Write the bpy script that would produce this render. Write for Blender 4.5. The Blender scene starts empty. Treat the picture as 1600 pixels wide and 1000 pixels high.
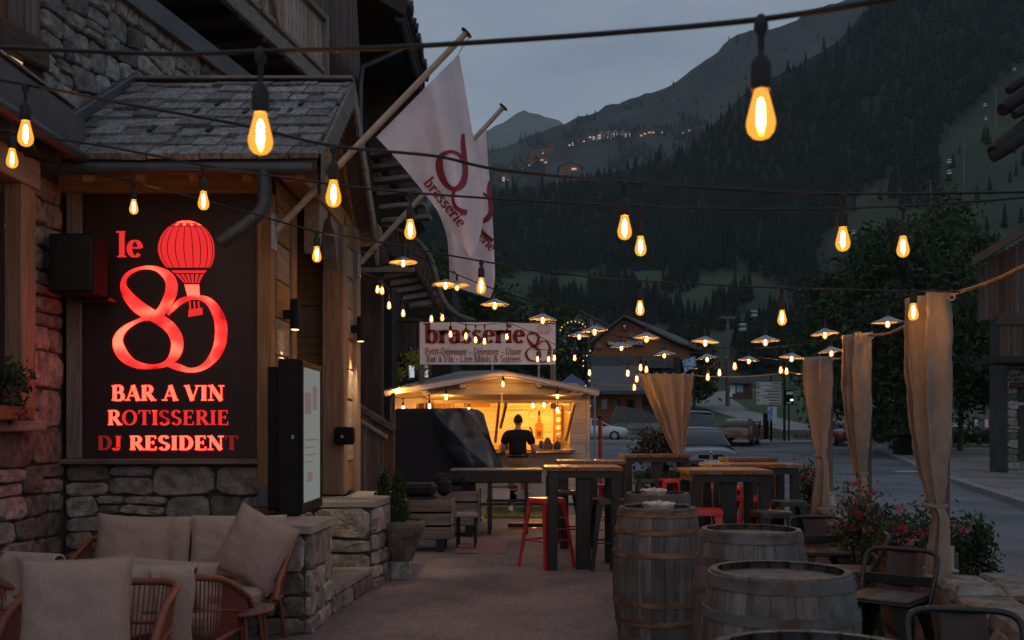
import bpy, math, random
import numpy as np
from mathutils import Vector, Matrix, noise

random.seed(7)
scene = bpy.context.scene
COL = scene.collection
R = math.radians
F = 1556.0            # focal length in photograph pixels
HY = 670.0            # horizon row in the photograph
EYE = 1.5             # camera height in metres

# ------------------------------------------------------------------ camera
cd = bpy.data.cameras.new('camera')
cam = bpy.data.objects.new('camera', cd)
COL.objects.link(cam)
cam.location = (0, 0, EYE)
cam.rotation_euler = (R(90), 0, 0)
cd.sensor_width = 36.0
cd.lens = 36.0 * F / 1600.0
cd.shift_y = (HY - 500.0) / 1600.0
cd.clip_start = 0.05
cd.clip_end = 30000
cd.dof.use_dof = True
cd.dof.focus_distance = 13.0
cd.dof.aperture_fstop = 5.0
scene.camera = cam

# ------------------------------------------------------------------ sky, sun, exposure
SUN_EL, SUN_AZ = R(28), R(192)
world = bpy.data.worlds.new('World')
scene.world = world
world.use_nodes = True
wt = world.node_tree
wt.nodes.clear()
wo = wt.nodes.new('ShaderNodeOutputWorld')
bg = wt.nodes.new('ShaderNodeBackground')
sky = wt.nodes.new('ShaderNodeTexSky')
sky.sky_type = 'NISHITA'
sky.sun_disc = False
sky.sun_elevation = SUN_EL
sky.sun_rotation = SUN_AZ
sky.altitude = 1500
sky.dust_density = 2.0
tc = wt.nodes.new('ShaderNodeTexCoord')
mp = wt.nodes.new('ShaderNodeMapping')
mp.inputs['Scale'].default_value = (1.0, 1.6, 4.2)
mp.inputs['Rotation'].default_value = (0.0, R(24), R(20))
nz = wt.nodes.new('ShaderNodeTexNoise')
nz.inputs['Scale'].default_value = 1.9
nz.inputs['Detail'].default_value = 7
nz.inputs['Roughness'].default_value = 0.55
rp = wt.nodes.new('ShaderNodeValToRGB')
rp.color_ramp.elements[0].position = 0.32
rp.color_ramp.elements[0].color = (1.36, 1.72, 2.22, 1)
rp.color_ramp.elements[1].position = 0.72
rp.color_ramp.elements[1].color = (2.80, 3.14, 3.60, 1)
mx = wt.nodes.new('ShaderNodeMix')
mx.data_type = 'RGBA'
mx.inputs[0].default_value = 0.93      # cloud cover over the clear evening sky
L = wt.links.new
L(tc.outputs['Generated'], mp.inputs['Vector'])
L(mp.outputs['Vector'], nz.inputs['Vector'])
L(nz.outputs['Fac'], rp.inputs['Fac'])
L(sky.outputs['Color'], mx.inputs[6])
L(rp.outputs['Color'], mx.inputs[7])
L(mx.outputs[2], bg.inputs['Color'])
bg.inputs['Strength'].default_value = 0.15
L(bg.outputs['Background'], wo.inputs['Surface'])

sl = bpy.data.lights.new('sun', 'SUN')
sl.energy = 0.11
sl.angle = R(60)
sl.color = (1.0, 0.93, 0.90)
so = bpy.data.objects.new('sun', sl)
COL.objects.link(so)
so.rotation_euler = (R(90) - SUN_EL, 0, R(-12))

scene.view_settings.view_transform = 'Standard'
scene.view_settings.look = 'None'
scene.view_settings.exposure = 0.0
scene.view_settings.gamma = 1.0
scene.view_settings.use_curve_mapping = False
scene.cycles.use_denoising = True
scene.cycles.sample_clamp_indirect = 3.0
scene.cycles.sample_clamp_direct = 0.0
scene.cycles.max_bounces = 6
scene.cycles.diffuse_bounces = 3
scene.cycles.glossy_bounces = 3
scene.cycles.transparent_max_bounces = 16
scene.cycles.volume_bounces = 0
scene.cycles.caustics_reflective = False
scene.cycles.caustics_refractive = False
scene.cycles.use_light_tree = True

# ------------------------------------------------------------------ helpers
def W(px, py, Y):
    """a point of the place measured in the photograph: pixel and distance in metres"""
    return Vector(((px - 800.0) * Y / F, Y, EYE - (py - HY) * Y / F))

def X(px, Y):
    return (px - 800.0) * Y / F

def gz(y):
    """height of the ground at distance y (flat terrace, then rising gently)"""
    if y < 33: return 0.0
    if y < 70: return (y - 33) * 0.022
    return 0.81 + (y - 70) * 0.06

def smooth(a, b, x):
    t = min(1, max(0, (x - a) / (b - a)))
    return t * t * (3 - 2 * t)

def lerp(a, b, t):
    return a + (b - a) * t

def ipl(pts, x):
    """piecewise linear interpolation through (x, y) pairs"""
    if x <= pts[0][0]: return pts[0][1]
    for (a, b), (c, d) in zip(pts, pts[1:]):
        if x <= c: return b + (d - b) * (x - a) / (c - a)
    return pts[-1][1]

def catmull(pts, n=6):
    pts = [Vector(p) for p in pts]
    out = []
    for i in range(len(pts) - 1):
        p0 = pts[max(i - 1, 0)]; p1 = pts[i]; p2 = pts[i + 1]; p3 = pts[min(i + 2, len(pts) - 1)]
        for k in range(n):
            t = k / n
            out.append(0.5 * ((2 * p1) + (p2 - p0) * t + (2 * p0 - 5 * p1 + 4 * p2 - p3) * t * t + (3 * p1 - p0 - 3 * p2 + p3) * t ** 3))
    out.append(pts[-1])
    return out

class MB:
    """collects geometry; build() links it as one mesh object"""
    def __init__(s):
        s.v = []; s.f = []
    def add(s, v, f, M=None):
        b = len(s.v)
        s.v.extend([tuple(M @ Vector(p)) for p in v] if M else [tuple(p) for p in v])
        s.f.extend([tuple(i + b for i in q) for q in f])
        return s
    def box(s, x0, x1, y0, y1, z0, z1, M=None, c=0.0):
        if c <= 0:
            v = [(x0, y0, z0), (x1, y0, z0), (x1, y1, z0), (x0, y1, z0), (x0, y0, z1), (x1, y0, z1), (x1, y1, z1), (x0, y1, z1)]
            f = [(0, 3, 2, 1), (4, 5, 6, 7), (0, 1, 5, 4), (1, 2, 6, 5), (2, 3, 7, 6), (3, 0, 4, 7)]
            return s.add(v, f, M)
        c = min(c, 0.45 * min(abs(x1 - x0), abs(y1 - y0), abs(z1 - z0)))
        v = []; idx = {}
        xs = (x0, x1); ys = (y0, y1); zs = (z0, z1); sg = (1, -1)
        for i in (0, 1):
            for j in (0, 1):
                for k in (0, 1):
                    idx[i, j, k, 0] = len(v); v.append((xs[i], ys[j] + sg[j] * c, zs[k] + sg[k] * c))
                    idx[i, j, k, 1] = len(v); v.append((xs[i] + sg[i] * c, ys[j], zs[k] + sg[k] * c))
                    idx[i, j, k, 2] = len(v); v.append((xs[i] + sg[i] * c, ys[j] + sg[j] * c, zs[k]))
        I = lambda i, j, k, a: idx[i, j, k, a]
        f = []
        for a in (0, 1):
            q = [I(a, 0, 0, 0), I(a, 1, 0, 0), I(a, 1, 1, 0), I(a, 0, 1, 0)]; f.append(tuple(q if a else q[::-1]))
            q = [I(0, a, 0, 1), I(1, a, 0, 1), I(1, a, 1, 1), I(0, a, 1, 1)]; f.append(tuple(q[::-1] if a else q))
            q = [I(0, 0, a, 2), I(1, 0, a, 2), I(1, 1, a, 2), I(0, 1, a, 2)]; f.append(tuple(q if a else q[::-1]))
        for a in (0, 1):
            for b in (0, 1):
                q = [I(a, b, 0, 0), I(a, b, 1, 0), I(a, b, 1, 1), I(a, b, 0, 1)]; f.append(tuple(q if a == b else q[::-1]))
                q = [I(a, 0, b, 2), I(a, 1, b, 2), I(a, 1, b, 0), I(a, 0, b, 0)]; f.append(tuple(q if a == b else q[::-1]))
                q = [I(0, a, b, 1), I(1, a, b, 1), I(1, a, b, 2), I(0, a, b, 2)]; f.append(tuple(q if a == b else q[::-1]))
                for k in (0, 1):
                    q = [I(a, b, k, 0), I(a, b, k, 1), I(a, b, k, 2)]; f.append(tuple(q if (a + b + k) % 2 else q[::-1]))
        return s.add(v, f, M)
    def bar(s, p, q, w, h, c=0.0, roll=None):
        """a beam of section w x h from p to q"""
        p = Vector(p); q = Vector(q); d = q - p; l = d.length; d.normalize()
        up = Vector(roll) if roll else (Vector((0, 0, 1)) if abs(d.z) < 0.95 else Vector((0, 1, 0)))
        sx = d.cross(up).normalized(); uz = sx.cross(d).normalized()
        M = Matrix(((sx.x, d.x, uz.x, p.x), (sx.y, d.y, uz.y, p.y), (sx.z, d.z, uz.z, p.z), (0, 0, 0, 1)))
        return s.box(-w / 2, w / 2, 0, l, -h / 2, h / 2, M, c)
    def tube(s, pts, r, seg=8, caps=True, closed=False):
        pts = [Vector(p) for p in pts]; n = len(pts)
        rr = r if isinstance(r, (list, tuple)) else [r] * n
        t = (pts[1] - pts[0]).normalized()
        u = t.orthogonal().normalized()
        v = []; f = []
        for i, p in enumerate(pts):
            if closed: tn = (pts[(i + 1) % n] - pts[i - 1]).normalized()
            else: tn = (pts[min(i + 1, n - 1)] - pts[max(i - 1, 0)]).normalized()
            u = (u - tn * u.dot(tn))
            u = u.normalized() if u.length > 1e-6 else tn.orthogonal().normalized()
            w = tn.cross(u)
            for k in range(seg):
                a = 2 * math.pi * k / seg
                v.append(p + (u * math.cos(a) + w * math.sin(a)) * rr[i])
        m = n if closed else n - 1
        for i in range(m):
            j = (i + 1) % n
            for k in range(seg):
                k2 = (k + 1) % seg
                f.append((i * seg + k, i * seg + k2, j * seg + k2, j * seg + k))
        if caps and not closed:
            f.append(tuple(range(seg))[::-1]); f.append(tuple((n - 1) * seg + k for k in range(seg)))
        return s.add(v, f)
    def lathe(s, prof, seg=16, M=None, cap0=True, cap1=True):
        v = []; f = []; n = len(prof)
        for r, z in prof:
            for k in range(seg):
                a = 2 * math.pi * k / seg
                v.append((r * math.cos(a), r * math.sin(a), z))
        for i in range(n - 1):
            for k in range(seg):
                k2 = (k + 1) % seg
                f.append((i * seg + k, i * seg + k2, (i + 1) * seg + k2, (i + 1) * seg + k))
        if cap0: f.append(tuple(range(seg))[::-1])
        if cap1: f.append(tuple((n - 1) * seg + k for k in range(seg)))
        return s.add(v, f, M)
    def grid(s, fn, nu, nv, wrap=False):
        v = [fn(i / nu, j / nv) for j in range(nv + 1) for i in range(nu + 1)]
        f = [(j * (nu + 1) + i, j * (nu + 1) + i + 1, (j + 1) * (nu + 1) + i + 1, (j + 1) * (nu + 1) + i) for j in range(nv) for i in range(nu)]
        return s.add(v, f)
    def poly(s, pts, thick=None):
        """a flat polygon, extruded by the vector thick"""
        pts = [Vector(p) for p in pts]; n = len(pts)
        if thick is None: return s.add(pts, [tuple(range(n))])
        t = Vector(thick)
        return s.add(pts + [p + t for p in pts], [tuple(range(n))[::-1], tuple(range(n, 2 * n))] + [(i, (i + 1) % n, n + (i + 1) % n, n + i) for i in range(n)])
    def build(s, name, mat, parent=None, sm=None, off=None, loc=None):
        me = bpy.data.meshes.new(name)
        v = s.v
        if off is not None:
            ox, oy, oz = off
            v = [(a - ox, b - oy, c - oz) for a, b, c in v]
        me.from_pydata(v, [], s.f)
        me.materials.append(mat)
        if sm:
            me.polygons.foreach_set('use_smooth', [True] * len(me.polygons))
            me.set_sharp_from_angle(angle=R(sm))
        return link(name, me, parent, loc)

def link(name, me, parent=None, loc=None):
    o = bpy.data.objects.new(name, me)
    COL.objects.link(o)
    if parent: o.parent = parent
    if loc is not None: o.location = loc
    return o

def mesh(b, name, mat, sm=None):
    me = bpy.data.meshes.new(name)
    me.from_pydata(b.v, [], b.f)
    me.materials.append(mat)
    if sm:
        me.polygons.foreach_set('use_smooth', [True] * len(me.polygons))
        me.set_sharp_from_angle(angle=R(sm))
    return me

def tag(o, label=None, cat=None, group=None, kind=None):
    if label: o['label'] = label
    if cat: o['category'] = cat
    if group: o['group'] = group
    if kind: o['kind'] = kind
    return o

def thing(name, label, cat, loc=(0, 0, 0), rz=0.0, group=None):
    o = bpy.data.objects.new(name, None)
    COL.objects.link(o)
    o.location = loc; o.rotation_euler = (0, 0, rz)
    o.empty_display_size = 0.1
    return tag(o, label, cat, group)

def dup(o, loc=None, rz=None, label=None, parent=None):
    c = o.copy(); COL.objects.link(c); c.parent = parent
    if loc is not None: c.location = loc
    if rz is not None: c.rotation_euler = (0, 0, rz)
    if label: c['label'] = label
    for ch in list(o.children): dup(ch, parent=c)
    return c

# ------------------------------------------------------------------ materials
MATS = {}
def mat(name, col, col2=None, rough=0.75, scale=6.0, stretch=(1, 1, 1), bump=0.0, bscale=None, metal=0.0, rnd=0.0,
        spec=0.4, transl=0.0, emit=None, lo=0.35, hi=0.68, coat=0.0, detail=5.0, gen=False, dist=0.0):
    m = bpy.data.materials.new(name); m.use_nodes = True
    t = m.node_tree; n = t.nodes; l = t.links.new
    b = n['Principled BSDF']
    b.inputs['Roughness'].default_value = rough
    b.inputs['Metallic'].default_value = metal
    b.inputs['Specular IOR Level'].default_value = spec
    if coat: b.inputs['Coat Weight'].default_value = coat; b.inputs['Coat Roughness'].default_value = 0.06
    c1 = (*col, 1); c2 = (*(col2 or tuple(x * 0.7 for x in col)), 1)
    tcn = n.new('ShaderNodeTexCoord'); mpn = n.new('ShaderNodeMapping')
    mpn.inputs['Scale'].default_value = stretch
    l(tcn.outputs['Generated' if gen else 'Object'], mpn.inputs['Vector'])
    vec = mpn.outputs['Vector']
    if rnd:
        oi = n.new('ShaderNodeObjectInfo'); ad = n.new('ShaderNodeVectorMath'); ad.operation = 'ADD'
        sc = n.new('ShaderNodeMath'); sc.operation = 'MULTIPLY'; sc.inputs[1].default_value = 37.0
        l(oi.outputs['Random'], sc.inputs[0]); l(vec, ad.inputs[0]); l(sc.outputs[0], ad.inputs[1]); vec = ad.outputs[0]
    nt = n.new('ShaderNodeTexNoise'); nt.inputs['Scale'].default_value = scale; nt.inputs['Detail'].default_value = detail
    nt.inputs['Roughness'].default_value = 0.6; nt.inputs['Distortion'].default_value = dist
    l(vec, nt.inputs['Vector'])
    cr = n.new('ShaderNodeValToRGB')
    cr.color_ramp.elements[0].position = lo; cr.color_ramp.elements[0].color = c2
    cr.color_ramp.elements[1].position = hi; cr.color_ramp.elements[1].color = c1
    l(nt.outputs['Fac'], cr.inputs['Fac'])
    out = cr.outputs['Color']
    if rnd:
        hs = n.new('ShaderNodeHueSaturation')
        mr = n.new('ShaderNodeMapRange'); mr.inputs[3].default_value = 1 - rnd; mr.inputs[4].default_value = 1 + rnd
        l(oi.outputs['Random'], mr.inputs[0]); l(mr.outputs[0], hs.inputs['Value'])
        wn = n.new('ShaderNodeTexWhiteNoise'); wn.noise_dimensions = '1D'; l(oi.outputs['Random'], wn.inputs['W'])
        mr2 = n.new('ShaderNodeMapRange'); mr2.inputs[3].default_value = 0.45; mr2.inputs[4].default_value = 1.35
        l(wn.outputs['Value'], mr2.inputs[0]); l(mr2.outputs[0], hs.inputs['Saturation'])
        l(out, hs.inputs['Color']); out = hs.outputs['Color']
    l(out, b.inputs['Base Color'])
    if bump:
        nb = n.new('ShaderNodeTexNoise'); nb.inputs['Scale'].default_value = bscale or scale * 3; nb.inputs['Detail'].default_value = 6
        l(vec, nb.inputs['Vector'])
        bp = n.new('ShaderNodeBump'); bp.inputs['Strength'].default_value = bump; bp.inputs['Distance'].default_value = 0.02
        l(nb.outputs['Fac'], bp.inputs['Height']); l(bp.outputs['Normal'], b.inputs['Normal'])
    if emit:
        b.inputs['Emission Color'].default_value = (*emit[:3], 1); b.inputs['Emission Strength'].default_value = emit[3]
    if transl:
        tr = n.new('ShaderNodeBsdfTranslucent'); l(out, tr.inputs['Color'])
        ms = n.new('ShaderNodeMixShader'); ms.inputs[0].default_value = transl
        l(b.outputs[0], ms.inputs[1]); l(tr.outputs[0], ms.inputs[2]); l(ms.outputs[0], n['Material Output'].inputs['Surface'])
    MATS[name] = m
    return m

def emitter(name, col, strength):
    m = bpy.data.materials.new(name); m.use_nodes = True
    n = m.node_tree.nodes; n.clear()
    e = n.new('ShaderNodeEmission'); e.inputs['Color'].default_value = (*col, 1); e.inputs['Strength'].default_value = strength
    o = n.new('ShaderNodeOutputMaterial'); m.node_tree.links.new(e.outputs[0], o.inputs['Surface'])
    MATS[name] = m
    return m

def wood(name, c1, c2, axis='z', rough=0.8, rnd=0.2, bump=0.25, **k):
    st = {'x': (0.06, 1, 1), 'y': (1, 0.06, 1), 'z': (1, 1, 0.06)}[axis]
    return mat(name, c1, c2, rough=rough, scale=28, stretch=st, bump=bump, bscale=45, rnd=rnd, dist=0.6, **k)

STONE = mat('stone', (0.36, 0.31, 0.265), (0.12, 0.11, 0.105), rough=0.9, scale=11, bump=0.9, bscale=30, rnd=0.5)
STONE_G = mat('stone_grey', (0.31, 0.295, 0.275), (0.11, 0.107, 0.10), rough=0.9, scale=10, bump=0.9, bscale=26, rnd=0.5)
STONE_L = mat('stone_pale', (0.25, 0.21, 0.17), (0.085, 0.072, 0.06), rough=0.9, scale=7, bump=0.9, bscale=16, rnd=0.3)
SLAB = mat('stone_slab', (0.32, 0.29, 0.25), (0.2, 0.18, 0.16), rough=0.85, scale=5, bump=0.4, rnd=0.15)
MORTAR = mat('mortar', (0.10, 0.095, 0.09), (0.05, 0.05, 0.05), rough=0.95, scale=30, bump=0.5)
CONC = mat('terrace_paving', (0.32, 0.255, 0.25), (0.12, 0.095, 0.093), rough=0.85, scale=38, bump=0.6, bscale=140, detail=15, lo=0.28, hi=0.74)
ASPH = mat('asphalt', (0.20, 0.205, 0.22), (0.13, 0.135, 0.148), rough=0.8, scale=0.5, bump=0.4, bscale=60, detail=8)
PAVE = mat('pavement_red', (0.30, 0.25, 0.235), (0.20, 0.165, 0.155), rough=0.85, scale=0.8, bump=0.4, bscale=40, detail=8)
KERB = mat('kerb_stone', (0.30, 0.30, 0.29), (0.18, 0.18, 0.18), rough=0.9, scale=4, bump=0.4)
GRASS = mat('grass_ground', (0.055, 0.085, 0.028), (0.028, 0.05, 0.018), rough=0.95, scale=0.25, bump=0.8, bscale=6, detail=9)
PATHM = mat('path_gravel', (0.26, 0.25, 0.235), (0.18, 0.175, 0.17), rough=0.9, scale=0.4, bump=0.3)
ROADW = mat('road_paint', (0.62, 0.61, 0.58), (0.42, 0.41, 0.39), rough=0.8, scale=6)
FLOOR = mat('forest_floor', (0.016, 0.024, 0.013), (0.007, 0.012, 0.008), rough=0.95, scale=0.02, detail=10)
MEADOW = mat('meadow', (0.036, 0.060, 0.022), (0.013, 0.024, 0.012), rough=0.95, scale=0.012, bump=1.0, bscale=0.15, detail=10)
MOUNT = mat('alpine_slope', (0.034, 0.050, 0.036), (0.008, 0.017, 0.014), rough=0.95, scale=0.0045, bump=1.0, bscale=0.03, detail=14, lo=0.38, hi=0.62)
ROCKY = mat('rocky_summit', (0.11, 0.115, 0.10), (0.03, 0.042, 0.032), rough=0.95, scale=0.004, bump=1.0, bscale=0.03, detail=14)
FOREST = mat('conifer_needles', (0.017, 0.026, 0.015), (0.007, 0.012, 0.008), rough=0.95, scale=0.05, spec=0.1, detail=8)
LEAF = mat('leaf_dark', (0.055, 0.085, 0.03), (0.02, 0.036, 0.014), rough=0.75, scale=1.5, transl=0.2, spec=0.3)
LEAF2 = mat('leaf_mid', (0.055, 0.088, 0.03), (0.022, 0.038, 0.014), rough=0.7, scale=5, transl=0.25, spec=0.3)
LEAF_R = mat('leaf_maroon', (0.06, 0.045, 0.03), (0.025, 0.024, 0.016), rough=0.7, scale=4, transl=0.2)
TOPI = mat('topiary_needles', (0.045, 0.085, 0.02), (0.018, 0.036, 0.010), rough=0.85, scale=30, transl=0.1)
BARK = mat('bark', (0.10, 0.08, 0.06), (0.05, 0.04, 0.03), rough=0.95, scale=8, stretch=(1, 1, 0.2), bump=0.8)
PINK = mat('petal_pink', (0.50, 0.17, 0.28), (0.34, 0.07, 0.16), rough=0.6, scale=20, transl=0.3)
MAGENTA = mat('petal_magenta', (0.52, 0.05, 0.14), (0.32, 0.02, 0.08), rough=0.6, scale=20, transl=0.3)
YELLOW = mat('petal_yellow', (0.75, 0.58, 0.10), (0.45, 0.40, 0.07), rough=0.6, scale=12, transl=0.3)
W_WARM_Z = wood('larch_upright', (0.35, 0.20, 0.105), (0.20, 0.105, 0.05), 'z', rnd=0.12)
W_WARM_Y = wood('larch_along', (0.36, 0.23, 0.125), (0.22, 0.13, 0.07), 'y', rnd=0.15)
W_WARM_X = wood('larch_across', (0.33, 0.195, 0.10), (0.19, 0.105, 0.05), 'x', rnd=0.12)
W_GREY_X = wood('weathered_across', (0.27, 0.235, 0.20), (0.15, 0.125, 0.105), 'x', rnd=0.18)
W_BALC = wood('balcony_larch', (0.48, 0.35, 0.27), (0.27, 0.19, 0.14), 'z', rnd=0.25)
W_PALEG = wood('bleached_tread', (0.46, 0.43, 0.40), (0.30, 0.27, 0.25), 'x', rnd=0.1)
W_GREY_Y = wood('weathered_along', (0.27, 0.235, 0.20), (0.15, 0.125, 0.105), 'y', rnd=0.18)
W_GREY_Z = wood('weathered_upright', (0.25, 0.20, 0.165), (0.13, 0.10, 0.08), 'z', rnd=0.2)
W_BRN_Z = wood('brown_boards_upright', (0.15, 0.085, 0.058), (0.07, 0.04, 0.03), 'z', rnd=0.25)
W_BRN_X = wood('brown_boards_across', (0.12, 0.072, 0.047), (0.06, 0.036, 0.026), 'x', rnd=0.2)
W_BRN_Y = wood('brown_boards_along', (0.11, 0.07, 0.05), (0.06, 0.038, 0.028), 'y', rnd=0.2)
W_DARK = mat('dark_timber', (0.05, 0.038, 0.03), (0.025, 0.02, 0.017), rough=0.85, scale=10, bump=0.3, rnd=0.15)
BLACKWOOD = mat('tarred_log', (0.022, 0.02, 0.019), (0.012, 0.011, 0.011), rough=0.8, scale=12, bump=0.4)
W_CHAL = wood('chalet_red_brown', (0.32, 0.11, 0.045), (0.20, 0.07, 0.03), 'z', rnd=0.0)
W_TOP = wood('table_top_oak', (0.19, 0.085, 0.04), (0.10, 0.042, 0.02), 'y', rough=0.42, rnd=0.15, spec=0.5)
W_WHITE = wood('painted_boards', (0.60, 0.545, 0.50), (0.44, 0.39, 0.35), 'x', rough=0.65, rnd=0.08, bump=0.15)
W_PALE = wood('pale_pine_across', (0.60, 0.45, 0.27), (0.46, 0.31, 0.16), 'x', rough=0.6, rnd=0.1, bump=0.1)
SHAKE = wood('roof_shake', (0.29, 0.27, 0.265), (0.10, 0.092, 0.09), 'y', rough=0.9, rnd=0.38, bump=0.5)
SLATE = mat('slate_roof', (0.095, 0.095, 0.105), (0.05, 0.05, 0.056), rough=0.7, scale=0.8, stretch=(1, 6, 6), bump=0.4)
ZINC = mat('zinc_flashing', (0.12, 0.125, 0.135), (0.075, 0.078, 0.085), rough=0.5, metal=0.35, scale=3, bump=0.05)
PIPE = mat('painted_pipe', (0.06, 0.075, 0.08), (0.035, 0.045, 0.048), rough=0.45, scale=6, metal=0.2)
STEEL_K = mat('black_steel', (0.022, 0.022, 0.024), (0.012, 0.012, 0.013), rough=0.42, scale=12, metal=0.2, spec=0.5)
STEEL_R = mat('rusty_plate', (0.06, 0.032, 0.026), (0.03, 0.019, 0.017), rough=0.6, scale=9, metal=0.2)
STEEL_G = mat('galvanised', (0.42, 0.43, 0.44), (0.30, 0.31, 0.32), rough=0.5, scale=10, metal=0.5)
RED = mat('red_enamel', (0.55, 0.022, 0.018), (0.42, 0.014, 0.013), rough=0.35, scale=5, spec=0.5)
BLACK = mat('matt_black', (0.010, 0.0105, 0.012), (0.006, 0.0065, 0.0075), rough=0.7, scale=6, spec=0.2)
RUBBER = mat('cable_rubber', (0.012, 0.012, 0.013), rough=0.6, scale=6)
CLOTH = mat('beige_cushion', (0.40, 0.285, 0.24), (0.32, 0.225, 0.19), rough=0.95, scale=90, bump=0.35, bscale=260, spec=0.1)
CLOTH2 = mat('cream_throw', (0.46, 0.345, 0.285), (0.36, 0.265, 0.215), rough=0.95, scale=60, bump=0.4, bscale=220, spec=0.1)
LINEN = mat('curtain_linen', (0.48, 0.385, 0.31), (0.40, 0.315, 0.25), rough=0.95, scale=30, stretch=(1, 1, 0.3), bump=0.2, bscale=120, transl=0.40, spec=0.1)
RATTAN = mat('terracotta_rope', (0.25, 0.075, 0.048), (0.16, 0.045, 0.03), rough=0.6, scale=60, bump=0.3)
BLKCUSH = mat('charcoal_cushion', (0.012, 0.014, 0.018), (0.008, 0.009, 0.012), rough=0.9, scale=20)
TARP = mat('blue_black_tarpaulin', (0.022, 0.032, 0.045), (0.012, 0.018, 0.027), rough=0.30, scale=3, bump=0.9, bscale=6, spec=0.6)
FLAG = mat('flag_polyester', (0.84, 0.78, 0.84), (0.76, 0.70, 0.76), rough=0.8, scale=8, bump=0.1, bscale=300, transl=0.35, spec=0.1)
BANNER = mat('banner_vinyl', (0.80, 0.75, 0.75), (0.74, 0.68, 0.68), rough=0.6, scale=3)
PRINT = mat('burgundy_print', (0.27, 0.022, 0.035), (0.20, 0.015, 0.024), rough=0.7, scale=25)
POLE = mat('flagpole_wood', (0.46, 0.36, 0.29), (0.34, 0.26, 0.2), rough=0.6, scale=10, stretch=(1, 1, 1))
PANEL = mat('sign_panel_brown', (0.042, 0.024, 0.021), (0.032, 0.018, 0.016), rough=0.55, scale=3)
STAVE = wood('barrel_stave', (0.185, 0.165, 0.15), (0.075, 0.064, 0.057), 'z', rough=0.75, rnd=0.3, bump=0.35)
HOOP = mat('barrel_hoop', (0.11, 0.11, 0.115), (0.075, 0.042, 0.026), rough=0.6, scale=5, metal=0.35, bump=0.2, lo=0.36, hi=0.55)
RUSTY = mat('rusted_hoop', (0.26, 0.15, 0.085), (0.085, 0.038, 0.018), rough=0.7, scale=8, metal=0.15, bump=0.3, stretch=(1, 1, 3))
CANDLE = mat('white_ceramic', (0.50, 0.46, 0.41), (0.36, 0.32, 0.28), rough=0.6, scale=14, bump=0.3)
ENAMEL = mat('grey_enamel', (0.30, 0.31, 0.33), (0.22, 0.23, 0.25), rough=0.35, scale=8, spec=0.5)
SKIN = mat('skin', (0.48, 0.28, 0.20), (0.42, 0.23, 0.16), rough=0.6, scale=10)
HAIR = mat('dark_hair', (0.02, 0.014, 0.01), rough=0.8, scale=60, bump=0.5)
SHIRT = mat('black_polo', (0.012, 0.012, 0.014), rough=0.9, scale=20)
KHAKI = mat('khaki_trousers', (0.26, 0.17, 0.105), (0.2, 0.13, 0.08), rough=0.9, scale=14)
WHITE = mat('white_plastic', (0.72, 0.71, 0.69), (0.64, 0.63, 0.61), rough=0.5, scale=8)
CARP = mat('car_paint_anthracite', (0.085, 0.10, 0.125), (0.078, 0.092, 0.115), rough=0.28, scale=2, metal=0.55, coat=0.8)
CARW = mat('car_paint_white', (0.62, 0.62, 0.62), (0.58, 0.58, 0.58), rough=0.3, scale=2, coat=0.6)
CARB = mat('car_paint_bronze', (0.20, 0.10, 0.055), (0.17, 0.085, 0.046), rough=0.3, scale=2, metal=0.3, coat=0.6)
CARR = mat('car_paint_red', (0.28, 0.02, 0.025), (0.24, 0.018, 0.02), rough=0.3, scale=2, coat=0.6)
GLASSD = mat('dark_glazing', (0.018, 0.022, 0.026), rough=0.06, scale=2, spec=0.7)
CHROME = mat('chrome', (0.40, 0.40, 0.41), rough=0.2, metal=0.9, scale=4)
TYRE = mat('tyre_rubber', (0.018, 0.018, 0.018), rough=0.85, scale=20)
CARPET = mat('pink_mat', (0.30, 0.16, 0.15), (0.22, 0.115, 0.11), rough=0.95, scale=40, bump=0.5)
TURF = mat('green_turf_mat', (0.045, 0.10, 0.03), (0.025, 0.06, 0.02), rough=0.95, scale=60, bump=0.6)
SIGNW = mat('sign_white', (0.60, 0.55, 0.52), (0.56, 0.51, 0.48), rough=0.6, scale=6)
INK = mat('sign_ink', (0.03, 0.028, 0.03), rough=0.7, scale=6)
BLUEP = mat('blue_poster', (0.12, 0.30, 0.50), (0.45, 0.58, 0.68), rough=0.6, scale=4, lo=0.45, hi=0.55)
BLUER = mat('blue_awning', (0.06, 0.085, 0.20), (0.045, 0.065, 0.15), rough=0.7, scale=2)
PLASTER = mat('pale_render', (0.40, 0.37, 0.33), (0.30, 0.28, 0.25), rough=0.9, scale=2, bump=0.2)
FELT = mat('roof_felt', (0.34, 0.33, 0.33), (0.24, 0.235, 0.235), rough=0.8, scale=5, bump=0.3)
CRATEP = mat('flower_trough', (0.16, 0.10, 0.07), (0.09, 0.06, 0.045), rough=0.85, scale=8, bump=0.3)
TERRA = mat('terracotta_box', (0.30, 0.09, 0.04), (0.2, 0.06, 0.03), rough=0.8, scale=8)

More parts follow.
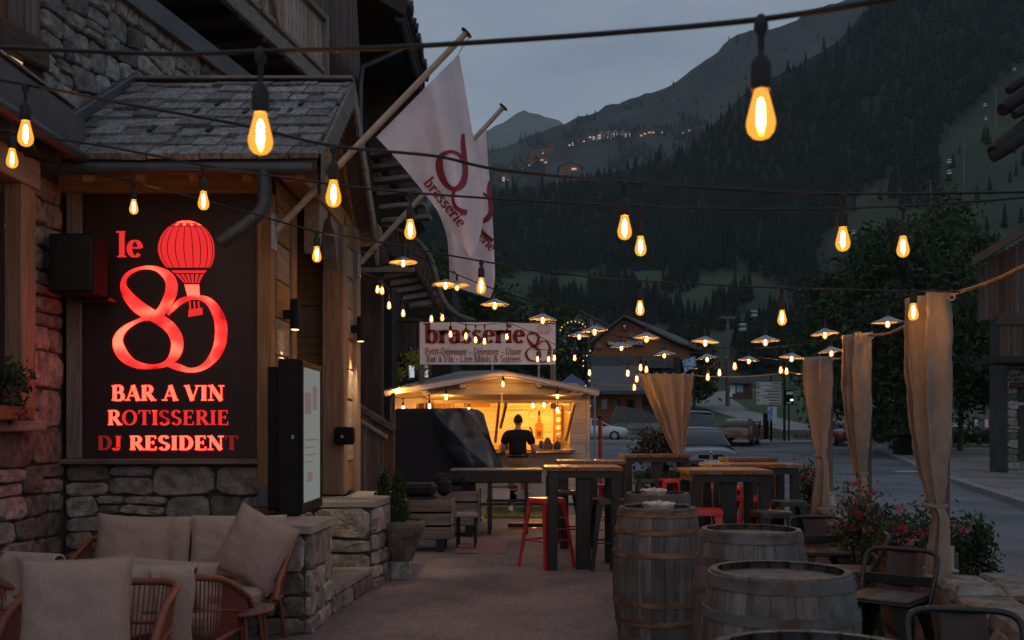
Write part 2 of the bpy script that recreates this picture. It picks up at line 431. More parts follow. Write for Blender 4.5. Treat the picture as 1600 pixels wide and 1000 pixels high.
def stain(m_, scale, lo_, hi_, dark):
    """old stains and worn patches over a surface colour"""
    t = m_.node_tree; n = t.nodes; b = n['Principled BSDF']; l = t.links.new
    src = b.inputs['Base Color'].links[0].from_socket
    c = n.new('ShaderNodeTexCoord'); x = n.new('ShaderNodeTexNoise'); x.inputs['Scale'].default_value = scale; x.inputs['Detail'].default_value = 8; x.inputs['Roughness'].default_value = 0.65
    l(c.outputs['Object'], x.inputs['Vector'])
    r = n.new('ShaderNodeMapRange'); r.inputs[1].default_value = lo_; r.inputs[2].default_value = hi_; r.inputs[3].default_value = dark; r.inputs[4].default_value = 1.0
    l(x.outputs['Fac'], r.inputs[0])
    k = n.new('ShaderNodeVectorMath'); k.operation = 'SCALE'; l(src, k.inputs[0]); l(r.outputs[0], k.inputs['Scale']); l(k.outputs[0], b.inputs['Base Color'])
stain(CONC, 0.9, 0.34, 0.60, 0.55)
stain(ASPH, 0.35, 0.36, 0.62, 0.6)
stain(PAVE, 0.6, 0.36, 0.62, 0.6)
stain(W_WHITE, 1.3, 0.32, 0.58, 0.72)
stain(W_GREY_X, 2.0, 0.36, 0.6, 0.6)
stain(STAVE, 3.0, 0.34, 0.6, 0.55)
stain(LINEN, 1.6, 0.30, 0.56, 0.80)
stain(MORTAR, 2, 0.35, 0.6, 0.6)

FIL = emitter('filament_glow', (1.0, 0.47, 0.12), 420)
FIL_K = emitter('kiosk_bulb_glow', (1.0, 0.50, 0.14), 15000)
FIL_G = emitter('gable_bulb_glow', (1.0, 0.48, 0.13), 2300)
FIL_P = emitter('pendant_filament', (1.0, 0.45, 0.11), 1200)
FIL_A = emitter('filament_glow_dim', (1.0, 0.44, 0.10), 300)
FIL_B = emitter('filament_glow_bright', (1.0, 0.49, 0.13), 540)
LAMPB = emitter('lamp_bulb_glow', (1.0, 0.50, 0.14), 110)
LED = emitter('lamp_lens_glow', (1.0, 0.74, 0.42), 10)
LITWIN = emitter('lit_window', (1.0, 0.72, 0.40), 0.6)
COOLWIN = emitter('lit_window_cool', (0.85, 0.93, 1.0), 0.55)
FAIRY = emitter('fairy_light_glow', (1.0, 0.66, 0.18), 1.2)
TAIL = emitter('car_lamp_glow', (1.0, 0.75, 0.45), 2.0)

def bulb_glass():
    m = bpy.data.materials.new('amber_glass'); m.use_nodes = True
    t = m.node_tree; n = t.nodes; n.clear(); l = t.links.new
    o = n.new('ShaderNodeOutputMaterial')
    tr = n.new('ShaderNodeBsdfTransparent'); tr.inputs['Color'].default_value = (1.0, 0.80, 0.42, 1)
    e = n.new('ShaderNodeEmission'); e.inputs['Color'].default_value = (1.0, 0.40, 0.05, 1); e.inputs['Strength'].default_value = 1.9
    gl = n.new('ShaderNodeBsdfGlossy'); gl.inputs['Roughness'].default_value = 0.08
    m1 = n.new('ShaderNodeMixShader'); m1.inputs[0].default_value = 0.46
    m2 = n.new('ShaderNodeMixShader'); m2.inputs[0].default_value = 0.05
    l(tr.outputs[0], m1.inputs[1]); l(e.outputs[0], m1.inputs[2])
    l(m1.outputs[0], m2.inputs[1]); l(gl.outputs[0], m2.inputs[2]); l(m2.outputs[0], o.inputs['Surface'])
    return m
AMBER = bulb_glass()

def led_red():
    """back-lit red lettering: the lamps behind the cut-outs are unevenly spaced"""
    m = bpy.data.materials.new('backlit_red'); m.use_nodes = True
    t = m.node_tree; n = t.nodes; n.clear(); l = t.links.new
    o = n.new('ShaderNodeOutputMaterial'); e = n.new('ShaderNodeEmission')
    c = n.new('ShaderNodeTexCoord'); x = n.new('ShaderNodeTexNoise'); x.inputs['Scale'].default_value = 3.6; x.inputs['Detail'].default_value = 1.0
    r = n.new('ShaderNodeValToRGB')
    r.color_ramp.elements[0].position = 0.38; r.color_ramp.elements[0].color = (0.50, 0.012, 0.015, 1)
    r.color_ramp.elements[1].position = 0.66; r.color_ramp.elements[1].color = (7.0, 0.30, 0.16, 1)
    k = r.color_ramp.elements.new(0.52); k.color = (3.0, 0.055, 0.045, 1)
    l(c.outputs['Object'], x.inputs['Vector']); l(x.outputs['Fac'], r.inputs['Fac']); l(r.outputs['Color'], e.inputs['Color'])
    e.inputs['Strength'].default_value = 1.15
    l(e.outputs[0], o.inputs['Surface'])
    return m
REDLED = led_red()
RED_HOT = emitter('backlit_red_bright', (6.5, 0.26, 0.15), 1.0)
RED_MID = emitter('backlit_red_medium', (0.85, 0.03, 0.03), 1.0)
RED_DIM = emitter('backlit_red_dim', (0.22, 0.012, 0.014), 1.0)
SCREEN = emitter('menu_screen_glow', (0.55, 0.60, 0.57), 0.30)
SCREENP = emitter('menu_screen_pink', (0.52, 0.34, 0.38), 0.30)
# ================================================================== THE SETTING: terrain
def hill(name, ridge, dr, base_d, base_y, material, k=0.8, nu=150, nv=34, amp=3.0, nsc=0.012, label=None, rough_ridge=2.0):
    """a mountainside: from its ridge line down towards the valley, with a falling back side"""
    def pt(px, t):
        D0 = ipl(dr, px); y0 = ipl(ridge, px); yb = ipl(base_y, px) if isinstance(base_y, list) else base_y
        if t < 0:
            p = W(px, y0, D0); return Vector((p.x * (1 - t * 0.5), p.y * (1 - t * 0.5), p.z * (1 + t * 0.55)))
        D = lerp(D0, base_d, t); y = lerp(y0, yb, t ** k)
        n = noise.fractal(Vector((px * nsc, t * 7, base_d)), 0.8, 2.1, 6)
        y += amp * n * 3 * smooth(0, 0.12, t) * (1 - t) + rough_ridge * noise.fractal(Vector((px * 0.045, 3.3, base_d)), 0.7, 2.2, 5) * (1 - smooth(0, 0.2, t))
        return W(px, y, D)
    b = MB()
    x0, x1 = ridge[0][0], ridge[-1][0]
    rows = [-1.0, -0.45, -0.15] + [(j / nv) ** 1.25 for j in range(nv + 1)]
    n = len(rows) - 1
    v = [pt(lerp(x0, x1, i / nu), t) for t in rows for i in range(nu + 1)]
    f = [(j * (nu + 1) + i, (j + 1) * (nu + 1) + i, (j + 1) * (nu + 1) + i + 1, j * (nu + 1) + i + 1) for j in range(n) for i in range(nu)]
    b.add(v, f)
    o = b.build(name, material, sm=180)
    tag(o, kind='structure', label=label)
    return pt

far_pt = hill('mountain_far', [(100, 420), (500, 330), (640, 285), (700, 250), (745, 215), (765, 200), (800, 181), (825, 174), (850, 180), (880, 196), (930, 235), (1100, 300), (1500, 340), (2200, 380)],
     [(100, 7000), (2200, 7000)], 3800, 330, ROCKY, nu=190, amp=5, nsc=0.03, rough_ridge=9.0, label='distant bare grey-green summit behind the valley')
mid_pt = hill('mountain_mid', [(-900, 60), (0, 250), (500, 330), (640, 300), (700, 268), (760, 238), (830, 212), (880, 193), (950, 166), (1010, 148), (1040, 139), (1080, 110), (1110, 88), (1150, 55), (1175, 48), (1205, 44), (1230, 40), (1260, 18), (1300, 8), (1340, -3), (1420, -40), (1700, -160), (2400, -300)],
     [(-900, 2300), (700, 3000), (900, 2800), (1340, 2600), (2400, 2600)], 1050, 420, MOUNT, nu=320, nv=60, amp=5, nsc=0.02, rough_ridge=5.0, label='high green mountainside with a ridge climbing to the top edge')
near_pt = hill('hill_near', [(-1200, -60), (0, 250), (500, 420), (600, 380), (680, 330), (760, 300), (820, 292), (900, 282), (960, 268), (1060, 245), (1110, 200), (1170, 140), (1250, 100), (1310, 66), (1350, 18), (1400, -20), (1500, -70), (1700, -130), (2600, -250)],
     [(-1200, 700), (500, 800), (760, 980), (1060, 1000), (1350, 950), (1700, 900), (2600, 800)], 235, 613, FLOOR, k=0.72, nu=200, nv=44, amp=3.5, label='steep wooded valley side with open meadow')

def solve(ptf, px, py):
    a, b = 0.0, 1.0
    for _ in range(30):
        m = (a + b) / 2; p = ptf(px, m)
        y = HY - (p.z - EYE) * F / p.y
        if y < py: a = m
        else: b = m
    return ptf(px, (a + b) / 2)

def on_ground(px, py):
    a, b = 5.0, 400.0
    for _ in range(40):
        m = (a + b) / 2
        y = HY - (gz(m) - EYE) * F / m
        if y > py: a = m
        else: b = m
    return Vector((X(px, a), a, gz(a)))

# conifer forest: reads as one dark mass
def conifers(name, ptf, n, x0, x1, hmin, hmax, tiers, sides, keep, label, seed, tmin=0.0, tmax=1.0):
    rg = np.random.default_rng(seed)
    tv = []; tf = []
    for k in range(tiers):
        z0 = 0.10 + 0.80 * k / tiers; z1 = min(1.0, z0 + 1.75 * 0.9 / tiers); r = 0.17 * (1 - 0.83 * k / tiers)
        b0 = len(tv)
        for s in range(sides):
            a = 2 * math.pi * (s + 0.5 * (k % 2)) / sides
            tv.append((r * math.cos(a) * (1 if s % 2 else 0.72), r * math.sin(a) * (1 if s % 2 else 0.72), z0 + (0.0 if s % 2 else 0.05)))
        tv.append((0, 0, z1))
        tf += [(b0 + s, b0 + (s + 1) % sides, b0 + sides) for s in range(sides)]
    tv = np.array(tv); tf = np.array(tf)
    V = []; Fc = []; c = 0; tries = 0
    while c < n and tries < n * 6:
        tries += 1
        px = rg.uniform(x0, x1); t = rg.uniform(tmin, tmax)
        p = ptf(px, t)
        if rg.uniform() > (p.y / ptf(px, 0).y) ** 1.0: continue
        py = HY - (p.z - EYE) * F / p.y
        if not keep(px, py, rg, p): continue
        h = rg.uniform(hmin, hmax); a = rg.uniform(0, 6.28); w = rg.uniform(0.85, 1.35)
        ca, sa = math.cos(a) * w * h, math.sin(a) * w * h
        m = np.empty_like(tv)
        m[:, 0] = tv[:, 0] * ca - tv[:, 1] * sa + p.x
        m[:, 1] = tv[:, 0] * sa + tv[:, 1] * ca + p.y
        m[:, 2] = tv[:, 2] * h + p.z - 0.5
        V.append(m); Fc.append(tf + c * len(tv)); c += 1
    V = np.concatenate(V); Fc = np.concatenate(Fc)
    me = bpy.data.meshes.new(name)
    me.vertices.add(len(V)); me.vertices.foreach_set('co', V.ravel().astype(np.float32))
    me.loops.add(Fc.size); me.loops.foreach_set('vertex_index', Fc.ravel().astype(np.int32))
    me.polygons.add(len(Fc))
    me.polygons.foreach_set('loop_start', np.arange(0, Fc.size, 3, dtype=np.int32))
    me.polygons.foreach_set('loop_total', np.full(len(Fc), 3, dtype=np.int32))
    me.update(calc_edges=True); me.validate()
    me.materials.append(FOREST)
    o = link(name, me)
    tag(o, label, 'forest', kind='stuff')
    return o

def keep_near(px, py, rg, p):
    line = ipl([(1280, 380), (1345, 300), (1420, 258), (1490, 195), (1600, 95), (1900, -40)], px)
    if py > line and px > 1280:
        if 1392 < px < 1466 and 205 < py < 330: return True
        return rg.uniform() < 0.035
    if 590 > py > 425 and px > 640:
        d = noise.noise(Vector((px * 0.013, py * 0.022, 2.0)))
        return d > -0.02
    return py < 590
conifers('forest', near_pt, 15000, -200, 1900, 8, 17, 4, 6, keep_near, 'dark conifer forest covering the steep valley side', 3)
def overlay(name, ptf, mask, x0, x1, nx, ny, lift, m_, label):
    b = MB(); g = {}
    for j in range(ny):
        for i in range(nx):
            q = []
            for (di, dj) in ((0, 0), (1, 0), (1, 1), (0, 1)):
                key = (i + di, j + dj)
                if key not in g:
                    p = ptf(lerp(x0, x1, key[0] / nx), key[1] / ny); g[key] = [p + Vector((0, 0, lift)), None, HY - (p.z - EYE) * F / p.y]
                q.append(key)
            if all(mask(lerp(x0, x1, k[0] / nx), g[k][2]) for k in q):
                for k in q:
                    if g[k][1] is None: g[k][1] = len(b.v); b.v.append(tuple(g[k][0]))
                b.f.append(tuple(g[k][1] for k in q)[::-1])
    tag(b.build(name, m_, sm=180), kind='structure', label=label)
def is_meadow(px, py):
    w = 26 * noise.noise(Vector((px * .02, py * .03, 4)))
    line = ipl([(1280, 380), (1345, 300), (1420, 258), (1490, 195), (1600, 95), (1900, -40)], px)
    if px > 1290 and py > line + w * .6: return True
    d = noise.noise(Vector((px * 0.013, py * 0.022, 2.0)))
    return px > 640 and py > 425 + w and (d < 0.0 or py > 585)
overlay('meadow', near_pt, is_meadow, 640, 2000, 150, 70, 0.6, MEADOW, 'open green meadow on the valley side')
def keep_mid(px, py, rg, p):
    top = ipl([(600, 300), (760, 232), (880, 196), (1000, 158), (1040, 170), (1100, 190), (1200, 215), (1300, 200), (1500, 100)], px)
    if py < top: return rg.uniform() < 0.05
    d = noise.noise(Vector((px * 0.02, py * 0.035, 5.0)))
    return d > 0.03
conifers('forest_high', mid_pt, 5200, 400, 1500, 12, 24, 2, 5, keep_mid, 'scattered distant conifers on the green mountainside', 9, tmax=0.75)

# ================================================================== ground, road, terrace
YS = [-40, 0, 10, 25, 40, 55, 70, 120, 180, 300]
def sheet(name, ys, xl, xr, lift, material, nx=1, kind='structure', label=None):
    b = MB()
    f = lambda q, y: q(y) if callable(q) else q
    v = []
    for y in ys:
        a, c = f(xl, y), f(xr, y)
        for i in range(nx + 1): v.append((lerp(a, c, i / nx), y, gz(y) + lift))
    b.add(v, [(j * (nx + 1) + i, j * (nx + 1) + i + 1, (j + 1) * (nx + 1) + i + 1, (j + 1) * (nx + 1) + i) for j in range(len(ys) - 1) for i in range(nx)])
    return tag(b.build(name, material), kind=kind, label=label)

sheet('ground', [-300, -40, 0, 33, 70, 300], -900, 900, 0.0, GRASS)
sheet('road', [-40, 0, 33, 59], -70, 70, 0.006, ASPH)
wallx = lambda y: 2.86 + 0.184 * (y - 6.5)          # inner line of the terrace edge
sheet('terrace', [-10, 0, 8, 16.2], -8, lambda y: wallx(y) + 0.25, 0.012, CONC, nx=2)
kerbx = lambda y: 9.6 + (y - 18.7) * 0.2865
b = MB(); ys = [0, 8, 18.7, 33, 40, 54]
v = []
for y in ys:
    v += [(kerbx(y), y, gz(y)), (kerbx(y), y, gz(y) + 0.13), (kerbx(y) + 0.22, y, gz(y) + 0.13), (kerbx(y) + 0.22, y, gz(y))]
b.add(v, [(j * 4 + i, (j + 1) * 4 + i, (j + 1) * 4 + i + 1, j * 4 + i + 1) for j in range(len(ys) - 1) for i in range(3)] + [(0, 1, 2, 3), (20, 23, 22, 21)])
tag(b.build('kerb', KERB), kind='structure')
sheet('pavement', [0, 8, 18.7, 33, 40, 54], lambda y: kerbx(y) + 0.22, lambda y: 60, 0.124, PAVE)
sheet('pavement_far', [59.2, 64.5], -70, 70, 0.10, PAVE)
b = MB(); b.box(-70, 70, 59.0, 59.2, gz(59) - 0.1, gz(59) + 0.13)
tag(b.build('kerb_far', KERB), kind='structure')

def ribbon(name, pts, w, lift, material, label=None):
    """a path laid over the ground through pixel points (px, py, width in metres)"""
    c = catmull([on_ground(px, py) for px, py in pts], 8)
    b = MB(); v = []
    for i, p in enumerate(c):
        d = c[min(i + 1, len(c) - 1)] - c[max(i - 1, 0)]
        n = Vector((-d.y, d.x, 0)).normalized() * w / 2
        for q in (p - n, p + n): v.append((q.x, q.y, gz(q.y) + lift))
    b.add(v, [(2 * i, 2 * i + 1, 2 * i + 3, 2 * i + 2) for i in range(len(c) - 1)])
    return tag(b.build(name, material), kind='structure', label=label)
ribbon('path', [(1420, 690), (1330, 682), (1240, 668), (1170, 650), (1110, 634), (1060, 622), (980, 616)], 4.2, 0.05, PATHM, 'pale path curving up the grass bank')
ribbon('path_branch', [(1135, 640), (1120, 618), (1155, 611), (1230, 606)], 5.0, 0.07, PATHM, 'pale side path towards the ticket hut')
ribbon('path_upper', [(1480, 668), (1420, 655), (1340, 650)], 4.0, 0.06, PATHM, 'pale path behind the tree on the grass')
# road markings
for k, (px, py) in enumerate([(1246, 736), (1424, 737)]):
    p = on_ground(px, py); b = MB()
    b.box(p.x - 0.55, p.x + 0.55, p.y - 0.45, p.y + 0.45, p.z + 0.010, p.z + 0.013)
    tag(b.build('road_marking', ROADW), kind='structure')
# zigzag edge marks on the far carriageway
for k in range(5):
    b = MB(); x0 = 14 + k * 3.2
    b.box(x0, x0 + 1.6, 50.0, 50.35, gz(50) + 0.010, gz(50) + 0.02)
    tag(b.build('road_marking', ROADW), kind='structure')

# ================================================================== stone walls
def stones(parent, O, u, Lw, H, ch=(0.12, 0.26), cw=(0.16, 0.45), depth=0.035, m=STONE, skip=None, seed=1, wav=0.02, n=None, slope=0.0, off=(0, 0, 0), joint=0.012):
    """rubble masonry on the plane through O along u (horizontal) and up: every stone an object of its own"""
    rg = random.Random(seed)
    O = Vector(O); u = Vector(u).normalized(); up = Vector((0, 0, 1))
    n = Vector(n) if n else u.cross(up).normalized()
    lines = [0.0]
    while lines[-1] < H - ch[0]: lines.append(lines[-1] + rg.uniform(*ch))
    lines[-1] = H
    def yl(k, x):
        if k in (0, len(lines) - 1): return lines[k]
        return lines[k] + wav * 2.2 * noise.noise(Vector((x * 1.7, k * 3.7, seed))) + slope * 0
    cnt = 0
    off = Vector(off)
    for k in range(len(lines) - 1):
        x = 0.0; xs = [0.0]
        hh = lines[k + 1] - lines[k]
        while xs[-1] < Lw - cw[0]: xs.append(xs[-1] + rg.uniform(*cw) * (0.7 + 0.6 * hh / ch[1]))
        xs[-1] = Lw
        tl = [rg.uniform(-0.035, 0.035) for _ in xs]; tl[0] = tl[-1] = 0
        for i in range(len(xs) - 1):
            cells = [(0.0, 1.0)]
            if hh > 0.18 and rg.random() < 0.22: 
                q = rg.uniform(0.38, 0.62); cells = [(0.0, q), (q, 1.0)]
            for (va, vb) in cells:
                a, c = xs[i], xs[i + 1]
                cx = (a + c) / 2; cy = lerp(lines[k], lines[k + 1], (va + vb) / 2)
                if skip and skip(cx, cy): continue
                def P(s, t):
                    t2 = lerp(va, vb, t)
                    xx = lerp(a + tl[i] * (2 * t2 - 1), c + tl[i + 1] * (2 * t2 - 1), s)
                    return (xx, lerp(yl(k, xx), yl(k + 1, xx), t2))
                ring = [P(0, .18), P(.12, 0), P(.5, 0), P(.88, 0), P(1, .18), P(1, .8), P(.85, 1), P(.5, 1), P(.15, 1), P(0, .8)]
                mx_ = sum(p[0] for p in ring) / 10; my_ = sum(p[1] for p in ring) / 10
                w_ = c - a; h_ = max(0.03, (vb - va) * hh)
                sx = max(0.5, 1 - joint / w_); sy = max(0.5, 1 - joint / h_)
                d = depth * rg.uniform(0.55, 1.35)
                ring = [(mx_ + (x_ - mx_) * sx + rg.uniform(-.006, .006), my_ + (y_ - my_) * sy + rg.uniform(-.006, .006)) for x_, y_ in ring]
                v = []
                for x_, y_ in ring: v.append((x_, y_, -0.02))
                for x_, y_ in ring: v.append((x_, y_, d * 0.5))
                bx_ = max(0.4, 1 - 0.026 / w_); by_ = max(0.4, 1 - 0.026 / h_)
                for x_, y_ in ring: v.append((mx_ + (x_ - mx_) * bx_, my_ + (y_ - my_) * by_, d * rg.uniform(0.72, 1.15)))
                v.append((mx_ + w_ * rg.uniform(-.2, .2), my_ + h_ * rg.uniform(-.2, .2), d * rg.uniform(0.85, 1.2)))
                f = []
                for r_ in (0, 1): f += [(r_ * 10 + q, r_ * 10 + (q + 1) % 10, r_ * 10 + 10 + (q + 1) % 10, r_ * 10 + 10 + q) for q in range(10)]
                f += [(20 + q, 20 + (q + 1) % 10, 30) for q in range(10)]
                b = MB()
                base = O + u * mx_ + up * my_
                b.add([u * (p[0] - mx_) + up * (p[1] - my_) + n * p[2] for p in v], f)
                b.build('stone', m, parent, loc=base - off)
                cnt += 1
    return cnt

# ---------------------------------------------------------------- brasserie building (stone facade on the far side of the lounge)
bb = thing('brasserie_building', 'stone walled brasserie building with dark eaves board and wooden window', 'building', (-4.0, 6.5, 0))
OB = Vector((-4.0, 6.5, 0))
b = MB(); b.box(-4.3, -3.84, 2.5, 9.4, 0, 3.62)
wl = b.build('wall', MORTAR, bb, off=OB)
# window opening in the facade between y 5.9 and 7.62
stones(wl, (-3.84, 2.6, 0), (0, 1, 0), 5.84, 3.55, (0.16, 0.34), (0.22, 0.55), 0.04, STONE, skip=lambda x, y: 3.15 < x < 5.12 and 1.5 < y < 3.3, seed=4, n=(1, 0, 0), off=OB)
# window casing of pale larch
wn = MB(); wn.box(-3.86, -3.83, 5.85, 7.60, 1.62, 3.28); wn = wn.build('window', GLASSD, bb, off=OB)
for (y0, y1, z0, z1) in [(7.52, 7.74, 1.56, 3.36), (5.75, 5.95, 1.56, 3.36)]:
    b = MB(); b.box(-3.84, -3.70, y0, y1, z0, z1, c=0.008); b.build('casing', W_WARM_Z, wn, off=OB)
b = MB(); b.box(-3.84, -3.68, 5.7, 7.78, 3.36, 3.58, c=0.01); b.build('lintel', W_WARM_Y, wn, off=OB)
b = MB(); b.box(-3.84, -3.64, 5.7, 7.80, 1.48, 1.56, c=0.01); b.build('sill', W_GREY_Y, wn, off=OB)
for y in (6.55, 7.15):
    b = MB(); b.box(-3.83, -3.78, y - 0.03, y + 0.03, 1.56, 3.36, c=0.006); b.build('mullion', W_WARM_Z, wn, off=OB)
# eaves fascia board, gutter and rafter feet
b = MB(); b.box(-3.56, -3.49, 3.0, 8.16, 3.70, 4.02, c=0.006); b.build('fascia', ZINC, bb, off=OB)
b = MB(); b.tube([(-3.43, 3.0, 3.66), (-3.43, 8.2, 3.66)], 0.055, 10); b.build('gutter', PIPE, bb, sm=40, off=OB)
b = MB(); b.poly([(-4.6, 3.0, 4.06), (-3.56, 3.0, 3.70), (-3.56, 8.2, 3.70), (-4.6, 8.2, 4.06)], (0, 0, 0.05)); b.build('soffit', W_DARK, bb, off=OB)
for y in [3.4 + 0.75 * k for k in range(7)]:
    b = MB(); b.bar((-4.1, y, 3.72), (-3.58, y, 3.62), 0.10, 0.14, 0.008); b.build('rafter', W_BRN_X, bb, off=OB)
# roof plane above the fascia: tiles
rt = MB(); rt.poly([(-4.9, 3.0, 4.42), (-3.52, 3.0, 4.03), (-3.52, 7.95, 4.03), (-4.9, 7.95, 4.42)], (0, 0, 0.03)); rt = rt.build('roof', ZINC, bb, off=OB)
for r_ in range(4):
    y = 5.0
    while y < 7.9:
        w_ = random.uniform(0.16, 0.26); x0 = -3.50 - r_ * 0.26
        z0 = 4.06 + r_ * 0.075
        b = MB(); b.poly([(x0, y, z0 + 0.02), (x0, y + w_ - 0.01, z0 + 0.02), (x0 - 0.36, y + w_ - 0.01, z0 + 0.12), (x0 - 0.36, y, z0 + 0.12)], (0, 0, 0.022))
        b.build('shingle', SHAKE, rt, off=OB); y += w_

# ---------------------------------------------------------------- upper storey: turned a little, its stone wall and the slanting roof edge
U = Vector((0.18, 0.984, 0)).normalized()
ub = thing('upper_storey', 'upper storey of rubble stone with a long slanting zinc roof edge', 'building', (-3.95, 8.3, 3.5))
UO = Vector((-3.95, 8.3, 3.5)); A0 = Vector((-3.95, 8.3, 0))
NU = Vector((0.984, -0.18, 0))
b = MB(); p, q = A0 - NU * 0.02, A0 + U * 7.4 - NU * 0.02
b.poly([p + Vector((0, 0, 3.3)), q + Vector((0, 0, 3.3)), q + Vector((0, 0, 5.62)), p + Vector((0, 0, 5.62))], -NU * 0.4)
wl = b.build('wall', MORTAR, ub, off=UO)
stones(wl, A0 + Vector((0, 0, 3.5)), U, 5.2, 2.1, (0.15, 0.32), (0.13, 0.34), 0.045, STONE_G, seed=11, n=NU, off=UO, wav=0.05)
b = MB(); s_ = A0 + U * -1.2 + NU * 0.10 + Vector((0, 0, 5.62)); e_ = A0 + U * 8.2 + NU * 0.10 + Vector((0, 0, 5.70))
b.bar(s_, e_, 0.06, 0.22, 0.006); b.build('roof_edge', ZINC, ub, off=UO)
b = MB(); b.poly([s_ + Vector((0, 0, .02)), e_ + Vector((0, 0, .02)), e_ - NU * 0.8 + Vector((0, 0, .12)), s_ - NU * 0.8 + Vector((0, 0, .12))], (0, 0, 0.06)); b.build('soffit', W_DARK, ub, off=UO)
# timber clad bay at the near end of the upper storey
for k in range(9):
    o_ = A0 - U * (0.02 + 0.21 * k) + NU * 0.02
    b = MB(); b.bar(o_ - U * 0.1 + Vector((0, 0, 4.72)), o_ - U * 0.1 + Vector((0, 0, 6.6)), 0.19, 0.05, 0.008, roll=NU); b.build('board', W_BRN_Z, ub, off=UO)
b = MB(); b.bar(A0 - U * 2.2 + NU * 0.06 + Vector((0, 0, 4.58)), A0 - U * 0.0 + NU * 0.06 + Vector((0, 0, 4.58)), 0.12, 0.24, 0.02); b.build('beam', W_BRN_Y, ub, off=UO)
b = MB(); b.bar(A0 - U * 2.2 + NU * 0.03 + Vector((0, 0, 4.28)), A0 + NU * 0.03 + Vector((0, 0, 4.28)), 0.05, 0.36, 0.01); b.build('dark_band', W_DARK, ub, off=UO)
b = MB(); w0 = A0 - U * 0.46 + NU * 0.07 + Vector((0, 0, 4.36)); b.bar(w0, w0 + U * 0.16, 0.02, 0.16); b.build('lit_pane', LITWIN, ub, off=UO)

# ---------------------------------------------------------------- chalet behind: balcony, boarded wall, big eaves
ch = thing('timber_chalet', 'dark timber chalet with carved balcony and deep eaves above the porch', 'building', (-4.2, 17, 0))
CO = Vector((-4.2, 17, 0))
B0 = Vector((-3.78, 11.8, 0)); 
def bp(s, out, z): return B0 + U * s + NU * out + Vector((0, 0, z))
LB = 4.25
b = MB(); b.poly([bp(0, 0, 6.98), bp(LB, 0, 6.98), bp(LB, -2.2, 6.98), bp(0, -2.2, 6.98)], (0, 0, 0.10)); bal = b.build('balcony', W_DARK, ch, off=CO)
b = MB(); b.bar(bp(-.2, 0.02, 6.98), bp(LB, 0.02, 6.98), 0.10, 0.22, 0.015); b.build('edge_beam', W_GREY_Y, bal, off=CO)
b = MB(); b.bar(bp(-.2, 0.02, 7.22), bp(LB, 0.02, 7.22), 0.07, 0.08, 0.01); b.build('lower_rail', W_GREY_Y, bal, off=CO)
b = MB(); b.bar(bp(-.2, 0.02, 8.06), bp(LB, 0.02, 8.06), 0.12, 0.10, 0.01); b.build('handrail', W_GREY_Y, bal, off=CO)
nb_ = 30
for k in range(nb_):
    s = LB * (k + 0.5) / nb_; w_ = LB / nb_
    b = MB()
    # board with a cut-out waist: a shaped profile
    pr = [(-.47, 7.1), (.47, 7.1), (.47, 7.35), (.30, 7.45), (.47, 7.55), (.47, 7.75), (.36, 7.82), (.47, 7.9), (.47, 8.03), (-.47, 8.03), (-.47, 7.9), (-.36, 7.82), (-.47, 7.75), (-.47, 7.55), (-.30, 7.45), (-.47, 7.35)]
    b.poly([bp(s + w_ * a, 0.0, z) for a, z in pr], -NU * 0.03); b.build('baluster_board', W_BALC, bal, off=CO)
b = MB(); b.bar(bp(LB - 0.04, 0.03, 6.9), bp(LB - 0.04, 0.03, 8.1), 0.12, 0.12, 0.01); b.build('newel', W_GREY_Z, bal, off=CO)
for a, z0, z1 in [(1.9, 7.2, 7.62), (1.9, 8.0, 7.62)]:
    b = MB(); b.bar(bp(a - .12, .05, z0), bp(a + .12, .05, z1), 0.05, 0.05); b.build('diamond_trim', W_GREY_Z, bal, off=CO)
    b = MB(); b.bar(bp(a + .42, .05, z0), bp(a + .18, .05, z1), 0.05, 0.05); b.build('diamond_trim', W_GREY_Z, bal, off=CO)
# balcony joists below
for k in range(6):
    b = MB(); b.bar(bp(0.4 + k * 0.75, -2.1, 6.88), bp(0.4 + k * 0.75, 0.05, 6.88), 0.10, 0.16, 0.01); b.build('joist', W_DARK, bal, off=CO)
# house wall behind (runs back along the street)
wx = -3.9
b = MB(); b.box(wx - 2.5, wx - 0.04, 16.2, 29, 0, 14.2); wl = b.build('wall', W_DARK, ch, off=CO)
yy = 16.25
while yy < 23.6:
    w_ = random.uniform(0.17, 0.23)
    b = MB(); b.box(wx - 0.03, wx + random.uniform(0, 0.012), yy, yy + w_ - 0.012, 5.4, 14.1); b.build('plank', W_BRN_Z, wl, off=CO); yy += w_
yy = 23.6
while yy < 28.8:
    w_ = random.uniform(0.24, 0.34)
    b = MB(); b.box(wx - 0.03, wx + random.uniform(0, 0.012), yy, yy + w_ - 0.014, 3.2, 14.1); b.build('plank', W_BRN_Z, wl, off=CO); yy += w_
b = MB(); b.box(wx - 0.03, wx + 0.10, 15.9, 29, 5.1, 5.4, c=0.02); b.build('sill_beam', W_BRN_Y, wl, off=CO)
# end wall facing the street side (seen between planks and eaves)
b = MB(); b.box(-6.4, wx - 0.05, 16.0, 16.2, 5.0, 10.6); b.build('end_wall', W_BRN_X, wl, off=CO)
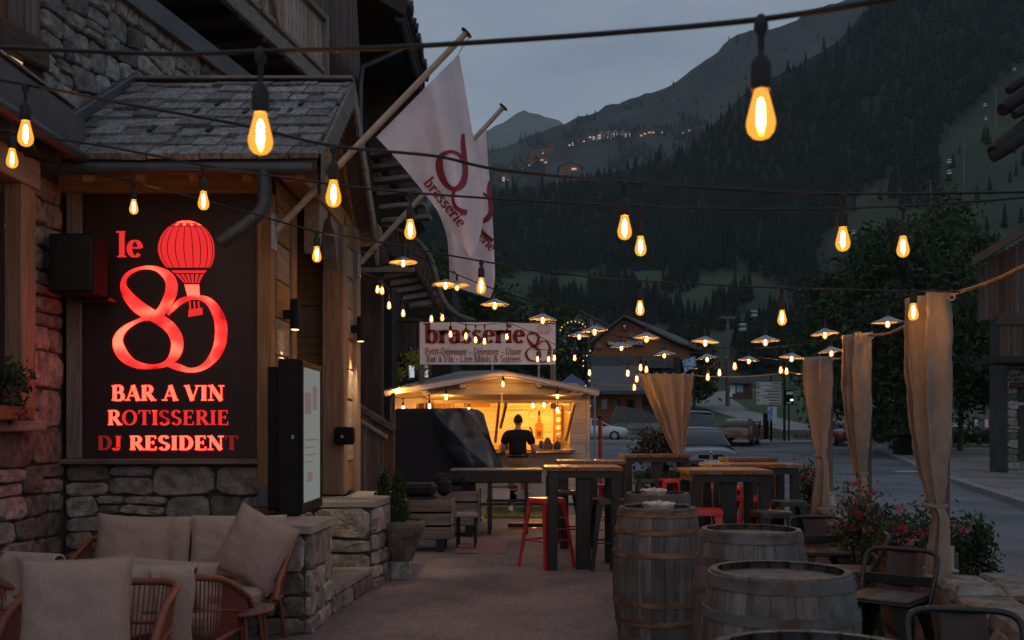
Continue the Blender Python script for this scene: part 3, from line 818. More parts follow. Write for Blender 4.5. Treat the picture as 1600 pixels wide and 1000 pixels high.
# eaves: a roof slab whose outer edge runs down and away, with tile ends along it
E1, E2, E0, E3 = W(632, 22, 19.0), W(664, 138, 25.5), W(556, -22, 18.2), W(566, 150, 26.5)
b = MB(); b.poly([E0, E1, E2, E3], (0, 0, 0.16)); rf = b.build('roof', W_DARK, ch, off=CO)
b = MB(); b.bar(E0 + Vector((0, 0, .1)), E1 + Vector((0, 0, .1)), 0.16, 0.34, 0.02); b.build('verge_board', W_DARK, rf, off=CO)
for k in range(17):
    t = (k + 0.3) / 17; p = E1.lerp(E2, t) + Vector((0, 0, 0.18))
    for j in range(2):
        b = MB(); b.tube([p + Vector((-0.55, 0.0, 0.10 + 0.11 * j)), p + Vector((0.12 - 0.07 * j + random.uniform(-.03, .03), random.uniform(-.03, .03), 0.02 + 0.11 * j))], 0.10, 7)
        b.build('tile', SLATE, rf, sm=60, off=CO)
d1 = W(628, 76, 20.5); d2 = W(566, 105, 20.0); d3 = W(563, 150, 20.0)
b = MB(); b.tube([W(630, 55, 20.6), d1, d1.lerp(d2, .97), d2, d3 + Vector((0, 0, .2)), d3 - Vector((0, 0, 3))], 0.05, 8); b.build('downpipe', ZINC, rf, sm=50, off=CO)
b = MB(); b.tube([E1.lerp(E2, 0.0) + Vector((-0.1, 0, -.05)), E1.lerp(E2, .95) + Vector((-0.1, 0, -.1))], 0.09, 8); b.build('gutter', PIPE, rf, sm=50, off=CO)
b = MB(); b.tube([W(610, 15, 19), W(606, 2, 19)], 0.06, 6); b.build('vent_pipe', W_DARK, rf, off=CO)

b = MB(); b.poly([W(535, 120, 25.5), W(658, 128, 25.5), W(652, 330, 25.5), W(612, 352, 25.5), W(612, 700, 25.5), W(535, 700, 25.5)], (0, 2.5, 0)); sw_ = b.build('stair_wing', W_DARK, ch, off=CO)
for k in range(13):
    a = 560 + k * 7.4; b = MB(); p, q = W(a, 300 if a < 612 else 325, 25.4), W(a + 7.0, 132, 25.4); b.box(p.x, q.x, 25.4, 25.48, p.z, q.z); b.build('plank', W_BRN_Z, sw_, off=CO)

# ---------------------------------------------------------------- curved open stair on the chalet's street side
st = thing('outside_stair', 'curved open timber staircase with plank treads beside the chalet', 'staircase', (-2.8, 21.5, 0))
SO = Vector((-2.8, 21.5, 0))
def tread(a, b_, dy, th=0.09):
    m_ = MB(); p, q = Vector(a), Vector(b_)
    m_.poly([p, q, q + Vector((0.05, dy, 0.0)), p + Vector((-0.05, dy, 0.0))], (0, 0, th)); m_.build('tread', W_GREY_X, st, off=SO)
for k in range(6):                      # upper flight, seen from below
    t = k / 5
    tread(W(578 + 18 * t, 243 + 104 * t, 22.0), W(622 + 48 * t, 236 + 104 * t, 22.0), 0.34)
for k in range(6):                      # lower flight
    t = k / 5
    tread(W(590 + 50 * t, 424 + 56 * t, 21.5), W(640 + 50 * t, 416 + 56 * t, 21.5), 0.34)
b = MB(); b.bar(W(566, 215, 22.5), W(655, 350, 22.5), 0.10, 0.16, 0.02); b.build('stringer', W_DARK, st, off=SO)
b = MB(); b.bar(W(572, 345, 21.6), W(600, 415, 21.6), 0.14, 0.30, 0.02); b.build('brace', W_BRN_X, st, off=SO)
rail = catmull([W(596, 352, 22.2), W(640, 368, 21.6), W(672, 402, 21.2), W(690, 462, 20.8), W(712, 490, 20.6), W(742, 502, 20.4)], 8)
b = MB(); b.tube(rail, 0.055, 8); b.build('handrail', W_GREY_X, st, sm=60, off=SO)
low = catmull([W(596, 398, 22.2), W(636, 412, 21.6), W(660, 440, 21.2), W(684, 480, 20.8), W(704, 505, 20.6), W(736, 520, 20.4)], 8)
b = MB(); b.tube(low, 0.05, 8); b.build('lower_rail', W_DARK, st, sm=60, off=SO)
for k in range(2, len(rail) - 14, 1):
    b = MB(); b.bar(rail[k], low[k], 0.045, 0.03); b.build('baluster', W_BRN_Z, st, off=SO)
b = MB(); b.box(X(566, 21.6), X(650, 21.6), 21.3, 22.2, 4.86, 4.95); b.build('landing', W_GREY_X, st, off=SO)
b = MB(); b.box(X(566, 23), X(600, 23), 22.6, 23, 0, 5.0, c=0.02); b.build('post', W_BRN_Z, st, off=SO)

# ---------------------------------------------------------------- small house behind the stair: boarded balcony, flower box, stone quoins
hs = thing('boarded_house', 'shadowy boarded house with red flower box behind the stairs', 'house', (-3.0, 27, 0))
HO = Vector((-3.0, 27, 0)); YH = 27.0
def hbox(n_, x0, x1, y0, y1, d0, d1, m_, par=None, c=0.0):
    b = MB(); p = W(x0, y1, YH); q = W(x1, y0, YH); b.box(p.x, q.x, YH + d0, YH + d1, p.z, q.z, c=c)
    return b.build(n_, m_, par or hs, off=HO)
hbox('wall', 560, 705, 440, 745, 0.6, 4, W_DARK)
for k in range(12):
    hbox('plank', 583 + k * 6.2, 588.6 + k * 6.2, 503, 556, -0.05, 0.0, W_BRN_Z)
hbox('balcony_floor', 578, 664, 556, 561, -0.3, 0.6, W_DARK)
hbox('balcony_rail', 578, 660, 498, 503, -0.12, 0.02, W_BRN_X, c=0.02)
for k, (x, w_) in enumerate([(583, 8), (604, 10)]):
    hbox('stone_pier', x, x + w_ + 4, 560, 745, 0.2, 0.7, PLASTER)
for r_ in range(9):
    for j, x in enumerate((576, 600)):
        hbox('quoin', x + (r_ % 2) * 2, x + 12 + (r_ * 7 % 3) * 2, 598 + r_ * 14, 610 + r_ * 14, 0.05, 0.5, STONE_G, c=0.02)
hbox('window', 636, 644, 569, 588, 0.52, 0.6, COOLWIN)
hbox('window', 661, 666, 569, 588, 0.52, 0.6, COOLWIN)
fb = hbox('flower_box', 568, 626, 585, 598, -0.1, 0.3, TERRA, c=0.02)

# boarded fence beside the porch (sloping top)
fe = thing('boarded_fence', 'dark boarded stair fence with sloping top beside the porch', 'fence', (-2.2, 14, 0))
FO = Vector((-2.2, 14, 0))
for k in range(8):
    x0 = 562 + k * 6.6
    top = 640 + (x0 - 562) * 0.62
    b = MB(); p = W(x0, 760, 14.0); q = W(x0 + 6.2, top, 14.0)
    b.poly([(p.x, 14, 0), (q.x, 14, 0), (q.x, 14, q.z - 0.03), (p.x, 14, q.z + 0.006)], (0, -0.03, 0)); b.build('board', W_BRN_Z, fe, off=FO)
b = MB(); b.bar(W(558, 634, 13.95), W(617, 671, 13.95), 0.09, 0.09, 0.01); b.build('handrail', W_BRN_X, fe, off=FO)
b = MB(); b.bar(W(560, 655, 13.9), W(606, 684, 13.9), 0.05, 0.05, 0.01); b.build('grab_rail', W_GREY_X, fe, off=FO)
b = MB(); b.box(X(611, 14), X(617, 14), 13.96, 14.06, 0, 2.0, c=0.01); b.build('post', W_BRN_Z, fe, off=FO)
# ================================================================== lettering: a small roman alphabet drawn with strokes
def arc(cx, cy, rx, ry, a0, a1, n=12):
    return [(cx + rx * math.cos(R(a0 + (a1 - a0) * i / n)), cy + ry * math.sin(R(a0 + (a1 - a0) * i / n))) for i in range(n + 1)]

def strip(pts, ws):
    """quads of a stroke with a width at each point"""
    out = []; n = len(pts); L_, R_ = [], []
    for i, p in enumerate(pts):
        a = pts[max(i - 1, 0)]; c = pts[min(i + 1, n - 1)]
        dx, dy = c[0] - a[0], c[1] - a[1]; l = math.hypot(dx, dy) or 1
        nx, ny = -dy / l, dx / l; w = ws[i] / 2
        L_.append((p[0] + nx * w, p[1] + ny * w)); R_.append((p[0] - nx * w, p[1] - ny * w))
    for i in range(n - 1): out.append([L_[i], R_[i], R_[i + 1], L_[i + 1]])
    return out

def glyph(ch):
    """(advance, strokes, serifs): strokes are (kind, points); kind T thick, t thin, c contrast by direction"""
    A = arc
    cap = {
        'A': (.86, [('t', [(.10, 0), (.43, 1)]), ('T', [(.43, 1), (.76, 0)]), ('t', [(.2, .33), (.62, .33)])], [(.1, 0), (.76, 0)]),
        'B': (.80, [('T', [(.2, 0), (.2, 1)]), ('c', [(.2, .98), (.4, .98)] + A(.4, .755, .22, .225, 90, -90) + [(.2, .53)]), ('c', [(.2, .53), (.43, .53)] + A(.43, .275, .26, .255, 90, -90) + [(.2, .02)])], [(.2, 0), (.2, 1)]),
        'D': (.88, [('T', [(.2, 0), (.2, 1)]), ('c', [(.2, .97), (.38, .97)] + A(.38, .5, .36, .47, 90, -90) + [(.2, .03)])], [(.2, 0), (.2, 1)]),
        'E': (.76, [('T', [(.2, 0), (.2, 1)]), ('t', [(.2, .97), (.64, .97)]), ('t', [(.2, .52), (.52, .52)]), ('t', [(.2, .03), (.68, .03)]), ('t', [(.63, 1), (.63, .78)]), ('t', [(.52, .64), (.52, .4)]), ('t', [(.67, 0), (.67, .24)])], [(.2, 0), (.2, 1)]),
        'G': (.92, [('c', A(.48, .5, .36, .48, 50, 330)), ('T', [(.76, .02), (.76, .42)])], [(.74, .42)]),
        'I': (.42, [('T', [(.21, 0), (.21, 1)])], [(.21, 0), (.21, 1)]),
        'J': (.52, [('T', [(.32, 1), (.32, .2)]), ('c', A(.18, .16, .14, .16, 0, -170))], [(.32, 1)]),
        'L': (.72, [('T', [(.2, 0), (.2, 1)]), ('t', [(.2, .03), (.64, .03)]), ('t', [(.63, 0), (.63, .26)])], [(.2, 0), (.2, 1)]),
        'M': (1.08, [('t', [(.14, 0), (.14, 1)]), ('T', [(.16, 1), (.52, .05)]), ('t', [(.52, .05), (.88, 1)]), ('T', [(.9, 1), (.9, 0)])], [(.14, 0), (.9, 0), (.14, 1), (.9, 1)]),
        'N': (.96, [('t', [(.16, 0), (.16, 1)]), ('T', [(.14, 1), (.78, 0)]), ('t', [(.78, 0), (.78, 1)])], [(.16, 0), (.14, 1), (.78, 1)]),
        'O': (.96, [('c', A(.48, .5, .37, .48, 90, 450, 24))], []),
        'P': (.74, [('T', [(.2, 0), (.2, 1)]), ('c', [(.2, .97), (.4, .97)] + A(.4, .72, .24, .25, 90, -90) + [(.2, .47)])], [(.2, 0), (.2, 1)]),
        'R': (.86, [('T', [(.2, 0), (.2, 1)]), ('c', [(.2, .97), (.4, .97)] + A(.4, .74, .23, .23, 90, -90) + [(.2, .51)]), ('T', [(.42, .5), (.74, .02)])], [(.2, 0), (.2, 1), (.76, 0)]),
        'S': (.70, [('c', A(.35, .74, .22, .24, 20, 180, 10) + [(.15, .66), (.22, .57), (.36, .5), (.52, .42), (.57, .33)] + A(.35, .26, .23, .24, 0, -160, 10))], []),
        'T': (.82, [('T', [(.41, 0), (.41, 1)]), ('t', [(.06, .97), (.76, .97)]), ('t', [(.07, 1), (.07, .74)]), ('t', [(.75, 1), (.75, .74)])], [(.41, 0)]),
        'U': (.92, [('T', [(.2, 1), (.2, .3)]), ('c', A(.46, .3, .26, .29, 180, 360)), ('t', [(.72, .3), (.72, 1)])], [(.2, 1), (.72, 1)]),
        'V': (.86, [('T', [(.1, 1), (.43, 0)]), ('t', [(.43, 0), (.76, 1)])], [(.1, 1), (.76, 1)]),
    }
    x = .64
    low = {
        'a': (.58, [('c', [(.12, .5)] + A(.27, .46, .16, .17, 150, 0, 8) + [(.43, .3), (.43, .08)]), ('c', [(.43, .4), (.3, .38)] + A(.24, .2, .14, .19, 90, 270) + [(.34, .04), (.43, .12)])], [(.48, 0)]),
        'b': (.66, [('T', [(.17, 0), (.17, 1)]), ('c', [(.17, .5)] + A(.37, .32, .19, .31, 130, -130, 16) + [(.17, .1)])], [(.13, 1)]),
        'c': (.56, [('c', A(.33, .32, .2, .31, 40, 320, 16))], []),
        'd': (.68, [('T', [(.5, 0), (.5, 1)]), ('c', A(.31, .32, .19, .31, 50, 310, 16))], [(.46, 1), (.54, 0)]),
        'e': (.56, [('c', [(.1, .36), (.5, .36)] + A(.3, .33, .2, .3, 5, 320, 18))], []),
        'i': (.34, [('T', [(.17, 0), (.17, x)]), ('T', [(.17, .78), (.17, .94)])], [(.17, 0), (.13, x)]),
        'î': (.34, [('T', [(.17, 0), (.17, x)]), ('t', [(.05, .76), (.17, .94)]), ('t', [(.17, .94), (.29, .76)])], [(.17, 0), (.13, x)]),
        'j': (.32, [('T', [(.17, -.1), (.17, x)]), ('c', A(.08, -.12, .09, .12, 0, -120, 6)), ('T', [(.17, .78), (.17, .94)])], [(.13, x)]),
        'l': (.34, [('T', [(.17, 0), (.17, 1)])], [(.17, 0), (.13, 1)]),
        'm': (1.0, [('T', [(.17, 0), (.17, x)]), ('c', [(.17, .45)] + A(.33, .46, .15, .17, 140, 0, 8)), ('T', [(.49, .46), (.49, 0)]), ('c', [(.49, .45)] + A(.65, .46, .15, .17, 140, 0, 8)), ('T', [(.81, .46), (.81, 0)])], [(.17, 0), (.49, 0), (.81, 0)]),
        'n': (.68, [('T', [(.17, 0), (.17, x)]), ('c', [(.17, .45)] + A(.33, .45, .16, .18, 140, 0, 8)), ('T', [(.5, .46), (.5, 0)])], [(.17, 0), (.5, 0), (.12, x)]),
        'o': (.62, [('c', A(.31, .32, .21, .31, 90, 450, 20))], []),
        'r': (.50, [('T', [(.17, 0), (.17, x)]), ('c', [(.17, .42)] + A(.34, .47, .13, .15, 150, 40, 6)), ('T', [(.42, .6), (.42, .47)])], [(.17, 0), (.12, x)]),
        's': (.50, [('c', A(.25, .47, .14, .15, 20, 180, 8) + [(.13, .4), (.24, .33), (.36, .25)] + A(.24, .17, .15, .16, 10, -160, 8))], []),
        't': (.42, [('T', [(.18, .85), (.18, .12)]), ('c', A(.28, .12, .1, .11, 180, 320, 6)), ('t', [(.04, x - .03), (.36, x - .03)])], []),
        'u': (.68, [('T', [(.17, x), (.17, .2)]), ('c', A(.33, .2, .16, .18, 180, 350, 8)), ('T', [(.5, 0), (.5, x)])], [(.12, x), (.45, x), (.55, 0)]),
        'v': (.62, [('T', [(.09, x), (.31, 0)]), ('t', [(.31, 0), (.53, x)])], [(.09, x), (.53, x)]),
        '-': (.42, [('T', [(.06, .3), (.36, .3)])], []),
        '&': (.9, [('c', [(.78, .05), (.3, .7)] + A(.4, .8, .15, .18, 200, -20, 8) + [(.5, .65), (.22, .45)] + A(.32, .24, .24, .23, 140, 320, 8) + [(.72, .5)])], []),
        ' ': (.36, [], []), '?': (.5, [], []),
    }
    if ch == 'é': a, s, z = low['e']; return a, s + [('t', [(.24, .74), (.42, .94)])], z
    if ch == 'à': a, s, z = low['a']; return a, s + [('t', [(.16, .94), (.32, .74)])], z
    if ch in cap: return cap[ch]
    return low.get(ch, low[' '])

def glyph_polys(ch, T=.19, t=.065, sw=.17):
    adv, st_, se = glyph(ch); out = []
    for kind, pts in st_:
        if kind == 'T': ws = [T] * len(pts)
        elif kind == 't': ws = [t] * len(pts)
        else:
            ws = []
            for i in range(len(pts)):
                a = pts[max(i - 1, 0)]; c = pts[min(i + 1, len(pts) - 1)]
                l = math.hypot(c[0] - a[0], c[1] - a[1]) or 1
                ws.append(t + (T - t) * abs((c[1] - a[1]) / l) ** 1.3)
        if len(pts) == 2: pts = [(lerp(pts[0][0], pts[1][0], q / 4), lerp(pts[0][1], pts[1][1], q / 4)) for q in range(5)]; ws = [ws[0]] * 5
        out += strip(pts, ws)
    for (x_, y_) in se:
        s_ = sw; h = t * 0.9; y0 = y_ if y_ < 0.3 else y_ - h
        out.append([(x_ - s_, y0), (x_ + s_, y0), (x_ + s_, y0 + h), (x_ - s_, y0 + h)])
    return adv, out

def text_width(s, sp=0.0, **k): return sum(glyph_polys(c, **k)[0] + sp for c in s)

def polys_mesh(polys, fn):
    b = MB()
    for q in polys:
        k = len(q); b.add([fn(*p) for p in q], [tuple(range(k))])
    return b

def put_text(s, fn, width=None, height=1.0, sp=0.0, **k):
    """polygons of a line of text: fn maps (x, y) of the line, x scaled to width, y to height"""
    tw = text_width(s, sp, **k); kx = (width / tw) if width else height
    x = 0; out = []
    for c in s:
        adv, po = glyph_polys(c, **k)
        out.append((c, [[(( x + p[0]) * kx, p[1] * height) for p in q] for q in po]))
        x += adv + sp
    return [(c, polys_mesh(po, fn)) for c, po in out if po]

EIGHT = [(705, 628, 52), (640, 590, 60), (585, 532, 46), (566, 480, 26), (588, 436, 18), (650, 408, 14), (720, 412, 22), (775, 450, 46), (789, 500, 54), (770, 560, 50), (728, 618, 40), (640, 648, 16), (572, 688, 28), (541, 740, 46), (560, 800, 52), (612, 846, 36), (690, 862, 22), (762, 848, 26), (806, 800, 50), (812, 735, 56), (776, 676, 52), (705, 628, 52)]
ZERO = [(772, 622, 10), (800, 588, 22), (840, 556, 26), (900, 543, 18), (960, 562, 34), (1006, 630, 52), (1016, 710, 56), (998, 790, 50), (945, 856, 30), (880, 878, 20), (815, 862, 30), (770, 848, 22)]
def smooth_stroke(path, n=5):
    c = catmull([Vector(p) for p in path], n)
    return strip([(p.x, p.y) for p in c], [p.z for p in c])

# ================================================================== the entrance porch
po = thing('entrance_porch', 'wooden entrance porch with shake roof, carved gable and stone base', 'porch', (-2.8, 8.5, 0))
PO = Vector((-2.8, 8.5, 0))
def pb(name, x0, x1, y0, y1, z0, z1, m_, par=None, c=0.006):
    b = MB(); b.box(x0, x1, y0, y1, z0, z1, c=c); return b.build(name, m_, par or po, off=PO)
sb = pb('stone_base', -3.835, -2.02, 8.54, 8.74, 0, 1.20, MORTAR, c=0)
stones(sb, (-3.82, 8.54, 0), (1, 0, 0), 1.72, 1.19, (0.11, 0.2), (0.16, 0.38), 0.04, STONE, seed=21, n=(0, -1, 0), off=PO)
pb('side_wall', -3.832, -2.04, 8.56, 9.0, 1.2, 3.55, W_DARK, c=0)
pb('sill', -3.84, -2.13, 8.40, 8.56, 1.20, 1.245, W_GREY_X)
pb('stile', -3.79, -3.665, 8.46, 8.56, 1.246, 3.50, W_GREY_Z)
pb('top_beam', -3.84, -2.06, 8.42, 8.58, 3.50, 3.66, W_WARM_X)
pb('post', -2.155, -2.03, 8.41, 8.55, 0.78, 3.50, W_WARM_Z)
for k in range(9):
    pb('board', -2.04, -2.016 + 0.004 * (k % 2), 8.56, 9.02, 0.84 + k * 0.325, 0.84 + (k + 1) * 0.325 - 0.012, W_WARM_Y)
pb('trim', -2.06, -1.985, 9.02, 9.20, 0.8, 3.78, W_WARM_Z)
# recessed doorway
dw = pb('doorway', -3.3, -2.9, 9.0, 10.5, 0.2, 3.6, W_DARK, c=0)
for k in range(7):
    pb('plank', -2.9, -2.885, 9.03 + k * 0.205, 9.03 + (k + 1) * 0.205 - 0.01, 0.22, 3.5, W_BRN_Z, dw, c=0.004)
b = MB(); b.lathe([(0.15, -0.03), (0.17, 0), (0.15, 0.03)], 20, Matrix.Translation((-2.62, 10.0, 2.58)) @ Matrix.Rotation(R(90), 4, 'X') @ Matrix.Scale(1, 4)); b.build('wall_plaque', BLACK, dw, sm=50, off=PO)
pb('return_wall', -3.0, -1.98, 10.44, 10.50, 0.82, 3.6, W_WARM_X, c=0)
for k in range(9):
    pb('board', -2.9, -1.96, 10.41, 10.438, 0.84 + k * 0.325, 0.84 + (k + 1) * 0.325 - 0.012, W_WARM_X)
# big corner post
pb('post', -1.945, -1.715, 10.18, 10.40, 0.82, 3.60, W_WARM_Z, c=0.012)
for k in range(9):
    pb('board', -1.79, -1.735 + 0.004 * (k % 2), 10.44, 10.86, 0.84 + k * 0.325, 0.84 + (k + 1) * 0.325 - 0.014, W_WARM_Y)
pb('trim', -1.80, -1.69, 10.86, 11.12, 0.8, 3.7, W_WARM_Z)
pb('far_wall', -3.84, -1.82, 10.52, 11.10, 0.0, 3.6, W_DARK, c=0)
# beams, corbels
pb('tie_beam', -1.96, -1.76, 8.3, 11.3, 3.60, 3.80, W_WARM_Y, c=0.012)
for yb_, dr_ in ((9.2, 1), (10.18, -1)):
    b = MB(); pr = [(0, 3.60), (0.42 * dr_, 3.60), (0.40 * dr_, 3.54), (0.25 * dr_, 3.48), (0.14 * dr_, 3.36), (0.08 * dr_, 3.22), (0, 3.12)]
    b.poly([(-1.92, yb_ + a, z) for a, z in pr], (0.14, 0, 0)); b.build('corbel', W_WARM_Y, po, off=PO)
for yb_ in (8.3, 11.3):
    b = MB(); pr = [(-1.76, 3.8), (-1.5, 3.8), (-1.47, 3.70), (-1.58, 3.60), (-1.76, 3.58)]
    b.poly([(a, yb_ - .1, z) for a, z in pr], (0, 0.2, 0)); b.build('corbel', W_WARM_X, po, off=PO)
# roof
RY, RZ, EYn, EZ, EYf = 9.70, 4.78, 8.00, 3.60, 11.40
RX0, RX1 = -3.78, -1.56
b = MB(); b.poly([(RX0, EYn, EZ), (RX1, EYn, EZ), (RX1, RY, RZ), (RX0, RY, RZ)], (0, 0, 0.05)); roof = b.build('roof', W_DARK, po, off=PO)
b = MB(); b.poly([(RX0, EYf, EZ), (RX0, RY, RZ), (RX1, RY, RZ), (RX1, EYf, EZ)], (0, 0, 0.05)); b.build('far_slope', W_GREY_Y, roof, off=PO)
sdir = Vector((0, RY - EYn, RZ - EZ)); SLn = sdir.length; sdir.normalize(); nrm = Vector((0, -sdir.z, sdir.y))
for r_ in range(9):
    x = RX0 - 0.02; s0 = r_ * 0.238 - 0.06
    while x < RX1:
        w_ = random.uniform(0.12, 0.30); x1_ = min(x + w_, RX1 + random.uniform(-0.01, 0.02))
        if x1_ - x < 0.04: break
        l_ = min(0.42, SLn - max(s0, 0) + 0.02) if s0 + 0.42 > SLn else 0.42
        e0 = random.uniform(-0.018, 0.018); th = random.uniform(0.034, 0.060); sk = random.uniform(-0.008, 0.008)
        base = Vector((0, EYn, EZ + 0.05))
        p = [base + sdir * (s0 + e0) + Vector((x + 0.005, 0, 0)) + nrm * 0.040, base + sdir * (s0 + e0 + sk) + Vector((x1_ - 0.005, 0, 0)) + nrm * 0.040,
             base + sdir * (s0 + l_) + Vector((x1_ - 0.004, 0, 0)) + nrm * 0.006, base + sdir * (s0 + l_) + Vector((x + 0.004, 0, 0)) + nrm * 0.006]
        b = MB(); b.poly(p, nrm * th); b.build('shingle', SHAKE, roof, off=PO)
        x = x1_
    if r_ in (2, 4, 5):
        for x in (-3.3 + 0.13 * r_, -2.75 + 0.1 * r_, -2.2 + 0.06 * r_):
            b = MB(); q = Vector((x, EYn, EZ + 0.05)) + sdir * (s0 + 0.06) + nrm * 0.075; b.bar(q, q + sdir * 0.13, 0.035, 0.05); b.build('snow_hook', W_DARK, roof, off=PO)
b = MB(); b.bar((RX0, RY - 0.06, RZ + 0.10), (RX1 + .03, RY - 0.06, RZ + 0.10), 0.16, 0.03, 0.005); b.build('ridge_cap', W_GREY_X, roof, off=PO)
b = MB(); b.bar((RX0, EYn - 0.02, EZ + 0.01), (RX1, EYn - 0.02, EZ + 0.01), 0.03, 0.10, 0.004); b.build('eaves_board', W_BRN_X, roof, off=PO)
b = MB(); b.tube([(RX0, EYn - 0.08, EZ - 0.03), (RX1 - 0.02, EYn - 0.08, EZ - 0.03)], 0.05, 10); b.build('gutter', PIPE, roof, sm=50, off=PO)
b = MB(); b.bar((RX0 + .05, EYn - .3, EZ + 0.08), (RX0 + .12, RY, RZ + 0.14), 0.08, 0.10, 0.01); b.build('flashing', ZINC, roof, off=PO)
for k in range(5):
    x = RX0 + 0.35 + k * 0.43
    b = MB(); b.bar((x, EYn + 0.02, EZ - 0.06), (x, EYn + 0.75, EZ + 0.46), 0.08, 0.11, 0.008); b.build('rafter', W_WARM_Y, roof, off=PO)
# carved bargeboards on the gable (scalloped lower edge)
def barge(y0, z0, y1, z1, x):
    n = 15; up_, dn = [], []
    for i in range(n * 4 + 1):
        t = i / (n * 4); y = lerp(y0, y1, t); z = lerp(z0, z1, t)
        up_.append((x, y, z + 0.06)); dn.append((x, y, z - 0.16 - 0.05 * abs(math.sin(math.pi * t * n)) - (0.10 if i < 4 else 0)))
    b = MB(); b.add(up_ + dn + [(a + 0.03, c, d) for a, c, d in up_ + dn], [])
    m_ = n * 4 + 1; o = 2 * m_
    for i in range(m_ - 1):
        b.f.append((i, m_ + i, m_ + i + 1, i + 1)); b.f.append((o + i, o + i + 1, o + m_ + i + 1, o + m_ + i))
        b.f.append((i, i + 1, o + i + 1, o + i)); b.f.append((m_ + i, o + m_ + i, o + m_ + i + 1, m_ + i + 1))
    return b.build('bargeboard', W_GREY_Y, roof, off=PO)
barge(EYn - 0.03, EZ + 0.04, RY, RZ + 0.06, RX1)
barge(EYf + 0.03, EZ + 0.04, RY, RZ + 0.06, RX1)
for (ya, yb_) in ((EYn + 0.1, RY), (EYf - 0.1, RY)):
    b = MB(); b.bar((-1.80, ya, EZ - 0.02), (-1.80, yb_, RZ - 0.12), 0.14, 0.16, 0.01); b.build('principal_rafter', W_WARM_Y, roof, off=PO)
b = MB(); b.bar((-1.80, RY, 3.82), (-1.80, RY, RZ - 0.1), 0.14, 0.14, 0.01); b.build('king_post', W_WARM_Z, roof, off=PO)
b = MB(); b.poly([(-1.98, EYn + .35, 3.7), (-1.98, EYf - .35, 3.7), (-1.98, RY, RZ - .12)], (-0.05, 0, 0)); b.build('gable_boarding', W_BRN_Z, po, off=PO)
# downpipe from the gutter
b = MB(); b.tube(catmull([(-1.97, 7.93, 3.58), (-1.97, 7.93, 3.34), (-1.985, 7.93, 3.26), (-2.06, 7.92, 3.17), (-2.27, 7.90, 3.01), (-2.31, 7.90, 2.98)], 5), 0.055, 12); b.build('downpipe', PIPE, po, sm=50, off=PO)
b = MB(); b.lathe([(0.060, -0.02), (0.064, 0), (0.060, 0.02)], 12, Matrix.Translation((-2.06, 7.92, 3.17)) @ Matrix.Rotation(R(-55), 4, 'Y')); b.build('pipe_collar', ZINC, po, sm=50, off=PO)

# low stone walls flanking the step
lw = thing('porch_low_wall', 'low stone wall and step in front of the porch under the menu display', 'wall', (-1.6, 8.2, 0))
LO = Vector((-1.6, 8.2, 0))
def lblock(pts, z1, name, seed, top=True, faces=()):
    b = MB(); b.poly([(x, y, 0) for x, y in pts], (0, 0, z1)); w_ = b.build(name, MORTAR, lw, off=LO)
    for (i, j) in faces:
        p, q = Vector((*pts[i], 0)), Vector((*pts[j], 0)); d = q - p
        stones(w_, p, d, d.length, z1, (0.13, 0.26), (0.17, 0.36), 0.04, STONE, seed=seed + i, n=(d.y, -d.x, 0) if False else Vector((d.y, -d.x, 0)).normalized(), off=LO)
    return w_
lblock([(-2.75, 7.22), (-1.50, 7.22), (-1.47, 7.98), (-2.75, 7.98)], 0.74, 'near_block', 31, faces=[(0, 1), (1, 2)])
lblock([(-1.95, 7.99), (-1.46, 7.99), (-1.33, 9.28), (-1.95, 9.28)], 0.17, 'step_block', 37, faces=[(1, 2)])
lblock([(-2.3, 9.29), (-1.32, 9.29), (-1.22, 10.0), (-1.2, 10.9), (-2.3, 10.9)], 0.77, 'far_block', 41, faces=[(0, 1), (1, 2), (2, 3)])
def cap(pts, z0, h, seed):
    rg = random.Random(seed); b = MB(); b.poly([(x + rg.uniform(-.01, .01), y + rg.uniform(-.01, .01), z0) for x, y in pts], (0, 0, h)); b.build('coping_slab', SLAB, lw, off=LO)
cap([(-2.75, 7.17), (-2.12, 7.17), (-2.12, 7.98), (-2.75, 7.98)], 0.745, 0.05, 1)
cap([(-2.11, 7.17), (-1.43, 7.17), (-1.41, 7.98), (-2.11, 7.98)], 0.745, 0.055, 2)
cap([(-1.95, 7.995), (-1.41, 7.995), (-1.35, 8.6), (-1.95, 8.6)], 0.172, 0.045, 3)
cap([(-1.95, 8.61), (-1.35, 8.61), (-1.28, 9.27), (-1.95, 9.27)], 0.172, 0.043, 4)
cap([(-2.3, 9.24), (-1.28, 9.24), (-1.19, 9.98), (-2.3, 9.98)], 0.772, 0.05, 5)
cap([(-1.68, 9.99), (-1.19, 9.99), (-1.16, 10.9), (-1.68, 10.9)], 0.772, 0.046, 6)
pbx = MB(); pbx.box(-2.10, -2.0, 8.20, 8.27, 0.85, 1.02, c=0.01)
tag(pbx.build('socket_box', ZINC), 'small grey junction box on stone beside the menu display', 'junction box')

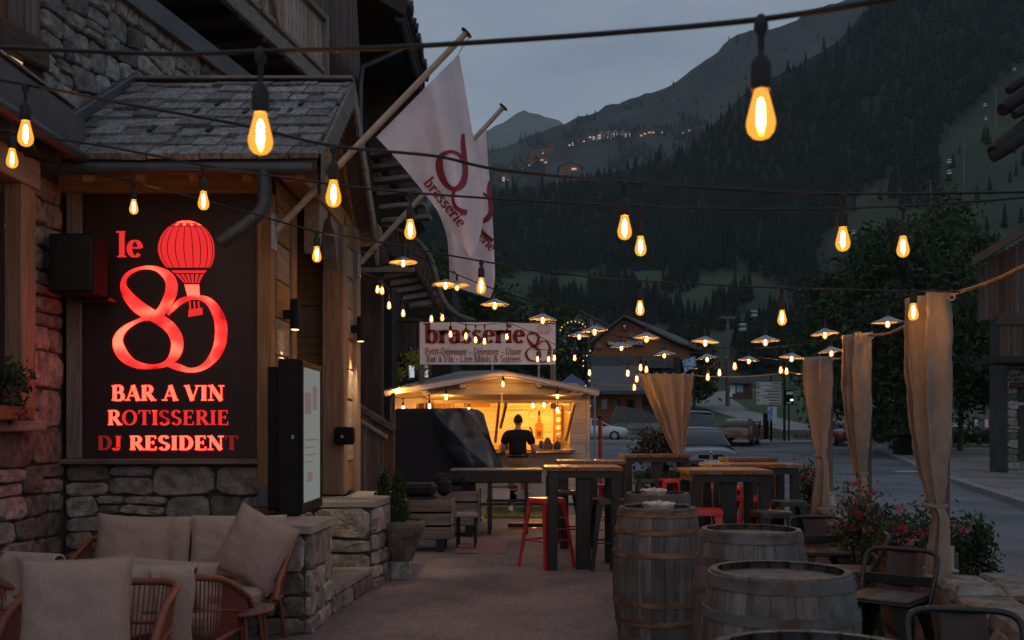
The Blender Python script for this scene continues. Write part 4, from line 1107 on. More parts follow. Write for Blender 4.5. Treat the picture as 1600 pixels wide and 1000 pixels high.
# ---------------------------------------------------------------- illuminated sign
YS_ = 8.5
sg = thing('illuminated_sign', 'dark panel sign with glowing red balloon logo, BAR A VIN, ROTISSERIE, DJ RESIDENT', 'sign', W(267, 722, YS_))
SGO = Vector(sg.location)
b = MB(); p, q = W(131, 721, YS_), W(405, 300, YS_); b.box(p.x, q.x, YS_ - 0.01, YS_ + 0.05, p.z, q.z, c=0.004); b.build('panel', PANEL, sg, off=SGO)
def on_sign(px, py): return W(px, py, YS_ - 0.016)
Z5 = 420 / 1235.0
fz = lambda x, y: on_sign(x * Z5, 280 + y * Z5)
polys_mesh(smooth_stroke(EIGHT), fz).build('numeral_eight', REDLED, sg, off=SGO)
polys_mesh(smooth_stroke(ZERO), fz).build('numeral_zero', REDLED, sg, off=SGO)
def sign_line(s, x0, x1, ytop, ybase, mats, **k):
    h = ybase - ytop
    for i, (c, m_) in enumerate(put_text(s, lambda x, y: on_sign(x0 + x, ybase - y), width=x1 - x0, height=h, **k)):
        m_.build('letter', mats(i), sg, off=SGO)
sign_line('le', 183, 222, 361, 402, lambda i: RED_MID, T=.20)
sign_line('BAR A VIN', 174, 352, 602, 626, lambda i: RED_HOT, T=.25, t=.09, sp=.06)
sign_line('ROTISSERIE', 168, 359, 641, 664, lambda i: RED_HOT if i == 0 else (RED_MID if i in (1, 2) else REDLED if i < 5 else RED_MID), T=.22, t=.08, sp=.04)
sign_line('DJ RESIDENT', 152, 374, 681, 703, lambda i: (RED_DIM, RED_MID)[i] if i < 2 else (RED_DIM if i == 9 else RED_HOT), T=.25, t=.09, sp=.05)
# balloon: gores, cap, skirt, basket (dark gaps between the pieces)
cx, cy, br = 855, 322, 132
def gore(a0, a1, t0, t1, n=12):
    L_ = []
    for i in range(n + 1):
        t = lerp(t0, t1, i / n)              # 0 top .. 1 mouth
        if t < 0.72: ang = math.pi * (t / 0.72) * 0.74; r_ = br * math.sin(ang) * 1.0; y = cy - br * math.cos(ang)
        else: k = (t - 0.72) / 0.28; r_ = lerp(br * math.sin(math.pi * .74), 34, k ** .8); y = lerp(cy - br * math.cos(math.pi * .74), cy + 158, k)
        xo = lerp(0, 26, max(0, t - .5) * 2)
        L_.append((cx + xo + r_ * a0, cx + xo + r_ * a1, y))
    return [[(L_[i][0], L_[i][2]), (L_[i][1], L_[i][2]), (L_[i + 1][1], L_[i + 1][2]), (L_[i + 1][0], L_[i + 1][2])] for i in range(n)]
edges = [-1, -.88, -.66, -.38, -.08, .22, .5, .74, .92, 1]
for i in range(len(edges) - 1):
    g_ = 0.014
    polys_mesh(gore(edges[i] + g_, edges[i + 1] - g_, 0.20, 0.70), fz).build('balloon_gore', RED_MID, sg, off=SGO)
polys_mesh(gore(-.96, .96, 0.03, 0.125), fz).build('balloon_crown', RED_HOT, sg, off=SGO)
for i in range(8):
    a = -1 + i * 0.25
    polys_mesh(gore(a + .03, a + .22, 0.14, 0.185, 3), fz).build('balloon_band', RED_HOT if i % 2 else RED_MID, sg, off=SGO)
polys_mesh(gore(-.96, .96, 0.745, 0.80, 3), fz).build('balloon_band', RED_MID, sg, off=SGO)
for i in range(6):
    a = -1 + i / 3
    polys_mesh(gore(a + .05, a + .28, 0.82, 0.99, 3), fz).build('balloon_skirt', RED_MID, sg, off=SGO)
polys_mesh([[(848, 484), (914, 484), (918, 540), (862, 540)]], fz).build('balloon_mouth', RED_HOT, sg, off=SGO)
for k in range(3): polys_mesh([[(868 + k * 20, 560), (876 + k * 20, 560), (878 + k * 20, 596), (870 + k * 20, 596)]], fz).build('basket_rope', RED_MID, sg, off=SGO)
polys_mesh([[(866, 598), (930, 590), (932, 622), (864, 634)]], fz).build('balloon_basket', RED_MID, sg, off=SGO)

# ---------------------------------------------------------------- menu display case
md = thing('menu_display', 'tall black outdoor menu display with lit screen by the porch', 'display', (-1.78, 8.35, 0.8))
MO = Vector(md.location)
b = MB(); b.box(-1.87, -1.70, 7.95, 8.78, 0.80, 2.06, c=0.012); b.build('housing', BLACK, md, off=MO)
b = MB(); b.box(-1.97, -1.87, 8.02, 8.74, 0.84, 2.00, c=0.01); b.build('back_box', BLACK, md, off=MO)
b = MB(); b.box(-1.70, -1.685, 8.00, 8.74, 0.90, 2.00); scr = b.build('screen', SCREEN, md, off=MO)
for (y0, y1, z0, z1) in [(8.1, 8.35, 1.62, 1.80), (8.42, 8.6, 1.66, 1.86), (8.12, 8.62, 1.40, 1.415), (8.12, 8.5, 1.34, 1.352), (8.12, 8.6, 1.28, 1.292), (8.12, 8.45, 1.22, 1.232), (8.2, 8.4, 1.06, 1.14)]:
    b = MB(); b.box(-1.685, -1.683, y0, y1, z0, z1); b.build('menu_print', SCREENP, scr, off=MO)
for (y0, y1, z0, z1) in [(7.955, 8.0, .82, 2.05), (8.74, 8.78, .82, 2.05), (8.0, 8.74, 2.0, 2.05), (8.0, 8.74, .82, .90)]:
    b = MB(); b.box(-1.699, -1.672, y0, y1, z0, z1, c=.003); b.build('bezel', BLACK, md, off=MO)
b = MB(); b.box(-1.76, -1.74, 7.943, 7.95, 1.42, 1.45); b.build('lock', STEEL_G, md, off=MO)
kb = MB(); kb.box(-1.80, -1.60, 10.08, 10.18, 1.34, 1.52, c=0.02)
kb2 = thing('key_box', 'small black box with a keyhole on the big porch post', 'box', (-1.74, 10.13, 1.43)); kb.build('case', BLACK, kb2, off=(-1.74, 10.13, 1.43))
b = MB(); b.lathe([(0.018, 0), (0.014, 0.01)], 10, Matrix.Translation((-1.72, 10.08, 1.42)) @ Matrix.Rotation(R(90), 4, 'X')); b.build('lock', STEEL_G, kb2, off=(-1.74, 10.13, 1.43))

# loudspeaker
sp_ = thing('loudspeaker', 'black loudspeaker on a bracket between facade and red sign', 'loudspeaker', (-3.63, 8.1, 2.95))
b = MB(); p, q = W(80, 458, 8.0), W(150, 366, 8.0); b.box(p.x, q.x, 7.95, 8.25, p.z, q.z, c=0.012); b.build('cabinet', BLACK, sp_, off=sp_.location)
b = MB(); b.box(p.x + .015, q.x - .015, 7.938, 7.95, p.z + .015, q.z - .015, c=.003); b.build('grille', STEEL_K, sp_, off=sp_.location)
b = MB(); b.box(p.x + .05, q.x - .0, 8.25, 8.42, p.z - .03, p.z, c=.003); b.build('bracket', STEEL_K, sp_, off=sp_.location)

# wall downlights
def downlight(loc, label):
    t = thing('wall_downlight', label, 'wall lamp', loc, group='cylinder lamps on the porch')
    b = MB(); b.lathe([(0.040, -0.13), (0.042, -0.12), (0.042, 0.13), (0.038, 0.135)], 18); b.build('cylinder_body', BLACK, t, sm=40)
    b = MB(); b.box(-0.10, -0.03, -0.03, 0.03, -0.04, 0.04, c=.004); b.build('wall_arm', BLACK, t)
    b = MB(); b.lathe([(0.001, -0.1315), (0.034, -0.1315)], 16, cap0=False, cap1=False); b.build('lens', LED, t)
    l_ = bpy.data.lights.new('lamp_beam', 'SPOT'); l_.energy = 60; l_.color = (1.0, 0.70, 0.38); l_.spot_size = R(70); l_.spot_blend = 0.7; l_.shadow_soft_size = 0.03
    lo = bpy.data.objects.new('lamp_beam', l_); COL.objects.link(lo); lo.parent = t; lo.location = (0, 0, -0.14)
downlight((-1.90, 8.72, 2.50), 'black cylinder downlight above the menu display')
downlight((-1.625, 10.70, 2.57), 'black cylinder downlight beyond the big porch post')

# ---------------------------------------------------------------- flags
def flagpole(name, label, base, tip, Yp):
    t = thing(name, label, 'flag', base)
    b = MB(); d = (tip - base).normalized()
    b.tube([base, tip], [0.030, 0.026], 12); b.build('pole', POLE, t, sm=50, off=base)
    b = MB(); b.tube([tip, tip + d * 0.012], 0.055, 12); b.build('pole_cap', W_DARK, t, off=base)
    b = MB(); b.box(base.x - 0.03, base.x - 0.0, base.y - 0.05, base.y + 0.05, base.z - 0.16, base.z + 0.14, c=.003); b.build('bracket', STEEL_G, t, off=base)
    return t
def flag_cloth(t, Rv, Lv, Yf, disp, base, nu=34, nv=40):
    Rc = catmull([Vector((*p, 0)) for p in Rv], 10); Lc = catmull([Vector((*p, 0)) for p in Lv], 10)
    def fn(u, v):
        a = Rc[min(int(v * (len(Rc) - 1)), len(Rc) - 1)]; c = Lc[min(int(v * (len(Lc) - 1)), len(Lc) - 1)]
        i = v * (len(Rc) - 1); i0 = int(min(i, len(Rc) - 2)); a = Rc[i0].lerp(Rc[i0 + 1], i - i0)
        i = v * (len(Lc) - 1); i0 = int(min(i, len(Lc) - 2)); c = Lc[i0].lerp(Lc[i0 + 1], i - i0)
        p = a.lerp(c, u)
        return W(p.x, p.y, Yf + disp(p.x, p.y))
    b = MB(); b.grid(fn, nu, nv); return b.build('cloth', FLAG, t, sm=180, off=base)
b1, t1 = W(431, 361, 8.3), W(728, 52, 8.3)
f1 = flagpole('flag', 'pink-white brasserie flag on the longer angled pole, in front', b1, t1, 8.3)
def d1_(x, y):
    k = smooth(600, 700, x)
    return 0.05 + 0.10 * k * math.sin((x - 0.22 * y) * 0.085) + 0.03 * math.sin((x + y) * 0.035) + 0.05 * smooth(700, 730, x - (y - 200) * .14)
flag_cloth(f1, [(717, 84), (727, 140), (737, 200), (748, 260), (756, 320), (750, 370), (736, 402)], [(588, 214), (610, 238), (634, 266), (660, 298), (684, 330), (706, 360), (733, 399)], 8.3, d1_, b1)
ZF = 240 / 800.0
def on_flag(px, py): return W(px, py, 8.3 + d1_(px, py) - 0.012)
f1z = lambda x, y: on_flag(560 + x * ZF, 180 + y * ZF)
S1 = [(547, 96, 14), (545, 140, 24), (552, 220, 28), (557, 300, 30), (541, 358, 36), (500, 385, 24), (458, 362, 28), (430, 310, 38), (420, 252, 38), (436, 208, 26), (480, 189, 16), (524, 205, 18), (548, 240, 16)]
S2 = [(500, 385, 20), (491, 430, 14), (503, 474, 20), (538, 500, 26), (566, 507, 28)]
b = MB()
for s_ in (S1, S2):
    m_ = polys_mesh(smooth_stroke(s_, 6), f1z); b.add(m_.v, m_.f)
b.build('numeral_print', PRINT, f1, off=b1)
dxy = Vector((190, 238)).normalized(); upv = Vector((dxy.y, -dxy.x))
b = MB()
for c, m_ in put_text('brasserie', lambda x, y: f1z(336 + dxy.x * x + upv.x * y, 352 + dxy.y * x + upv.y * y), width=302, height=62, T=.2, t=.07, sp=.03): b.add(m_.v, m_.f)
b.build('brasserie_print', PRINT, f1, off=b1)
b = MB(); b.tube([W(735, 55, 8.28), W(716, 84, 8.33)], 0.004, 5); b.build('halyard', STEEL_G, f1, off=b1)
b2, t2 = W(563, 411, 10.9), W(786, 168, 10.9)
f2 = flagpole('flag', 'pink-white flag on the shorter far pole, half hidden behind the other flag', b2, t2, 10.9)
d2_ = lambda x, y: 0.06 + 0.12 * math.sin((x - 0.1 * y) * 0.11) + 0.04 * math.sin((x + y) * 0.05)
flag_cloth(f2, [(759, 203), (764, 270), (769, 330), (772, 390), (773, 440), (766, 466)], [(668, 298), (688, 340), (698, 370), (701, 400), (702, 425), (703, 446)], 10.9, d2_, b2)
f2z = lambda x, y: W(560 + x * ZF, 180 + y * ZF, 10.9 + d2_(560 + x * ZF, 180 + y * ZF) - 0.02)
b = MB()
for s_ in ([(684, 340, 10), (680, 380, 22), (684, 430, 26), (690, 500, 26), (664, 545, 28), (615, 552, 16)], [(606, 420, 22), (640, 406, 16), (676, 424, 14)], [(628, 556, 26), (642, 605, 22), (700, 655, 20)]):
    m_ = polys_mesh(smooth_stroke(s_, 6), f2z); b.add(m_.v, m_.f)
b.build('numeral_print', PRINT, f2, off=b2)
d2v = Vector((70, 72)).normalized(); u2 = Vector((d2v.y, -d2v.x)); b = MB()
for c, m_ in put_text('erie', lambda x, y: f2z(618 + d2v.x * x + u2.x * y, 640 + d2v.y * x + u2.y * y), width=100, height=54, T=.2, t=.07): b.add(m_.v, m_.f)
b.build('brasserie_print', PRINT, f2, off=b2)
# ================================================================== the kiosk
YK = 19.5
kx = lambda px: X(px, YK)
kz = lambda py: EYE - (py - HY) * YK / F
ki = thing('food_kiosk', 'small white boarded food kiosk with lit serving hatch', 'kiosk', (kx(785), YK, 0))
KO = Vector(ki.location)
def kb_(name, x0, x1, y0, y1, z0, z1, m_, par=None, c=0.004):
    b = MB(); b.box(x0, x1, y0, y1, z0, z1, c=c); return b.build(name, m_, par or ki, off=KO)
KL, KR, KBk = kx(612), kx(918), YK + 2.6
apx, apz = kx(785), kz(582); lez, rez = kz(613), kz(612)
def roof_z(x):
    return lerp(lez, apz, (x - kx(600)) / (apx - kx(600))) - 0.03 if x < apx else lerp(apz, rez, (x - apx) / (kx(936) - apx)) - 0.03
hx0, hx1, hz0, hz1 = kx(650), kx(890), 1.10, kz(627)
fw = kb_('front_backing', KL, hx0 - .02, YK + .03, YK + .06, hz0 - .058, 2.1, W_WHITE, c=0)
kb_('front_backing', hx1 + .02, KR, YK + .03, YK + .06, hz0 - .058, 2.1, W_WHITE, c=0)  # unseen backing, added to stop light leaking through the board joints
kb_('front_backing', KL, KR, YK + .03, YK + .06, 0.04, hz0 - .06, W_WHITE, c=0)
z = 0.05
while z < apz - 0.05:
    z1 = z + 0.195
    segs = []
    if z1 <= hz0 + 0.05: segs = [(KL, KR)]
    elif z < hz1 - 0.05: segs = [(KL, hx0), (hx1, KR)]
    else: segs = [(KL, KR)]
    for (a, c) in segs:
        zz = min(z1, 2.9)
        # clip to the gable
        pts = []
        n = 24
        xs = [lerp(a, c, i / n) for i in range(n + 1)]
        xs = [x for x in xs if roof_z(x) > z + 0.02]
        if len(xs) < 2: continue
        top = [(x, YK, min(zz, roof_z(x)) - 0.008) for x in reversed(xs)]
        b = MB(); b.poly([(xs[0], YK, z), (xs[-1], YK, z)] + top, (0, 0.028, 0)); b.build('plank', W_WHITE, ki, off=KO)
    z = z1
kb_('corner_post', KR - 0.02, KR + 0.05, YK - 0.03, YK + 0.06, 0, 2.16, W_WHITE)
for k in range(10):
    kb_('plank', KR, KR + 0.025, YK + 0.07, KBk, 0.05 + k * 0.205, 0.05 + (k + 1) * 0.205 - 0.01, W_WHITE)
kb_('side_wall', KL - .03, KL, YK + 0.05, KBk, 0.05, 2.1, W_WHITE)
kb_('back_wall', KL, KR, KBk, KBk + 0.05, 0.05, 2.5, W_PALE)
for k in range(13):
    kb_('lining_board', hx0 - .3, KR - .05, KBk - 0.03, KBk - 0.004, 0.9 + k * 0.125, 0.9 + (k + 1) * 0.125 - 0.008, W_PALE, c=.003)
kb_('lining_side', KR - 0.06, KR - 0.03, YK + 0.08, KBk - .04, 0.9, 2.2, W_PALE, c=0)
kb_('lining_side', hx0 - 0.5, hx0 - 0.47, YK + 0.08, KBk - .04, 0.9, 2.3, W_PALE, c=0)
kb_('ceiling', KL, KR, YK + 0.08, KBk, 2.22, 2.25, W_PALE, c=0)
kb_('floor', KL, KR, YK + 0.05, KBk, 0.02, 0.08, W_BRN_X, c=0)
kb_('counter', kx(690), kx(897), YK - 0.38, YK + 0.25, 1.06, 1.10, W_WARM_X, c=.006)
kb_('wall_shelf', kx(720), kx(830), KBk - 0.32, KBk - 0.04, 1.92, 1.95, W_PALE)
# interior fittings
kb_('menu_board', kx(715), kx(762), KBk - 0.06, KBk - 0.035, 1.98, 2.18, W_WARM_X)
kb_('cupboard', kx(664), kx(700), KBk - 0.4, KBk - 0.04, 1.7, 2.2, W_WARM_Z)
def wallmark(name, pts, m_=W_TOP, th=0.004):
    b = MB(); b.poly([(kx(a), KBk - 0.034, kz(c)) for a, c in pts], (0, -th, 0)); return b.build(name, m_, ki, off=KO)
o_ = 0.965
wallmark('bottle_print', [(841, 671), (841, 662), (845, 658), (846, 648), (850, 648), (851, 658), (855, 662), (855, 671), (855, 688), (841, 688)], W_WARM_X)
wallmark('bottle_label', [(844, 674), (852, 674), (852, 684), (844, 684)], W_BRN_X, 0.008)
wallmark('bottle_cap', [(846, 638), (850, 638), (850, 647), (846, 647)], INK, 0.006)
for k in range(2):
    b = MB(); b.tube([Vector((kx(a), KBk - 0.05, kz(c))) for a, c in arc(836 + k * 22, 648, 8, 9, 200, 340, 8)], 0.012, 6); b.build('hanging_pan', STEEL_G, ki, sm=60, off=KO)
b = MB(); b.tube([Vector((kx(a), KBk - 0.05, kz(c))) for a, c in arc(826, 684, 10, 20, 300, 400, 8)], 0.02, 6); b.build('hose', STEEL_R, ki, sm=60, off=KO)
kb_('shelf_unit', kx(873), kx(886), KBk - 0.5, KBk - 0.06, 1.2, 2.0, W_WARM_Z)
for k in range(4): kb_('jar', kx(874) + .02, kx(885), KBk - 0.56, KBk - 0.5, 1.3 + k * .17, 1.41 + k * .17, STEEL_G, c=.02)
for k, px in enumerate((783, 790, 798, 838, 846, 855, 862, 870)):
    b = MB(); r_ = 0.05 + 0.02 * (k % 3); b.lathe([(r_, 0), (r_ * 1.05, .05 + .03 * (k % 2)), (r_ * .6, .09 + .05 * (k % 3)), (r_ * .3, .11 + .06 * (k % 3))], 10, Matrix.Translation((kx(px), YK + (-0.2 if k % 2 else 0.05), 1.10))); b.build('utensil_pot', (STEEL_G, STEEL_K, W_BRN_X)[k % 3], ki, sm=50, off=KO)
for k in range(5):
    b = MB(); b.bar((kx(872 + k * 3.4), YK + .15, 1.10), (kx(871 + k * 3.8), YK + .15, 1.36 + .03 * (k % 2)), .02, .01); b.build('skewer', W_PALE, ki, off=KO)
# propped up hatch flaps
for (a, c) in ((668, 783), (786, 905)):
    b = MB(); b.poly([(kx(a), YK - 0.75, hz1 + .10), (kx(c), YK - 0.75, hz1 + .10), (kx(c), YK - .01, hz1 + .03), (kx(a), YK - .01, hz1 + .03)], (0, 0, 0.03)); b.build('hatch_flap', W_WHITE, ki, off=KO)
for (a, ya, c, yc) in ((780, 630, 774, 690), (791, 630, 782, 668), (896, 630, 884, 688), (672, 630, 682, 665)):
    b = MB(); b.bar((kx(a) * .985, YK - .6, kz(ya) - .02), (kx(c), YK - .02, kz(yc)), .05, .07, .005); b.build('flap_prop', W_WARM_Z, ki, off=KO)
# roof: two felted slopes
b = MB(); b.poly([W(600, 613, 18.95), W(785, 582, 18.95), Vector((apx - .05, 22.3, 2.77)), Vector((X(718, 22.3), 22.3, 2.745))], (0, 0, 0.045)); b.build('roof_slope', FELT, ki, off=KO)
b = MB(); b.poly([W(785, 582, 18.95), W(936, 612, 18.95), Vector((kx(936), 22.3, 2.20)), Vector((apx - .05, 22.3, 2.77))], (0, 0, 0.045)); b.build('roof_slope', FELT, ki, off=KO)
b = MB(); b.bar(W(601, 615, 18.93), W(785, 585, 18.93), .03, .09); b.build('bargeboard', W_WHITE, ki, off=KO)
b = MB(); b.bar(W(785, 585, 18.93), W(936, 615, 18.93), .03, .09); b.build('bargeboard', W_WHITE, ki, off=KO)
for (a, c) in ((722, 601), (842, 600), (664, 612), (898, 612)):
    p = W(a, c, 19.0); kb_('purlin', p.x - .05, p.x + .05, 18.96, 19.5, p.z - .06, p.z + .02, W_WHITE)

# ---------------------------------------------------------------- the banner on its posts
YB = 19.9
bn = thing('brasserie_banner', 'long white brasserie banner on two wooden posts above the kiosk', 'banner', (X(762, YB), YB, 2.0))
BO = Vector(bn.location)
for px in (658.5, 864.5):
    b = MB(); p = W(px, 602 if px < 700 else 596, YB); b.box(p.x - .055, p.x + .055, YB + .01, YB + .11, 1.9, W(px, 502, YB).z, c=.006); b.build('post', W_GREY_Z, bn, off=BO)
for px in (769, 842):
    b = MB(); p = W(px, 590, YB); b.tube([(p.x, YB + .06, 2.3), (p.x, YB + .06, W(px, 505, YB).z)], .02, 8); b.build('steel_stay', STEEL_G, bn, off=BO)
def on_ban(px, py): return W(px, py, YB - .012)
b = MB(); b.grid(lambda u, v: W(lerp(656, 868, u), lerp(503.5, 569.5, v), YB - .004 + .012 * math.sin(u * 9) * math.sin(v * 3)), 30, 6); b.build('cloth', BANNER, bn, sm=180, off=BO)
def ban_line(s, x0, x1, base, h, name, **k):
    b = MB()
    for c, m_ in put_text(s, lambda x, y: W(x0 + x, base - y, YB - .026), width=x1 - x0, height=h, **k): b.add(m_.v, m_.f)
    b.build(name, PRINT, bn, off=BO)
ban_line('brasserie', 663, 820, 536, 31, 'headline', T=.24, t=.08, sp=.02)
ban_line('Petit-Déjeuner - Déjeuner - Dîner', 664, 815, 554, 10.5, 'menu_line', T=.15, t=.075)
ban_line('Bar à Vin - Live Music & Soirées', 666, 814, 565.5, 10.5, 'menu_line', T=.15, t=.075)
ban_line('le', 828, 836, 523, 7, 'small_word', T=.2, t=.1)
lg = lambda x, y: W(820 + (x - 517) * 42 / 530, 519 + (y - 405) * 47 / 475, YB - .026)
b = MB()
for s_ in (EIGHT, ZERO):
    m_ = polys_mesh(smooth_stroke(s_), lg); b.add(m_.v, m_.f)
for a in (-1, -.5, 0, .5, 1):
    pts = [(850 + 9.5 * math.sin(t * .3) * a + 0.0, 514 - 8.5 * math.cos(t * .3)) for t in range(0, 10)]
    m_ = polys_mesh(strip(pts, [.8] * len(pts)), lambda x, y: W(x, y, YB - .026)); b.add(m_.v, m_.f)
b.build('balloon_logo', PRINT, bn, off=BO)

# ================================================================== the man at the kiosk
def skinned(name, verts, edges, radii, m_, parent, sub=2, root=0):
    me = bpy.data.meshes.new(name); me.from_pydata(verts, edges, []); me.materials.append(m_)
    o = link(name, me, parent)
    k = o.modifiers.new('skin', 'SKIN'); k.use_smooth_shade = True
    for i, r_ in enumerate(radii):
        r_ = r_ if isinstance(r_, tuple) else (r_, r_)
        me.skin_vertices[0].data[i].radius = r_
    me.skin_vertices[0].data[root].use_root = True
    s = o.modifiers.new('subdivision', 'SUBSURF'); s.levels = sub; s.render_levels = sub
    return o
pm = thing('person', 'person in black polo and khaki trousers working at the kiosk counter, back turned', 'person', (X(809, 17.9), 17.9, 0), R(-4))
bv = [(0, 0, .97), (0, 0, 1.12), (0, .01, 1.28), (0, .02, 1.42), (0, .035, 1.50), (0, .06, 1.58),
      (-.20, .02, 1.40), (-.275, .03, 1.13), (-.25, .24, 1.05), (-.235, .31, 1.04), (.20, .02, 1.40), (.285, .03, 1.13), (.27, .23, 1.03), (.26, .30, 1.02),
      (-.10, 0, .90), (-.115, .02, .50), (-.12, -.02, .09), (-.13, .12, .03), (.10, 0, .90), (.125, .01, .50), (.15, -.03, .09), (.17, .11, .03)]
be = [(0, 1), (1, 2), (2, 3), (3, 4), (4, 5), (3, 6), (6, 7), (7, 8), (8, 9), (3, 10), (10, 11), (11, 12), (12, 13), (0, 14), (14, 15), (15, 16), (16, 17), (0, 18), (18, 19), (19, 20), (20, 21)]
br_ = [(.12, .08), (.12, .08), (.12, .08), (.10, .06), .05, .052, .05, .045, .032, .026, .05, .045, .032, .026, .085, .06, .042, .035, .085, .06, .042, .035]
skinned('body', bv, be, br_, SKIN, pm)
# hands with fingers
for s, hx, hy, hz_ in ((-1, -.232, .335, 1.035), (1, .258, .325, 1.015)):
    hv = [(hx, hy - .03, hz_), (hx, hy + .035, hz_)]; he = [(0, 1)]; hr = [(.034, .018), (.038, .016)]
    for q in range(4):
        ox = (q - 1.5) * .019; l_ = (.032, .038, .036, .028)[q]
        i0 = len(hv); hv += [(hx + ox, hy + .07, hz_), (hx + ox, hy + .07 + l_, hz_ - .02), (hx + ox, hy + .08 + l_, hz_ - .045)]; he += [(1, i0), (i0, i0 + 1), (i0 + 1, i0 + 2)]; hr += [.010, .009, .008]
    i0 = len(hv); hv += [(hx - s * .045, hy + .02, hz_ - .005), (hx - s * .055, hy + .06, hz_ - .02)]; he += [(0, i0), (i0, i0 + 1)]; hr += [.012, .010]
    skinned('hand', hv, he, hr, SKIN, pm, 1)
# head: a shaped skull with jaw, nose, ears
def headfn(u, v):
    th = 2 * math.pi * u; ph = math.pi * v
    x = .076 * math.sin(ph) * math.cos(th); y = .096 * math.sin(ph) * math.sin(th); z = .118 * math.cos(ph)
    if z < -.02: k = smooth(-.02, -.118, z) if False else min(1, (-.02 - z) / .1); x *= 1 - .25 * k; y = y * (1 - .12 * k) + (.012 * k)
    f = math.exp(-((th - math.pi / 2) / .22) ** 2) * math.exp(-((z + .015) / .03) ** 2); y += .022 * f
    e = math.exp(-((abs(th - math.pi / 2) - .42) / .18) ** 2) * math.exp(-((z - .012) / .018) ** 2); y -= .008 * e
    mth = math.exp(-((th - math.pi / 2) / .35) ** 2) * math.exp(-((z + .06) / .012) ** 2); y += .006 * mth
    return (x, y, z)
HT = Matrix.Translation((0, .085, 1.635)) @ Matrix.Rotation(R(-14), 4, 'X')
b = MB(); b.grid(headfn, 28, 20); b.v = [tuple(HT @ Vector(p)) for p in b.v]; b.build('head', SKIN, pm, sm=180)
for s in (-1, 1):
    b = MB(); b.lathe([(.004, -.008), (.026, -.006), (.028, .002), (.018, .008)], 10, HT @ Matrix.Translation((s * .076, -.008, .0)) @ Matrix.Rotation(R(90), 4, 'Y') @ Matrix.Diagonal((1.15, .7, 1, 1))); b.build('ear', SKIN, pm, sm=180)
    b = MB(); b.lathe([(.001, -.01), (.011, -.004), (.011, .004), (.001, .01)], 8, HT @ Matrix.Translation((s * .03, .085, .012))); b.build('eye', WHITE, pm, sm=180)
def hairfn(u, v):
    th = 2 * math.pi * u; lim = .50 + .16 * max(0, -math.sin(th)) + .02 * math.sin(9 * th)
    p = Vector(headfn(u, v * lim)); return p * 1.075 + Vector((0, -.003, .004))
b = MB(); b.grid(hairfn, 28, 12); b.v = [tuple(HT @ Vector(p)) for p in b.v]; b.build('hair', HAIR, pm, sm=180)
sv = [(0, 0, 1.0), (0, 0, 1.12), (0, .01, 1.28), (0, .02, 1.41), (0, .032, 1.475), (-.20, .02, 1.40), (-.255, .025, 1.21), (.20, .02, 1.40), (.26, .025, 1.21)]
skinned('polo_shirt', sv, [(0, 1), (1, 2), (2, 3), (3, 4), (3, 5), (5, 6), (3, 7), (7, 8)], [(.175, .125), (.175, .125), (.19, .135), (.175, .12), (.09, .085), .092, .08, .092, .08], SHIRT, pm)
tv_ = [(0, 0, 1.02), (0, 0, .94), (-.10, 0, .86), (-.115, .02, .50), (-.12, -.02, .11), (.10, 0, .86), (.125, .01, .50), (.15, -.03, .11)]
skinned('trousers', tv_, [(0, 1), (1, 2), (2, 3), (3, 4), (1, 5), (5, 6), (6, 7)], [(.165, .12), (.17, .125), .102, .078, .062, .102, .078, .062], KHAKI, pm)
for x, y in ((-.125, .03), (.16, .02)):
    b = MB(); b.grid(lambda u, v: (x + .05 * math.cos(6.2832 * u) * math.sin(math.pi * v) * (1 if math.sin(6.2832 * u) < 0 else .92), y + .145 * math.sin(6.2832 * u) * math.sin(math.pi * v), max(0.0, .045 + .055 * math.cos(math.pi * v)) + (.03 * max(0, -math.sin(6.2832 * u)) if v < .5 else 0)), 18, 10); b.build('shoe', WHITE, pm, sm=180)
b = MB(); b.lathe([(.178, 0), (.18, .02), (.178, .04)], 22, Matrix.Translation((0, 0, .985)) @ Matrix.Diagonal((1, .74, 1, 1)), cap0=False, cap1=False); b.build('belt', BLACK, pm, sm=180)

# ================================================================== things in front of the kiosk
tp = thing('covered_grill', 'tall black covered barbecue under a shiny blue-black tarpaulin beside the kiosk', 'covered grill', (X(690, 16.6), 16.6, 0))
TO = Vector(tp.location)
b = MB(); b.box(X(616, 16.6), X(742, 16.6), 16.6, 17.5, 0, 1.84, c=.04); b.build('black_cover', BLKCUSH, tp, off=TO)
def tarp(u, v):
    l_ = (ipl([(0, 676), (.3, 682), (.6, 700), (.85, 728), (1, 738)], v), lerp(641, 752, v))
    r_ = (ipl([(0, 746), (.12, 756), (.5, 768), (.8, 783), (1, 790)], v), ipl([(0, 640), (.12, 646), (1, 748)], v))
    px = lerp(l_[0], r_[0], u); py = lerp(l_[1], r_[1], u) - 3 * math.sin(math.pi * u) * (1 - v)
    d = -.10 - .35 * math.sin(math.pi * min(1, u * 1.05)) * (0.4 + .6 * v) + .10 * math.sin(u * 9 + v * 5) * v + .08 * noise.noise(Vector((u * 4, v * 3, 1))) + .07 * abs(math.sin(u * 5 - v * 4))
    return W(px, py, 16.5 + d)
b = MB(); b.grid(tarp, 40, 40); b.build('tarpaulin', TARP, tp, sm=180, off=TO)
dj = thing('serving_table', 'long dark grey folding table in front of the kiosk', 'table', (X(775, 14.2), 14.2, 0))
DO = Vector(dj.location)
b = MB(); b.box(X(705, 14.2), X(846, 14.2), 14.0, 14.7, .74, .90, c=.01); b.build('case_top', STEEL_K, dj, off=DO)
b = MB(); b.box(X(704, 14.2), X(847, 14.2), 13.98, 14.72, .90, .925, c=.005); b.build('table_top', mat('grey_laminate', (.14, .14, .13), rough=.6), dj, off=DO)
